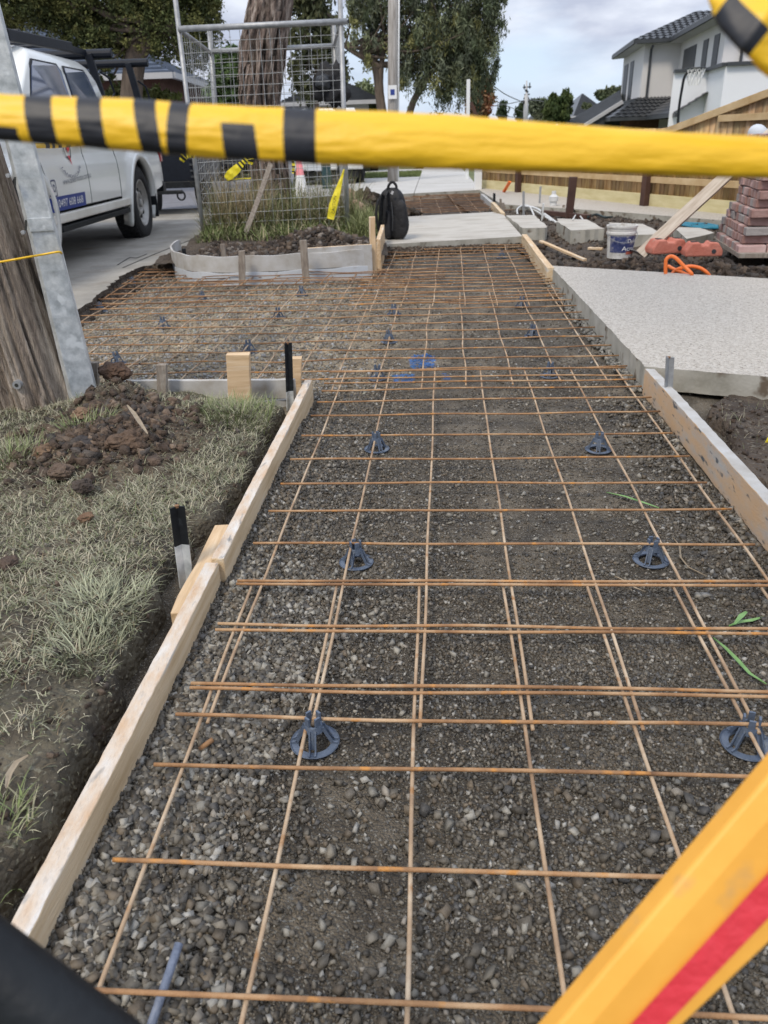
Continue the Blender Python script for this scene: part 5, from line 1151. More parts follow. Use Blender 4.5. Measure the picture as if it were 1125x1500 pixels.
for (x, y0, lab) in [(736, 151, 'left of two slim dark cypresses on the skyline'), (763, 151, 'right of two slim dark cypresses, beside the far power pole')]:
    tree(lab, (T(x, 200, 60).x, 60, 0), BL_(60, [(x, y0+14, 3.2, 15), (x, y0+8, 2.4, 9), (x, y0+24, 3.6, 10)]), 2600, .22, [(.035, .055, .025), (.05, .07, .03)], [[(T(x, 198, 60), .15), (T(x, 160, 60), .06)]], seed=11+x, limbs=0, clump=.7, up=2)
tree('hazy grey gum tree on the skyline right of the far power pole', (T(790, 200, 75).x, 75, 0), BL_(75, [(782, 156, 9, 9), (795, 152, 8, 8), (792, 166, 10, 9), (805, 158, 8, 9)]), 5000, .36, [(.10, .12, .075), (.13, .15, .10)], [[(T(787, 195, 75), .3), (T(787, 160, 75), .2)]], seed=14, clump=.5, limbs=5)
tree('grey green round bush left of the pencil pines', (T(797, 200, 55).x, 55, 0), BL_(55, [(797, 168, 10, 9), (793, 174, 10, 8)]), 3500, .24, [(.11, .125, .075), (.14, .15, .09)], [[(T(797, 198, 55), .12), (T(797, 170, 55), .1)]], seed=15, limbs=0, clump=.5)
for (x, yt, lab) in [(809, 139, 'shorter pointed conifer of the clump left of the steel roof'), (826, 133, 'tallest pointed conifer of the clump left of the steel roof')]:
    tree(lab, (T(x, 200, 48).x, 48, 0), BL_(48, [(x, yt+26, 9, 22), (x+1, yt+12, 4, 12), (x-6, yt+26, 4, 16), (x+7, yt+22, 4, 16)]), 6500, .19, [(.045, .07, .022), (.07, .095, .03)], [[(T(x, 198, 48), .16), (T(x, yt+14, 48), .06)]], seed=16+x, limbs=0, clump=.4, up=2.2)
tree('treetop peeping over the steel roof beside the two storey house', (T(885, 200, 70).x, 70, -1), BL_(70, [(888, 139, 14, 6), (905, 133, 10, 7), (860, 155, 6, 5)]), 3000, .34, [(.10, .125, .07), (.14, .16, .09)], [[(T(890, 190, 70), .25), (T(890, 145, 70), .2)]], seed=18, limbs=3)
tree('small round dark tree behind the blue roof, upper left', (T(245, 200, 34).x, 34, 0), BL_(34, [(246, 95, 13, 9), (236, 98, 8, 8), (216, 84, 12, 18)]), 4200, .16, [(.06, .075, .04), (.085, .10, .055)], [[(T(245, 200, 34), .15), (T(245, 100, 34), .1)]], seed=19, limbs=5)
tree('light green hedge bush below the blue roof', (T(190, 200, 20).x, 20, 0), BL_(20, [(170, 140, 14, 18), (220, 140, 26, 9), (245, 143, 16, 8), (165, 130, 8, 8)]), 7000, .09, [(.13, .155, .04), (.18, .20, .07)], [], seed=20, cat='hedge', name='hedge', limbs=0)

# weeds around the enclosure
def weeds(n, x0, x1, y0, y1, L0, L1, w0, w1, cols, lean, name, gx=None):
    X = rng.uniform(x0, x1, n); Y = rng.uniform(y0, y1, n); cols = np.array(cols); C = cols[rng.choice(len(cols), n)]*rng.uniform(.6, 1.3, (n, 1))
    Z = pz(X, Y); L_ = rng.uniform(L0, L1, n)*(.6+.8*fbm(X, Y, 3, 77)); return tag(blades(name, X, Y, Z-.01, L_, rng.uniform(w0, w1, n), C, rng.uniform(*lean, n), seg=5, droop=1.5), kind='stuff')
WC = [(.15, .175, .07), (.20, .215, .10), (.30, .275, .15), (.37, .31, .20), (.11, .13, .05), (.26, .20, .12)]
weeds(4800, -1.85, -.15, 8.70, 10.2, .15, .56, .005, .013, WC, (.1, 1.7), 'tall_weeds')
weeds(2400, -1.8, .0, 8.1, 8.8, .06, .24, .006, .013, [(.12, .15, .05), (.17, .19, .08), (.12, .16, .05), (.34, .30, .19)], (.6, 1.8), 'low_weeds')
weeds(520, -1.75, -1.2, 8.8, 9.4, .30, .72, .005, .009, [(.42, .35, .22), (.36, .28, .16)], (.1, .9), 'dry_weeds')
weeds(900, -.25, .06, 8.0, 9.3, .10, .34, .007, .014, WC[:2]+[(.3, .33, .15)], (.4, 1.5), 'corner_weeds')
blob('sandstone_rock', PT(523, 308, 9.5), (.10, .09, .10), 'pink', 'pink sandstone rock half in the weeds left of the backpack', 'rock', .3)
blob('sandstone_rock', PT(514, 287, 10.4), (.055, .05, .08), 'pink', 'smaller pale pink rock just above the larger pink rock', 'rock', .3)

# ================================================================== BACKPACK
bp = G(577, 352, .11); Yb = bp.y
e = empty('backpack', bp, 'black backpack with a top handle standing upright on the concrete strip', 'backpack')
def bag(name, c, w_, d_, h_, m='cloth', tap=.12, par_=None, nx=14, amp=.03, rotz=0):
    """soft box with bulge: rounded superellipse rings"""
    mb = MB(); rings = []; R = Matrix.Rotation(rotz, 3, 'Z')
    for j in range(nx+1):
        t = j/nx; s = (1-abs(2*t-1)**5*.55); s *= 1-tap*t; z = h_*t; ring = []
        for i in range(28):
            a = 2*math.pi*i/28; ca, sa = math.cos(a), math.sin(a); q = .55
            x = math.copysign(abs(ca)**q, ca)*w_/2*s; y = math.copysign(abs(sa)**q, sa)*d_/2*s*(1+.12*math.sin(t*math.pi))
            nn_ = mnoise.noise(Vector((x*14, y*14, z*11+c[0])))*amp*w_; v = R @ Vector((x+nn_, y+nn_, 0)); ring.append(Vector(c)+v+Vector((0, 0, z)))
        rings.append(ring)
    mb.ring(rings, m); return mb.build(name, par_, smooth=True)
bx, by = bp.x, bp.y+.09; rz_ = -.45
bag('main_compartment', (bx-.005, by+.03, .112), .285, .17, .47, rotz=rz_, par_=e, tap=.16)
bag('front_pocket', (bx+.055, by-.045, .118), .20, .085, .36, rotz=rz_, par_=e, tap=.15, amp=.05)
bag('lower_pocket', (bx-.055, by-.05, .125), .085, .075, .26, rotz=rz_, par_=e, tap=.1, amp=.06)
def strap(pts, w_, name, m='cloth'):
    mb = MB(); P_ = smooth([Vector(p) for p in pts], 5)
    for a, b in zip(P_, P_[1:]): mb.beam(a, b+(b-a)*.15, w_, .012, m, up=(.9, .3, .1))
    return mb.build(name, e, .003)
strap([(bx-.095, by-.02, .54), (bx-.145, by-.06, .47), (bx-.165, by-.055, .36), (bx-.155, by-.03, .24), (bx-.14, by, .17)], .055, 'shoulder_strap')
strap([(bx-.04, by-.03, .55), (bx-.075, by-.10, .49), (bx-.085, by-.105, .38), (bx-.09, by-.07, .27)], .05, 'shoulder_strap')
mb = MB(); mb.tube(smooth([Vector(p) for p in [(bx-.045, by+.01, .555), (bx-.035, by, .605), (bx+.0, by-.005, .635), (bx+.035, by-.01, .605), (bx+.04, by-.01, .55)]], 5), .013, 'cloth', 8); mb.build('top_handle', e, smooth=True)
for (x, z0, z1) in [(.10, .18, .42), (-.015, .20, .46)]:
    mb = MB(); mb.tube(smooth([Vector((bx+x, by-.098, z0)), Vector((bx+x+.008, by-.105, (z0+z1)/2)), Vector((bx+x, by-.09, z1))], 5), .004, 'gutter', 6); mb.build('zip', e)
mb = MB(); mb.box((bx-.005, by-.10, .545), (.022, .006, .03), 'soffit', Matrix.Rotation(.5, 3, 'Y')); mb.build('zip_tag', e)

# ================================================================== CONCRETE PADS AND YARD OBJECTS
def pad(pts, z, th, label, name='concrete_pad', cat='concrete pad', m='concrete'):
    P_ = [G(x, y, z) for x, y in pts]; c = sum(P_, Vector())/len(P_); poly = []
    for i in range(len(P_)): poly += rough_edge(P_[i], P_[(i+1) % len(P_)], 7, .010)
    # round the corners a little
    mb = MB(); mb.prism(poly, z-th, z, m, 'slabside' if m == 'concrete' else m); o = mb.build(name, None, .012, loc=(c.x, c.y, z-th)); return tag(o, label, cat)
pad([(741, 315.5), (782, 315), (801, 331), (800, 333.5), (766, 334)], .14, .17, 'pale concrete pad touching the right side of the backpack slab')
pad([(816, 320), (860, 321.5), (885, 335), (837, 337.5), (817, 325)], .15, .16, 'square pale concrete pad left of the paint bucket')
pad([(893, 326), (942, 328), (972, 343), (900, 345)], .14, .14, 'concrete pad behind the paint bucket')
pad([(984, 332), (1027, 334), (1046, 341), (1008, 350)], .14, .14, 'concrete pad between the leaning plank and the brick stack')
F0, F1, F2, F3, F4 = G(703, 279, .1), G(735, 299, .1), G(900, 310, .1), G(1054, 322.5, .1), G(1160, 331, .1)
K0, K1, K2, K3 = G(705, 273.5, .1), G(760, 281, .1), G(960, 300, .1), G(1160, 319, .1)
sheet('side_path', [F0[:2], F1[:2], F2[:2], F3[:2], F4[:2], K3[:2], K2[:2], K1[:2], K0[:2]], .10, 'aggregate', .09, 'slabside')
board('form_board', G(722, 296, .13), G(737, 312, .12), .05, .10, 'timberw', 'short pale form board between the far soil bed and the small pegs', 'form board', n=5)
board('form_board', G(706, 284, .12), G(722, 297, .12), .05, .10, 'formgrey', 'grey form board at the right of the far soil bed', 'form board', n=5)
for (bx_, by_, tx_, ty_, w_, mm, lab, zz) in [
   (724, 299, 724, 283, .035, 'black', 'dark steel peg at the corner of the far soil bed', .08), (734, 306, 733, 291, .03, 'oldwood', 'grey peg just right of the dark peg', .06),
   (737, 309, 737, 297, .035, 'oldwood', 'short brown peg nearest the small pad', .06), (775, 344, 775, 329, .04, 'black', 'black peg between the short form board and the first concrete pad', .02),
   (790, 303, 792, 273, .026, 'galvpipe', 'thin silver riser pipe with a tap', .05), (767, 312, 767, 280, .028, 'galvpipe', 'grey pipe stake with a yellow foot', .05),
   (794, 322, 796, 298, .022, 'pvc', 'thin pale pipe stake among the white hoses', .05), (825, 310, 826, 300, .03, 'oldwood', 'tiny brown peg left of the dark timber post', .05)]:
    stake('peg', bx_, by_, tx_, ty_, w_, w_, mm, lab, 'peg', zb=zz)
stake('timber_post', 833, 320, 840, 259, .085, .075, 'darkpost', 'dark square timber post leaning in the yard soil', 'post', zb=.04)
mb = MB(); c = G(810, 306, .06); mb.lathe((c.x, c.y, c.z), [(.0, 0), (.05, 0), (.05, .10), (.065, .10), (.065, .16), (.05, .17), (.03, .19), (.03, .23), (.0, .23)], 'pvc', 14); tag(mb.build('water_valve', smooth=False), 'small grey and white water valve standing in the yard soil', 'valve')
mb = MB(); mb.beam(G(796, 311, .08), G(862, 318, .08), .08, .05, 'darkpost'); tag(mb.build('buried_timber'), 'dark red timber lying half buried between valve and post', 'timber')
def hose(pts, r, m, label, name='hose', cat='hose'):
    mb = MB(); mb.tube(smooth([Vector(p) for p in pts], 6), r, m, 8); return tag(mb.build(name, smooth=True), label, cat)
hose([G(758, 314, .03), G(758, 306, .07), PT(766, 301, 11.6), PT(776, 303, 11.2), G(783, 318, .05)], .012, 'pvc', 'looped white conduit around the grey pipe stake', 'conduit', 'conduit')
hose([PT(768, 302, 11.4), PT(785, 305, 11.), PT(800, 315, 10.5), G(815, 326, .05)], .014, 'pvc', 'long white conduit curving down towards the square pad', 'conduit', 'conduit')
hose([PT(774, 303, 11.3), PT(790, 312, 10.8), G(810, 325, .04)], .013, 'pvc', 'second white conduit below the long one', 'conduit', 'conduit')
hose([G(839, 322, .16), PT(846, 313, 10.6), G(856, 325, .14)], .009, 'pvc', 'little white loop of conduit over the square pad', 'conduit', 'conduit')
hose([G(838, 305, .15), PT(845, 312, 11), G(858, 318, .08), G(873, 314, .08), G(885, 318, .06), G(897, 318, .05)], .014, 'cable', 'dark green cable lying on the soil right of the timber post', 'cable', 'cable')
for k in range(4):
    hose([G(998, 326+k*1.2, .05), G(1015, 327+k*1.8, .06), G(1035, 328+k*2., .06), G(1052, 331+k*1.2, .05)], .011, 'bluehose', ['topmost blue poly pipe strand left of the brick stack', 'second blue poly pipe strand from the top', 'third blue poly pipe strand from the top', 'lowest blue poly pipe strand left of the brick stack'][k], 'poly_pipe', 'pipe')
Yh = 5.42
hose([PT(975, 408, Yh), PT(975, 390, Yh), PT(976, 380, Yh), PT(982, 375.5, Yh), PT(990, 378, Yh-.03), PT(1002, 390, Yh-.06), PT(1013, 401, Yh-.1), PT(1010, 404, Yh-.05), PT(996, 398, Yh+.02), PT(986, 394, Yh+.08), PT(979, 390, Yh+.14)], .0125, 'hose', 'orange hose loop poking up behind the aggregate slab', 'hose')
hose([PT(982, 404, Yh+.06), PT(990, 396, Yh+.05), PT(1000, 392, Yh+.02), PT(1012, 390, Yh), PT(1026, 393, Yh-.02), PT(1036, 400, Yh-.04), PT(1041, 408, Yh-.04)], .0125, 'hose', 'second orange hose loop, right of the first', 'hose')
# paint bucket
bc = G(907, 377, .06); bc.z = .06
e = empty('paint_bucket', bc, 'dirty white paint bucket with a worn navy label, half sunk in the spoil', 'bucket')
rb0, rb1, hb = .100, .117, .255
mb = MB(); mb.lathe(bc, [(0, .0), (rb0, 0), (rb0+.013, hb*.72), (rb1+.004, hb*.74), (rb1+.004, hb*.80), (rb1, hb*.82), (rb1+.003, hb*.93), (rb1+.008, hb*.94), (rb1+.008, hb), (rb1-.006, hb), (rb1-.01, hb*.9), (rb0-.01, .02), (0, .02)], 'bucket', 48); mb.build('tub', e, smooth=False)
mb = MB(); A_ = [math.radians(205+150*i/30) for i in range(31)]
def bk(a, z, o_=.002): r = rb0+.013*z/(hb*.72)+o_; return Vector((bc.x+r*math.cos(a), bc.y+r*math.sin(a), bc.z+z))
mb.ring([[bk(a, .05), bk(a, hb*.70)] for a in A_], 'label', closed=False); mb.build('paper_label', e)
mb = MB(); mb.ring([[bk(a, .035, .003), bk(a, .058, .003)] for a in A_[15:]], 'labelred', closed=False); mb.build('red_strip', e)
text('Dulux', .046, 'brand_lettering', 'inkwhite', lambda x, y, W: bk(math.radians(280)+x/.107, .125+y, .004), e)
text('Acryl', .058, 'label_lettering', 'inkwhite', lambda x, y, W: bk(math.radians(260)+x/.107, .065+y*.9, .004), e)
mb = MB(); mb.tube(smooth([Vector((bc.x+(rb1+.01)*math.cos(a), bc.y+(rb1+.012)*math.sin(a), bc.z+hb*.78-.07*math.sin(a-math.pi))) for a in np.linspace(math.pi, 2*math.pi, 12)], 2), .0022, 'galvpipe', 6); mb.build('wire_handle', e)
# leaning plank over the bricks
M['plank'] = mat('dusty plank', [(.36, .29, .22), (.50, .43, .35), (.60, .54, .46)], 6, .85, .6, 40, stretch=(.7, 8, 8), dist=.003)
pl0, pl1 = G(938, 372, .10), PT(1150, 176, 6.75)
board('leaning_plank', pl0, pl1, .095, .035, 'plank', 'long pale plank leaning from the soil up over the brick stack', 'plank', up=(-.4, -.9, .55), n=20)
board('timber_offcut', G(862, 362, .1), G(883, 363, .1), .04, .02, 'timber', 'small pine offcut left of the bucket', 'timber offcut', n=3)
board('flat_blade', G(922, 364, .14), G(945, 375, .07), .09, .006, 'galvpipe', 'flat grey steel blade sticking out of the spoil beside the bucket', 'tool blade', n=3)
# red barrier feet
def foot(c, rot, label, s=1.):
    s *= .86
    e = empty('plastic_block', c, label, 'barrier foot', 'dusty red plastic barrier feet')
    R = Matrix.Rotation(rot, 3, 'Z'); pr = [(-.18, 0), (.18, 0), (.18, .055), (.13, .13), (.05, .135), (.035, .105), (-.035, .105), (-.05, .135), (-.13, .13), (-.18, .055)]
    mb = MB(); mb.ring([[Vector(c)+R @ Vector((x*s, y*s, z*s)) for x, z in pr] for y in (-.10, -.04, .04, .10)], 'redsheet'); mb.build('foot_body', e, .010)
    mb = MB(); q = Vector(c)+R @ Vector((.09*s, -.102*s, .05*s)); mb.tube([q, q+R @ Vector((0, -.003, 0))], .022*s, 'gutter', 12); mb.build('end_plug', e)
    for x in (-.09, .09):
        mb = MB(); mb.box(Vector(c)+R @ Vector((x*s, 0, .134*s)), (.04, .05, .006), 'ink', R); mb.build('socket', e)
foot(G(975, 370, .11), .1, 'dusty red barrier foot behind the foot of the leaning plank', .95)
foot(G(1027, 374, .11), -.12, 'red barrier foot with a grey plug against the brick stack', .9)
# brick stack
C0_ = G(1079, 386, .08); Lf = G(1033, 354, .08); dirL = (Lf-C0_); dirL.z = 0; dirL = dirL.normalized(); dirR = Vector((-dirL.y, dirL.x, 0))*-1
if dirR.x < 0: dirR = -dirR
meshes = {}
def brickmesh(m, l, w_, h_):
    mb = MB(); mb.box((0, 0, 0), (l, w_, h_), m); 
    for i, v in enumerate(mb.v): mb.v[i] = tuple(a+random.uniform(-.003, .003) for a in v)
    me = bpy.data.meshes.new('paver'); me.from_pydata(mb.v, [], mb.f); me.materials.append(M[m]); return me
BM = [brickmesh(m, .195, .098, .058) for m in ('paving',)*4+('pavinggrey',)*2+('pavingpink',)*2]
BW = [brickmesh('pavingpink', .195, .098, .058), brickmesh('pavinggrey', .195, .098, .058), brickmesh('pavingpink', .195, .098, .058)]
ORD = ['first', 'second', 'third', 'fourth', 'fifth', 'sixth', 'seventh', 'eighth', 'ninth', 'tenth', 'eleventh', 'twelfth', 'thirteenth', 'fourteenth', 'fifteenth']
def put(pool, c, ang, lab):
    o = bpy.data.objects.new('paver', random.choice(pool)); COL.objects.link(o); o.location = c; o.rotation_euler = (random.uniform(-.015, .015), random.uniform(-.015, .015), ang+random.uniform(-.03, .03))
    mo = o.modifiers.new('b', 'BEVEL'); mo.width = .006; mo.segments = 2; tag(o, lab, 'paver', 'pavers in the tall stack')
aL = math.atan2(dirL.y, dirL.x)
for k in range(13):
    z = .10+.0625*k; ins = .0 if k == 0 else (.06 if k < 3 else (.10 if k < 5 else .12+.006*k)); c = C0_+dirR*(ins*.55)+dirL*(ins*.25); nL = 9 if k < 3 else (8 if k < 5 else 7)
    for i in range(nL):   # left face: brick ends
        stag = (.05 if k % 2 else 0)
        put(BM, c+dirL*(.05+.101*i+stag)+dirR*(.10+random.uniform(-.008, .008))+Vector((0, 0, z)), aL+math.pi/2, 'paver end, left face of the tall stack, %s layer up, %s from the corner' % (ORD[k], ORD[i]))
    for i in range(3):    # right face: brick sides
        put(BW, c+dirR*(.30+.2*i+(.05 if k % 2 else 0))+dirL*.05+Vector((0, 0, z)), aL+math.pi/2, 'paver side, front face of the tall stack, %s layer up, %s from corner' % (ORD[k], ORD[i]))
mb = MB(); mb.box(C0_+dirR*.45+dirL*.55+Vector((0, 0, .42)), (.62, .75, .70), 'ink', Matrix.Rotation(aL+math.pi/2, 3, 'Z'))  # black box: the shade between the pavers put into its colour
o = tag(mb.build('shaded_paver_core', loc=tuple(C0_+dirR*.45+dirL*.55)), 'core of pavers inside the tall stack, coloured black for shade', 'pavers')
mb = MB(); mb.box(C0_+dirR*.35+dirL*.4+Vector((0, 0, .065)), (.72, .95, .03), 'oldwood', Matrix.Rotation(aL+math.pi/2, 3, 'Z')); tag(mb.build('pallet_board', loc=tuple(C0_)), 'grey timber board under the tall paver stack', 'pallet')

# ================================================================== PALING FENCE
fa, fb = Vector((2.091, 15.945, .1)), Vector((4.298, 8.915, .1)); fd = (fb-fa); FL = fd.length; fu = fd.normalized(); fn = Vector((fu.y, -fu.x, 0));
if fn.x > 0: fn = -fn
e = empty('paling_fence', fa, 'timber paling fence with pale plinth, raking up at its right end', 'fence')
rake0 = (Vector((3.72, 10.75, 0))-Vector((fa.x, fa.y, 0))).length
def ftop(s): return 1.02 if s < rake0 else min(1.02+(s-rake0)*.205, 1.9)
V = []; Fq = []; Cc = []
s = 0; TOT = FL+3.0
while s < TOT:
    w_ = .094; z1 = ftop(s+w_/2)+random.uniform(-.004, .004); z0 = .24; o_ = random.uniform(0, .008); p = fa+fu*s+fn*o_; q = fa+fu*(s+w_)+fn*o_; bk_ = fn*-.014; zz1 = ftop(s); zz2 = ftop(s+w_)
    n0 = len(V); V += [(p.x, p.y, z0), (q.x, q.y, z0), (q.x, q.y, zz2), (p.x, p.y, zz1), (p.x+bk_.x, p.y+bk_.y, z0), (q.x+bk_.x, q.y+bk_.y, z0), (q.x+bk_.x, q.y+bk_.y, zz2), (p.x+bk_.x, p.y+bk_.y, zz1)]
    Fq += [[n0+i for i in f] for f in ((0, 1, 2, 3), (7, 6, 5, 4), (3, 2, 6, 7), (0, 4, 5, 1), (1, 5, 6, 2), (0, 3, 7, 4))]; k_ = random.uniform(.68, 1.25); Cc += [(k_*random.uniform(.95, 1.05), k_, k_*random.uniform(.85, 1.05))]*8; s += .0995
npmesh('paling_panel', np.array(V), np.array(Fq), 'paling', np.array(Cc), parent=e)
def frail(s0, z0, s1, z1, h_, m='rail', name='rail', off=.03, w_=.035):
    mb = MB(); a = fa+fu*s0+fn*off; b = fa+fu*s1+fn*off; mb.beam((a.x, a.y, z0), (b.x, b.y, z1), w_, h_, m); return mb.build(name, e, .003)
frail(0, .42, TOT, .42, .075, off=.032); frail(0, .84, rake0+.3, .84, .075, off=.032)
frail(rake0-1.2, .72, TOT, .72+(TOT-rake0+1.2)*.205, .075, off=.034); frail(rake0+1.0, 1.10, TOT, 1.10, .07, off=.032)
frail(-.02, .17, TOT, .17, .15, 'plinth', 'plinth', off=.012, w_=.04)
for k in range(5):
    s = 1.75+3.62*k-1.8 if 0 else [0.02, 1.66, 5.28, 7.42, 9.8][k]; p = fa+fu*s+fn*.075; mb = MB(); zt = ftop(s)-.12 if k else 1.05; mb.box((p.x, p.y, zt/2+.04), (.10, .08, zt), 'darkpost' if k else 'white', Matrix.Rotation(math.atan2(fu.y, fu.x), 3, 'Z')); mb.build('post', e, .004)
mb = MB(); a = PT(748, 296, 14.0); mb.beam(G(738, 281, .11), PT(747, 266, 14.1), .05, .02, 'hose', up=(0, 1, 0)); tag(mb.build('orange_marker'), 'flat orange marker leaning on a dark fence post', 'marker')
# gate posts at the footpath
def sq_post(label, px, pyb, pyt, w_, m='white', Y=None, name='post'):
    p = G(px, pyb, .1); q = PT(px+.03*(pyb-pyt), pyt, p.y); mb = MB(); mb.box((p.x, p.y, (p.z+q.z)/2), (w_, w_, q.z-p.z+.02), m); return tag(mb.build(name, None, .004, loc=p), label, 'post')
sq_post('tall slim white square post beyond the end of the paling fence', 684, 262, 117, .075)
sq_post('stout white post standing at the footpath edge by the fence end', 700, 277, 215, .13)
mb = MB(); a, b = PT(690, 150, 18.9), PT(704, 186, 18.9); mb.beam(a, b, .07, .05, 'darkpost', up=(0, 1, 0)); mb.beam(b, G(708, 262, .1), .07, .05, 'darkpost', up=(0, 1, 0)); tag(mb.build('post_brace'), 'dark brace leaning against the tall slim white post', 'brace')

# roadside pole with conduit and small sign
p = G(575, 266, .1); q = PT(576, 0, p.y)
e = empty('roadside_pole', p, 'grey timber street pole with a white conduit and a small blue and white plate', 'power pole')
sc_ = (PT(585, 240, p.y)-PT(575, 240, p.y)).length/10
mb = MB(); mb.tube([p-Vector((0, 0, .1)), p.lerp(q, .5), q+(q-p)*.4], [7.6*sc_, 7.2*sc_, 6.6*sc_], 'streetpole', 20); mb.build('pole_shaft', e, smooth=True)
mb = MB(); r_ = 8.0*sc_; mb.tube([p+Vector((r_, -.02, 0)), q+(q-p)*.4+Vector((r_*.9, -.02, 0))], 1.4*sc_, 'white', 8); mb.build('conduit', e, smooth=True)
s0 = PT(575, 135, p.y-7.6*sc_-.03); mb = MB(); mb.box(s0, (12*sc_, .01, 17*sc_), 'white'); mb.build('plate', e, .01)
mb = MB(); mb.box(s0-Vector((0, .008, 0)), (6*sc_, .006, 7*sc_), 'signblue'); mb.build('blue_mark', e)

# far power pole and wires
p = G(769, 201, -1.5) if 0 else PT(769, 198, 58); q = PT(771.5, 118, 58)
e = empty('far_power_pole', p, 'distant power pole with insulators and fittings on the skyline', 'power pole')
mb = MB(); mb.tube([p-Vector((0, 0, 1)), PT(771, 140, 58), PT(771.3, 138, 58), q], [.19, .15, .07, .05], 'soffit', 8); mb.build('pole_shaft', e, smooth=True)
mb = MB(); sc2 = .05
for (x0, y0, x1, y1, r_) in [(766, 150, 776, 147, .12), (767, 144, 775, 144, .07), (768, 139, 776, 138, .05), (766, 128, 778, 127, .05), (768, 124, 768, 131, .04), (776, 121, 776, 130, .04), (770, 131, 773, 136, .09)]:
    mb.tube([PT(x0, y0, 58), PT(x1, y1, 58)], r_, 'gutter', 6)
mb.build('fittings', e)
def wire(pts, Y0, Y1, label, r=.028):
    n_ = len(pts); mb = MB(); mb.tube(smooth([PT(x, y, Y0+(Y1-Y0)*i/(n_-1)) for i, (x, y) in enumerate(pts)], 5), r, 'gutter', 4); tag(mb.build('overhead_wire'), label, 'wire')
wire([(690, 104), (713, 118), (740, 138), (767, 150)], 40, 58, 'steep overhead wire from the casuarina down to the far pole')
wire([(700, 156), (725, 155), (750, 151), (768, 147)], 40, 58, 'nearly level overhead wire left of the far pole', .022)
wire([(700, 138), (730, 150), (750, 158), (766, 164)], 40, 58, 'lower slanting overhead wire left of the far pole', .02)
wire([(771, 146), (785, 147), (800, 150)], 58, 70, 'short overhead wire right of the far pole', .03)
wire([(722, 168), (745, 171), (768, 173)], 50, 58, 'lowest thin wire just above the tape', .018)

# ================================================================== VEHICLES IN THE STREET
def street_ute(label, Y, x0, x1, m, plate=None):
    xc = (x0+x1)/2; W_ = x1-x0; e = empty('parked_truck', (xc, Y, .05), label, 'parked vehicle')
    mb = MB(); R = [[Vector((xc+sx*W_/2*a, Y+d_, z)) for sx, z in ((-1, z0), (1, z0), (1, z1), (-1, z1))] for d_, a, z0, z1 in ((0, .97, .42, .95), (.04, 1, .40, 1.02), (1.2, 1, .38, 1.10), (4.6, 1, .38, 1.10), (4.7, .96, .42, 1.0))]
    mb.ring(R, m); mb.build('body', e, .03)
    mb = MB(); R = [[Vector((xc+sx*W_/2*a, Y+d_, z)) for sx in (-1, 1)] for d_, a, z in ((1.1, .92, 1.08), (1.7, .82, 1.62), (1.9, .78, 1.70), (3.5, .78, 1.70), (3.9, .88, 1.08))]; mb.ring(R, m, closed=False)
    mb.build('cab', e); mb = MB(); mb.ring([[Vector((xc+sx*W_/2*.86*a, Y+d_-.015, z)) for sx in (-1, 1)] for d_, a, z in ((1.15, 1, 1.14), (1.68, .92, 1.60))], 'glass', closed=False); mb.build('windscreen', e)
    mb = MB(); mb.box((xc, Y-.07, .52), (W_*.98, .16, .20), m); mb.build('bumper', e, .03)
    mb = MB(); mb.box((xc, Y-.01, .80), (W_*.55, .03, .20), 'gutter'); mb.build('grille', e, .01)
    for sx in (-1, 1):
        mb = MB(); mb.box((xc+sx*W_*.40, Y+.0, .84), (W_*.16, .05, .16), 'glass'); mb.build('headlight', e, .02)
        for yy in (.75, 3.9): mb = MB(); mb.tube([Vector((xc+sx*(W_/2-.24), Y+yy, .38)), Vector((xc+sx*(W_/2+.01), Y+yy, .38))], .36, 'rubber', 24); mb.build('wheel', e, .03)
    mb = MB(); mb.box((xc, Y+.3, .30), (W_*.85, .5, .14), 'ink'); mb.build('skid_plate', e)
    if plate: mb = MB(); mb.box((plate.x, Y-.16, plate.z), (.37, .012, .13), 'plate'); mb.build('number_plate', e)
p0, p1 = PT(428, 250, 19), PT(532, 250, 19)
street_ute('white vehicle facing the camera behind the traffic cone, with a number plate', 19, p0.x, p1.x, 'paint', PT(461, 245, 18.9))
p0, p1 = PT(478, 250, 26), PT(554, 250, 26)
street_ute('cream vehicle parked beyond the white one, left of the street pole', 26, p0.x, p1.x, 'paintd')
p0, p1 = PT(292, 240, 24), PT(335, 240, 24)
street_ute('dark grey vehicle seen through the left of the wire panel', 24, p0.x-.5, p1.x, 'navy')
c = PT(441, 278, 16.6); c.z = .05
e = empty('traffic_cone', c, 'faded pink and white traffic cone behind the wire panel', 'traffic cone')
mb = MB(); mb.lathe(c, [(.14, .03), (.085, .36)], 'coneW', 18); mb.lathe(c, [(.084, .36), (.04, .72), (.0, .73)], 'coneP', 18); mb.build('cone_body', e, smooth=True); mb = MB(); mb.box(c+Vector((0, 0, .015)), (.36, .36, .03), 'coneP'); mb.build('base', e, .01)
a = PT(479, 268, 17.5); mb = MB(); mb.box((a.x, 17.5, .55), (.19, .19, 1.0), 'teal'); mb.box((a.x, 17.5, 1.06), (.22, .22, .05), 'teal'); tag(mb.build('bollard', None, .01, loc=(a.x, 17.5, .05)), 'dark teal square bollard right of the traffic cone', 'bollard')

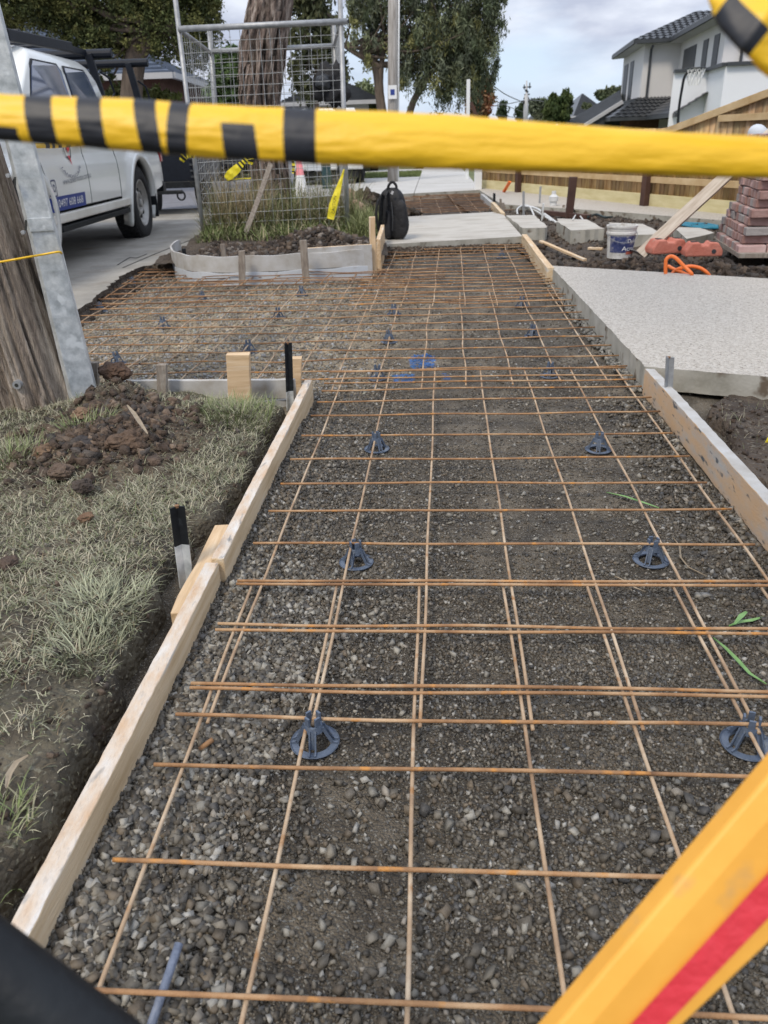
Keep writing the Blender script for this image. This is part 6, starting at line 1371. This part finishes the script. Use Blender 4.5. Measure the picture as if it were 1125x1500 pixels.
# ================================================================== HOUSES
e = empty('two_storey_house', (14, 36, -1), 'two storey rendered house with charcoal tiled roof on the right', 'house')
def poly3(pts, m, name, parent, th=None):
    mb = MB(); A = [Vector(p) for p in pts]
    if th: B = [p+Vector(th) for p in A]; mb.ring([A, B], m)
    else: mb.add(A, [list(range(len(A)))], m)
    return mb.build(name, parent)
u = Vector((math.sin(math.radians(9.)), math.cos(math.radians(9.)), 0)); v = Vector((u.y, -u.x, 0))   # u recedes, v goes right
E2 = G(930, 61, 4.6); E3 = E2+v*1.55; E4 = E3-u*8.35; E5 = E4+v*4.5; E1 = E2+u*8.2
def off(p, a, b, z): q = p+u*a+v*b; return Vector((q.x, q.y, z))
ZW, ZG = 4.53, -1.2
W1, W2 = off(E1, -.5, .55, 0), off(E2, .55, .55, 0); W3 = off(E3, .55, .6, 0); W4 = off(E4, .6, .6, 0); W5 = off(E5, .6, 4., 0)
def wall(a, b, z0, z1, m='render', name='wall', th=.12):
    mb = MB(); A = [Vector((a.x, a.y, z0)), Vector((b.x, b.y, z0)), Vector((b.x, b.y, z1)), Vector((a.x, a.y, z1))]; n_ = (b-a).cross(Vector((0, 0, 1))).normalized(); 
    mb.ring([A, [p-n_*th*(-1 if n_.y < 0 else 1)*(-1) if 0 else p+Vector((.08, .10, 0)) for p in A]], m); return mb.build(name, e)
wall(W1, W2, ZG, ZW); wall(W2, W3, ZG, ZW); wall(W3, W4, ZG, ZW); wall(W4, W5, ZG, ZW)
def eave(pts, m='gutter', h_=.16):
    mb = MB()
    for a, b in zip(pts, pts[1:]): mb.beam(Vector((a.x, a.y, 4.60)), Vector((b.x, b.y, 4.60)), .10, h_, m)
    return mb.build('gutter', e)
eave([E1, E2, E3, E4, E5+v*4])
mb = MB()
for a, b, c_, d_ in ((E1, E2, W2, W1), (E2, E3, W3, W2), (E3, E4, W4, W3), (E4, E5+v*4, W5, W4)): mb.add([Vector((q.x, q.y, 4.50)) for q in (a, b, c_, d_)], [(0, 1, 2, 3)], 'soffit')
mb.build('soffit', e)
# tiled hip roof, tiles as stepped courses
def tiles(a, b, c_, d_, nrow, name='roof', ncol=None):
    """a-b eave line, d-c ridge line"""
    mb = MB(); ncol = ncol or max(4, int((b-a).length/.30)); a, b, c_, d_ = map(Vector, (a, b, c_, d_)); nrm = (b-a).cross(d_-a).normalized()
    if nrm.z < 0: nrm = -nrm
    for r_ in range(nrow):
        t0, t1 = r_/nrow, (r_+1.08)/nrow; p0, p1 = a.lerp(d_, t0), b.lerp(c_, t0); q0, q1 = a.lerp(d_, min(t1, 1)), b.lerp(c_, min(t1, 1)); row = []
        for i in range(ncol*4+1):
            s = i/(ncol*4); w_ = .028*math.sin(2*math.pi*(i/4)); row.append((p0.lerp(p1, s)+nrm*(.055+w_), q0.lerp(q1, s)+nrm*(.012+w_), p0.lerp(p1, s)+nrm*(.0)))
        mb.ring([[x[0], x[1]] for x in row], 'tile', closed=False); mb.ring([[x[2], x[0]] for x in row], 'tile', closed=False)
    return mb.build(name, e, smooth=True)
RZ = 4.66
P2, P1, P3_, P4, P5 = [Vector((q.x, q.y, RZ)) for q in (E2, E1, E3, E4, E5+v*4)]
rid1 = off(E1, -3.2, 3.2, 6.0); rid2 = off(E2, 3.3, 3.3, 6.0); val = off(E3, 3.3, 2.5, 6.0)
tiles(P1, P2, rid2, rid1, 11); tiles(P2, off(E2, 0, 6, RZ), off(E2, 3.3, 9.3, 6.0), rid2, 11); rid4 = off(E4, 3.6, 3.6, 6.35); rid3 = off(E3, 2, 3.6, 6.35)
tiles(P3_, P4, rid4, rid3, 12); tiles(P4, P5, off(E5, 3.6, 4, 6.35), rid4, 12)
mb = MB(); mb.add([P1, rid1, off(E1, 0, 7, 4.66)], [(0, 1, 2)], 'tile'); mb.add([rid1, rid2, val, off(E3, 2, 8, 6.0), off(E1, -3, 8, 6.0)], [(0, 1, 2, 3, 4)], 'tile'); mb.build('roof', e)
def hwin(a, b, s0, s1, z0, z1, out, nm='window', panes=2):
    p, q = a.lerp(b, s0), a.lerp(b, s1); mb = MB(); A = [Vector((p.x, p.y, z0)), Vector((q.x, q.y, z0)), Vector((q.x, q.y, z1)), Vector((p.x, p.y, z1))]
    mb.ring([[x+out*.03 for x in A], [x-out*.03 for x in A]], 'gutter'); w_ = mb.build(nm, e); d_ = (q-p)
    for k in range(panes):
        f0, f1 = (k+.08)/panes, (k+.92)/panes; g0, g1 = p+d_*f0, p+d_*f1; mb = MB(); mb.add([Vector((g0.x, g0.y, z0+.06))+out*.04, Vector((g1.x, g1.y, z0+.06))+out*.04, Vector((g1.x, g1.y, z1-.06))+out*.04, Vector((g0.x, g0.y, z1-.06))+out*.04], [(0, 1, 2, 3)], 'glass'); mb.build('pane', w_)
oL = -v; oF = -u
hwin(W1, W2, .10, .30, 2.3, 4.1, oL, panes=1); hwin(W1, W2, .42, .58, 2.3, 4.1, oL, panes=1)
hwin(W3, W4, .12, .42, 2.2, 4.15, oL, panes=2); hwin(W3, W4, .58, .68, 2.3, 4.15, oL, panes=1); hwin(W3, W4, .80, .90, 2.3, 4.15, oL, panes=1)
hwin(W4, W5, .44, .7, 3.2, 4.0, oF, panes=2)
for (p, a, b, o_) in ((W2, 0, .28, oF), (W4, 0, .62, oF)):
    mb = MB(); c_ = p+v*b+o_*.10; mb.tube([Vector((c_.x, c_.y, 1.9)), Vector((c_.x, c_.y, 4.3)), Vector((c_.x, c_.y, 4.4))+o_*.35], .055, 'gutter', 8); mb.build('downpipe', e)
# lower tiled skirt roof
for (a, b) in ((W1, W2), (W2, W3), (W3, W4)):
    o_ = oL if a in (W1, W3) else oF
    lo = (1.52, 2.35)
    if (a, b) == (W2, W3): A_, B_ = a+oF*1.4+oL*1.4, b+oF*1.4
    elif (a, b) == (W1, W2): A_, B_ = a+oL*1.4, b+oL*1.4+oF*1.4
    else: A_, B_ = a+oL*0+oF*1.4, b+oL*1.4
    if (a, b) == (W3, W4): A_ = a+oL*1.4+oF*1.4
    tiles(Vector((A_.x, A_.y, lo[0])), Vector((B_.x, B_.y, lo[0])), Vector((b.x, b.y, lo[1])), Vector((a.x, a.y, lo[1])), 6, 'lower_roof')
    mb = MB(); mb.beam(Vector((A_.x, A_.y, lo[0]-.06)), Vector((B_.x, B_.y, lo[0]-.06)), .10, .14, 'gutter'); mb.build('gutter', e)
mb = MB(); bw = off(W2, -.2, -.9, 0); mb.box((bw.x+1.2, bw.y, .1), (2.2, .2, 2.6), 'redbrick'); mb.build('brick_pier', e)
# white parapet block
e2 = e
q1 = PT(1064, 94, 30.5); ZP = q1.z; q1 = off(q1, 0, 0, 0); q0 = q1+u*2.6; q2 = q1+v*7; qm = q0-v*1.25
for a, b in ((qm, q0), (q0, q1), (q1, q2)):
    mb = MB(); A = [Vector((a.x, a.y, -1.2)), Vector((b.x, b.y, -1.2)), Vector((b.x, b.y, ZP-.05)), Vector((a.x, a.y, ZP-.05))]; mb.ring([A, [p+Vector((.1, .15, 0)) for p in A]], 'renderw'); mb.build('white_block', e)
    mb = MB(); mb.beam(Vector((a.x, a.y, ZP)), Vector((b.x, b.y, ZP)), .30, .11, 'gutter'); mb.build('parapet_cap', e)
# basketball hoop
e = empty('basketball_hoop', (PT(994, 190, 27).x, 27, -1), 'basketball ring with white net on a curved black pole in front of the house', 'basketball hoop')
mb = MB(); mb.tube(smooth([PT(992, 215, 27), PT(994, 165, 27), PT(999, 130, 27), PT(1003, 112, 27), PT(1009, 105, 27)], 5), .042, 'black', 8); mb.build('pole', e, smooth=True)
cx = PT(1019.5, 100, 27); R_h = .29
mb = MB(); mb.tube([cx+Vector((R_h*math.cos(a), R_h*math.sin(a), 0)) for a in np.linspace(0, 2*math.pi, 25)], .02, 'gutter', 6); mb.tube([cx+Vector((-R_h, 0, 0)), cx+Vector((-R_h, 0, -.10)), cx+Vector((-.1, 0, -.1)), cx+Vector((R_h, 0, 0))], .02, 'gutter', 6); mb.build('ring', e)
mb = MB()
for k in range(12):
    a = 2*math.pi*k/12
    for sg in (1, -1):
        mb.tube([cx+Vector((R_h*(1-.5*t)*math.cos(a+sg*t*.9), R_h*(1-.5*t)*math.sin(a+sg*t*.9), -.46*t)) for t in np.linspace(0, 1, 6)], .009, 'inkwhite', 4)
mb.build('net', e)
# steel roofed shed
e = empty('steel_roof_shed', (PT(870, 190, 47).x, 47, -1), 'low building with a grey ribbed steel roof left of the two storey house', 'shed')
a, b, c_, d_ = PT(824, 183, 50), PT(856, 184, 42), PT(912, 149, 42), PT(908, 133, 50)
mb = MB(); mb.add([a, b, c_, d_], [(0, 1, 2, 3)], 'steelroof'); mb.build('roof', e)
mb = MB(); nrm = (b-a).cross(d_-a).normalized(); nrm = nrm if nrm.z > 0 else -nrm
for k in range(1, 24): t = k/24; mb.beam(a.lerp(b, t)+nrm*.02, d_.lerp(c_, t)+nrm*.02, .07, .06, 'gutter')
mb.build('roof_rib', e)
mb = MB(); mb.beam(b, c_, .12, .16, 'soffit'); mb.build('barge_board', e)
mb = MB(); mb.add([Vector((b.x, b.y+.05, -1)), Vector((c_.x, c_.y+.05, -1)), Vector((c_.x, c_.y+.05, c_.z-.1)), Vector((b.x, b.y+.05, b.z-.1))], [(0, 1, 2, 3)], 'gutter'); mb.build('wall', e)
# blue roofed house, upper left; another roof behind the enclosure
def hiphouse(label, x0, x1, y0, y1, ze, zr, roof, wallm='redbrick', name='house'):
    e = empty(name, ((x0+x1)/2, (y0+y1)/2, 0), label, 'house'); o_ = .5; rx = min((y1-y0)/2, (x1-x0)/2)
    A = [Vector((x0-o_, y0-o_, ze)), Vector((x1+o_, y0-o_, ze)), Vector((x1+o_, y1+o_, ze)), Vector((x0-o_, y1+o_, ze))]; ym = (y0+y1)/2; r0, r1 = Vector((x0+rx-.01, ym, zr)), Vector((x1-rx+.01, ym, zr))
    mb = MB(); mb.add(A+[r0, r1], [(0, 1, 5, 4), (1, 2, 5), (2, 3, 4, 5), (3, 0, 4)], roof); mb.build('roof', e)
    mb = MB()
    for i in range(18):   # tile courses on the two near slopes
        t = i/18; mb.beam(A[0].lerp(r0, t)+Vector((0, 0, .02)), A[1].lerp(r1, t)+Vector((0, 0, .02)), .06, .05, roof); mb.beam(A[1].lerp(r1, t)+Vector((0, 0, .02)), A[2].lerp(r1, t)+Vector((0, 0, .02)), .06, .05, roof)
    mb.build('tile_course', e)
    mb = MB(); mb.box(((x0+x1)/2, ym, ze/2), (x1-x0, y1-y0, ze-.05), wallm); mb.build('wall', e)
    mb = MB()
    for a, b in zip(A, A[1:]+A[:1]): mb.beam(a-Vector((0, 0, .08)), b-Vector((0, 0, .08)), .12, .15, 'soffit')
    mb.build('gutter', e); 
    for k in range(2):
        xx = x0+(x1-x0)*(.3+.4*k); mb = MB(); mb.box((xx, y0-.01, ze*.55), (1.4, .06, 1.1), 'soffit'); w_ = mb.build('window', e); mb = MB(); mb.box((xx, y0-.04, ze*.55), (1.25, .04, .95), 'glass'); mb.build('pane', w_)
    return e
xr = PT(268, 138, 25).x
hiphouse('house with a blue grey tiled roof behind the ute rack', xr-9, xr-.6, 25, 33, 2.85, 4.9, 'blueroof')
x0 = PT(428, 160, 36).x; x1 = PT(540, 160, 36).x
hiphouse('low house with a dark roof seen through the wire enclosure', x0, x1, 36, 44, 2.45, 3.6, 'tile', 'render')
hiphouse('far house with a dark roof behind the pencil pines', PT(845, 180, 80).x, PT(885, 180, 80).x, 80, 88, 2.3, 4.3, 'tile', 'redbrick')
hiphouse('small distant house at the foot of the far power pole', PT(775, 180, 66).x, PT(800, 180, 66).x, 66, 72, 1.3, 2.2, 'steelroof', 'render')

# ================================================================== WORKER BEHIND THE BRICKS
def skinfig(name, verts, edges, radii, m, parent=None, sub=2):
    me = bpy.data.meshes.new(name); me.from_pydata([tuple(v_) for v_ in verts], edges, []); o = bpy.data.objects.new(name, me); COL.objects.link(o)
    sk = o.modifiers.new('s', 'SKIN'); 
    for i, r_ in enumerate(radii): me.skin_vertices[0].data[i].radius = (r_, r_) if not isinstance(r_, tuple) else r_
    me.skin_vertices[0].data[0].use_root = True
    o.modifiers.new('u', 'SUBSURF').levels = sub; o.modifiers['u'].render_levels = sub
    me.materials.append(M[m]); par(o, parent); return o
hd = PT(1111, 197, 7.85); bs = Vector((hd.x+.22, hd.y+.18, .05))
e = empty('person', bs, 'worker in a pale cap and dark clothes crouching behind the brick stack', 'person')
pv = Vector((hd.x+.30, hd.y+.30, .42)); nk = hd+Vector((.07, .06, -.12)); ch_ = nk+Vector((.08, .08, -.16))
vs = [pv, pv.lerp(ch_, .5), ch_, nk, hd+Vector((.02, .01, -.02)), ch_+Vector((-.12, -.10, -.02)), ch_+Vector((-.18, -.22, -.22)), ch_+Vector((-.10, -.34, -.36)), ch_+Vector((.12, .10, -.02)), ch_+Vector((.16, -.06, -.24)), ch_+Vector((.06, -.22, -.36)),
      pv+Vector((-.10, -.06, 0)), pv+Vector((-.20, -.38, .06)), pv+Vector((-.18, -.20, -.34)), pv+Vector((-.20, -.32, -.36)), pv+Vector((.10, .02, 0)), pv+Vector((.06, -.36, .06)), pv+Vector((.06, -.16, -.34)), pv+Vector((.05, -.28, -.36))]
ed = [(0, 1), (1, 2), (2, 3), (3, 4), (2, 5), (5, 6), (6, 7), (2, 8), (8, 9), (9, 10), (0, 11), (11, 12), (12, 13), (13, 14), (0, 15), (15, 16), (16, 17), (17, 18)]
skinfig('body', vs, ed, [.14, .14, .15, .058, .085, .065, .05, .04, .065, .05, .04, .10, .075, .05, .045, .10, .075, .05, .045], 'workwear', e)
import bmesh
def ell(name, c, s, m, R=None, parent=None, cut=None):
    b = bmesh.new(); bmesh.ops.create_icosphere(b, subdivisions=3, radius=1)
    if cut: bmesh.ops.delete(b, geom=[v_ for v_ in b.verts if v_.co.z < cut], context='VERTS')
    for v_ in b.verts: q = Vector((v_.co.x*s[0], v_.co.y*s[1], v_.co.z*s[2])); v_.co = (R @ q if R else q)+Vector(c)
    me = bpy.data.meshes.new(name); b.to_mesh(me); b.free(); me.polygons.foreach_set('use_smooth', [True]*len(me.polygons)); me.materials.append(M[m]); o = bpy.data.objects.new(name, me); COL.objects.link(o); par(o, parent); return o
Rh = Matrix.Rotation(-.9, 3, 'Y') @ Matrix.Rotation(.3, 3, 'X')
ell('head', hd+Vector((.015, 0, -.015)), (.066, .08, .09), 'skin', Rh, e); ell('hair', hd+Vector((.03, .012, -.01)), (.074, .080, .088), 'hair', Rh, e)
ell('ear', hd+Vector((.055, -.078, .0)), (.012, .01, .03), 'skin', Rh, e)
ell('cap', hd+Vector((-.005, 0, -.0)), (.080, .092, .100), 'cap', Rh, e, cut=.0)
ribbon([PT(1118, 664, 2.45), PT(1126, 650, 2.44), PT(1134, 636, 2.44)], [.01, .03, .03], 'yellow2', 'scrap of lemon yellow tape at the right edge below the aggregate slab')

ell('cap_brim', hd+Vector((-.055, -.035, -.062)), (.045, .06, .010), 'cap', Matrix.Rotation(-.9, 3, 'Y'), bpy.data.objects['person'])
# ================================================================== THINGS RIGHT IN FRONT OF THE CAMERA
# rolled caution tape sagging across the view
ZC = .42
ctr = [(-60, 165, 33), (0, 170.5, 33), (60, 175, 34), (140, 180, 36), (220, 186, 38), (290, 191, 39), (380, 196, 39), (460, 200, 39), (560, 204, 40), (680, 209, 39), (800, 216, 36), (900, 221, 33), (1000, 226, 31), (1125, 231, 30), (1200, 234, 30)]
NU, NV = 1300, 72; rings = []; mb = MB()
cxs = np.linspace(-60, 1200, NU)
cy_ = np.interp(cxs, [c[0] for c in ctr], [c[1] for c in ctr]); ch = np.interp(cxs, [c[0] for c in ctr], [c[2] for c in ctr])
ker = np.ones(25)/25; cy_ = np.convolve(np.pad(cy_, 12, 'edge'), ker, 'valid'); ch = np.convolve(np.pad(ch, 12, 'edge'), ker, 'valid')
for i in range(NU):
    c = P3(cxs[i], cy_[i], ZC); r = ch[i]*ZC/FPX; ring = []
    for j in range(NV):
        a = 2*math.pi*j/NV; q = 1+.05*mnoise.noise(Vector((cxs[i]*.006, math.cos(a)*1.5, math.sin(a)*1.5)))+.03*mnoise.noise(Vector((cxs[i]*.02, math.cos(a)*2, math.sin(a)*2)))-.05*max(0, .10-abs(mnoise.noise(Vector((cxs[i]*.003, math.cos(a)*3.2, math.sin(a)*3.2)))))/.10
        ring.append(c+(DN*math.cos(a)*r-FW*math.sin(a)*r*.55)*q)
    rings.append(ring)
mb.ring(rings, 'yellow')
kb = mb.mi('tapeblack')
def isblack(x, v):   # v: -1 top .. 1 bottom on the facing side
    s = v*11
    for a, b in ((44, 84), (120, 156)):
        if a+s*.32 < x < b+s*.36: return True
    if 204+s*.55 < x < 236+s*.45: return True
    if 250-s*.28 < x < 280-s*.28: return True
    if x < 28+v*4 and v > .62: return True
    if 328+(v)*3 < x < 376+v*5 and -.12 < v: return True
    if 417 < x < 464: return True
    return False
for i in range(NU-1):
    for j in range(NV):
        a = 2*math.pi*(j+.5)/NV; v_ = math.cos(a); x = (cxs[i]+cxs[i+1])/2
        if math.sin(a) > -.05 and isblack(x, v_): mb.m[i*NV+j] = kb
        elif math.sin(a) <= -.05 and isblack(x, v_): mb.m[i*NV+j] = kb
o = mb.build('caution_tape', smooth=True); tag(o, 'thick rolled yellow and black caution tape stretched across the whole view', 'caution tape')
# second tape, knotted at the upper right corner
mb = MB(); rings = []
PTS = [(1046, -70, 28, .40), (1062, -30, 40, .395), (1088, 2, 50, .39), (1118, 30, 54, .385), (1150, 58, 56, .39), (1200, 95, 58, .395)]
xs_ = np.linspace(0, 1, 44)
for t in xs_:
    f = lambda k: float(np.interp(t, np.linspace(0, 1, len(PTS)), [p[k] for p in PTS])); x, y, hw, z = f(0), f(1), f(2), f(3); ring = []
    for j in range(20):
        a = 2*math.pi*j/20; u_ = math.cos(a)*hw; px_, py_ = x+u_*.62, y-u_*.78; ring.append(P3(px_, py_, z)+FW*(-math.sin(a)*.006+.002*mnoise.noise(Vector((t*6, a, 2)))))
    rings.append(ring)
mb.ring(rings, 'yellow'); kb = mb.mi('tapeblack')
for i in range(43):
    for j in range(20):
        a = 2*math.pi*(j+.5)/20; c_ = math.cos(a)
        if c_ < -.28 and .30 < i/43 < .66: mb.m[i*20+j] = kb
o = mb.build('caution_tape', smooth=True); tag(o, 'folded end of yellow tape with a black patch, at the upper right corner', 'caution tape')
mb = MB(); mb.ring([[P3(x, y, .40) for x, y in ((1052, 14), (1060, 2), (1078, -6), (1084, 12), (1068, 24), (1058, 27))], [P3(x, y, .405) for x, y in ((1052, 14), (1060, 2), (1078, -6), (1084, 12), (1068, 24), (1058, 27))]], 'yellow'); o2 = mb.build('tape_fold', None, .001); o2.parent = o
# orange barrier beam with a red stripe, lower right
def lin(A, B, t): return (A[0]+(B[0]-A[0])*t, A[1]+(B[1]-A[1])*t)
z0b = .46
L1 = ((1125, 1143), (820, 1503)); L2 = ((1125, 1198), (862, 1503)); L3 = ((1125, 1276), (919, 1503)); L4 = ((1125, 1343), (972, 1503)); L5 = ((1125, 1392), (1008, 1503))
e = empty('barrier_board', P3(1060, 1350, z0b), 'orange yellow plastic barrier board with a red stripe, lower right corner', 'barrier')
prof = [(L1, .020), (L1, .002), (L2, -.001), (L3, .001), (L4, .001), (L5, .003), (L5, .022)]
T_ = np.linspace(-.35, 1.45, 24); rings = []
mb = MB()
for t in T_:
    rings.append([P3(*lin(l[0], l[1], t), z0b)+FW*d for l, d in prof])
mb.ring(rings, 'orange'); mb.build('board', e, .003)
mb = MB(); mb.ring([[P3(*lin(L3[0], L3[1], t), z0b)+FW*-.0012, P3(*lin(L4[0], L4[1], t), z0b)+FW*-.0012] for t in T_], 'red', closed=False); mb.build('reflective_stripe', e)
# black barrier leg, lower left
e = empty('black_barrier', P3(60, 1480, .42), 'blurred black barrier leg with pale scuffs across the lower left corner', 'barrier leg')
mb = MB(); A0_, A1_ = (-140, 1285), (290, 1590)
a_, b_ = P3(-212, 1260, .43), P3(260, 1622, .43); mb.tube([a_+(b_-a_)*t for t in np.linspace(0, 1, 8)], 54*.43/FPX, 'black', 20); mb.build('leg_tube', e, smooth=True)
mb = MB(); mb.ring([[P3(-140, 1360, .47), P3(140, 1600, .47)], [P3(-220, 1480, .45), P3(60, 1720, .45)]], 'soffit', closed=False); mb.build('foot_plate', e)
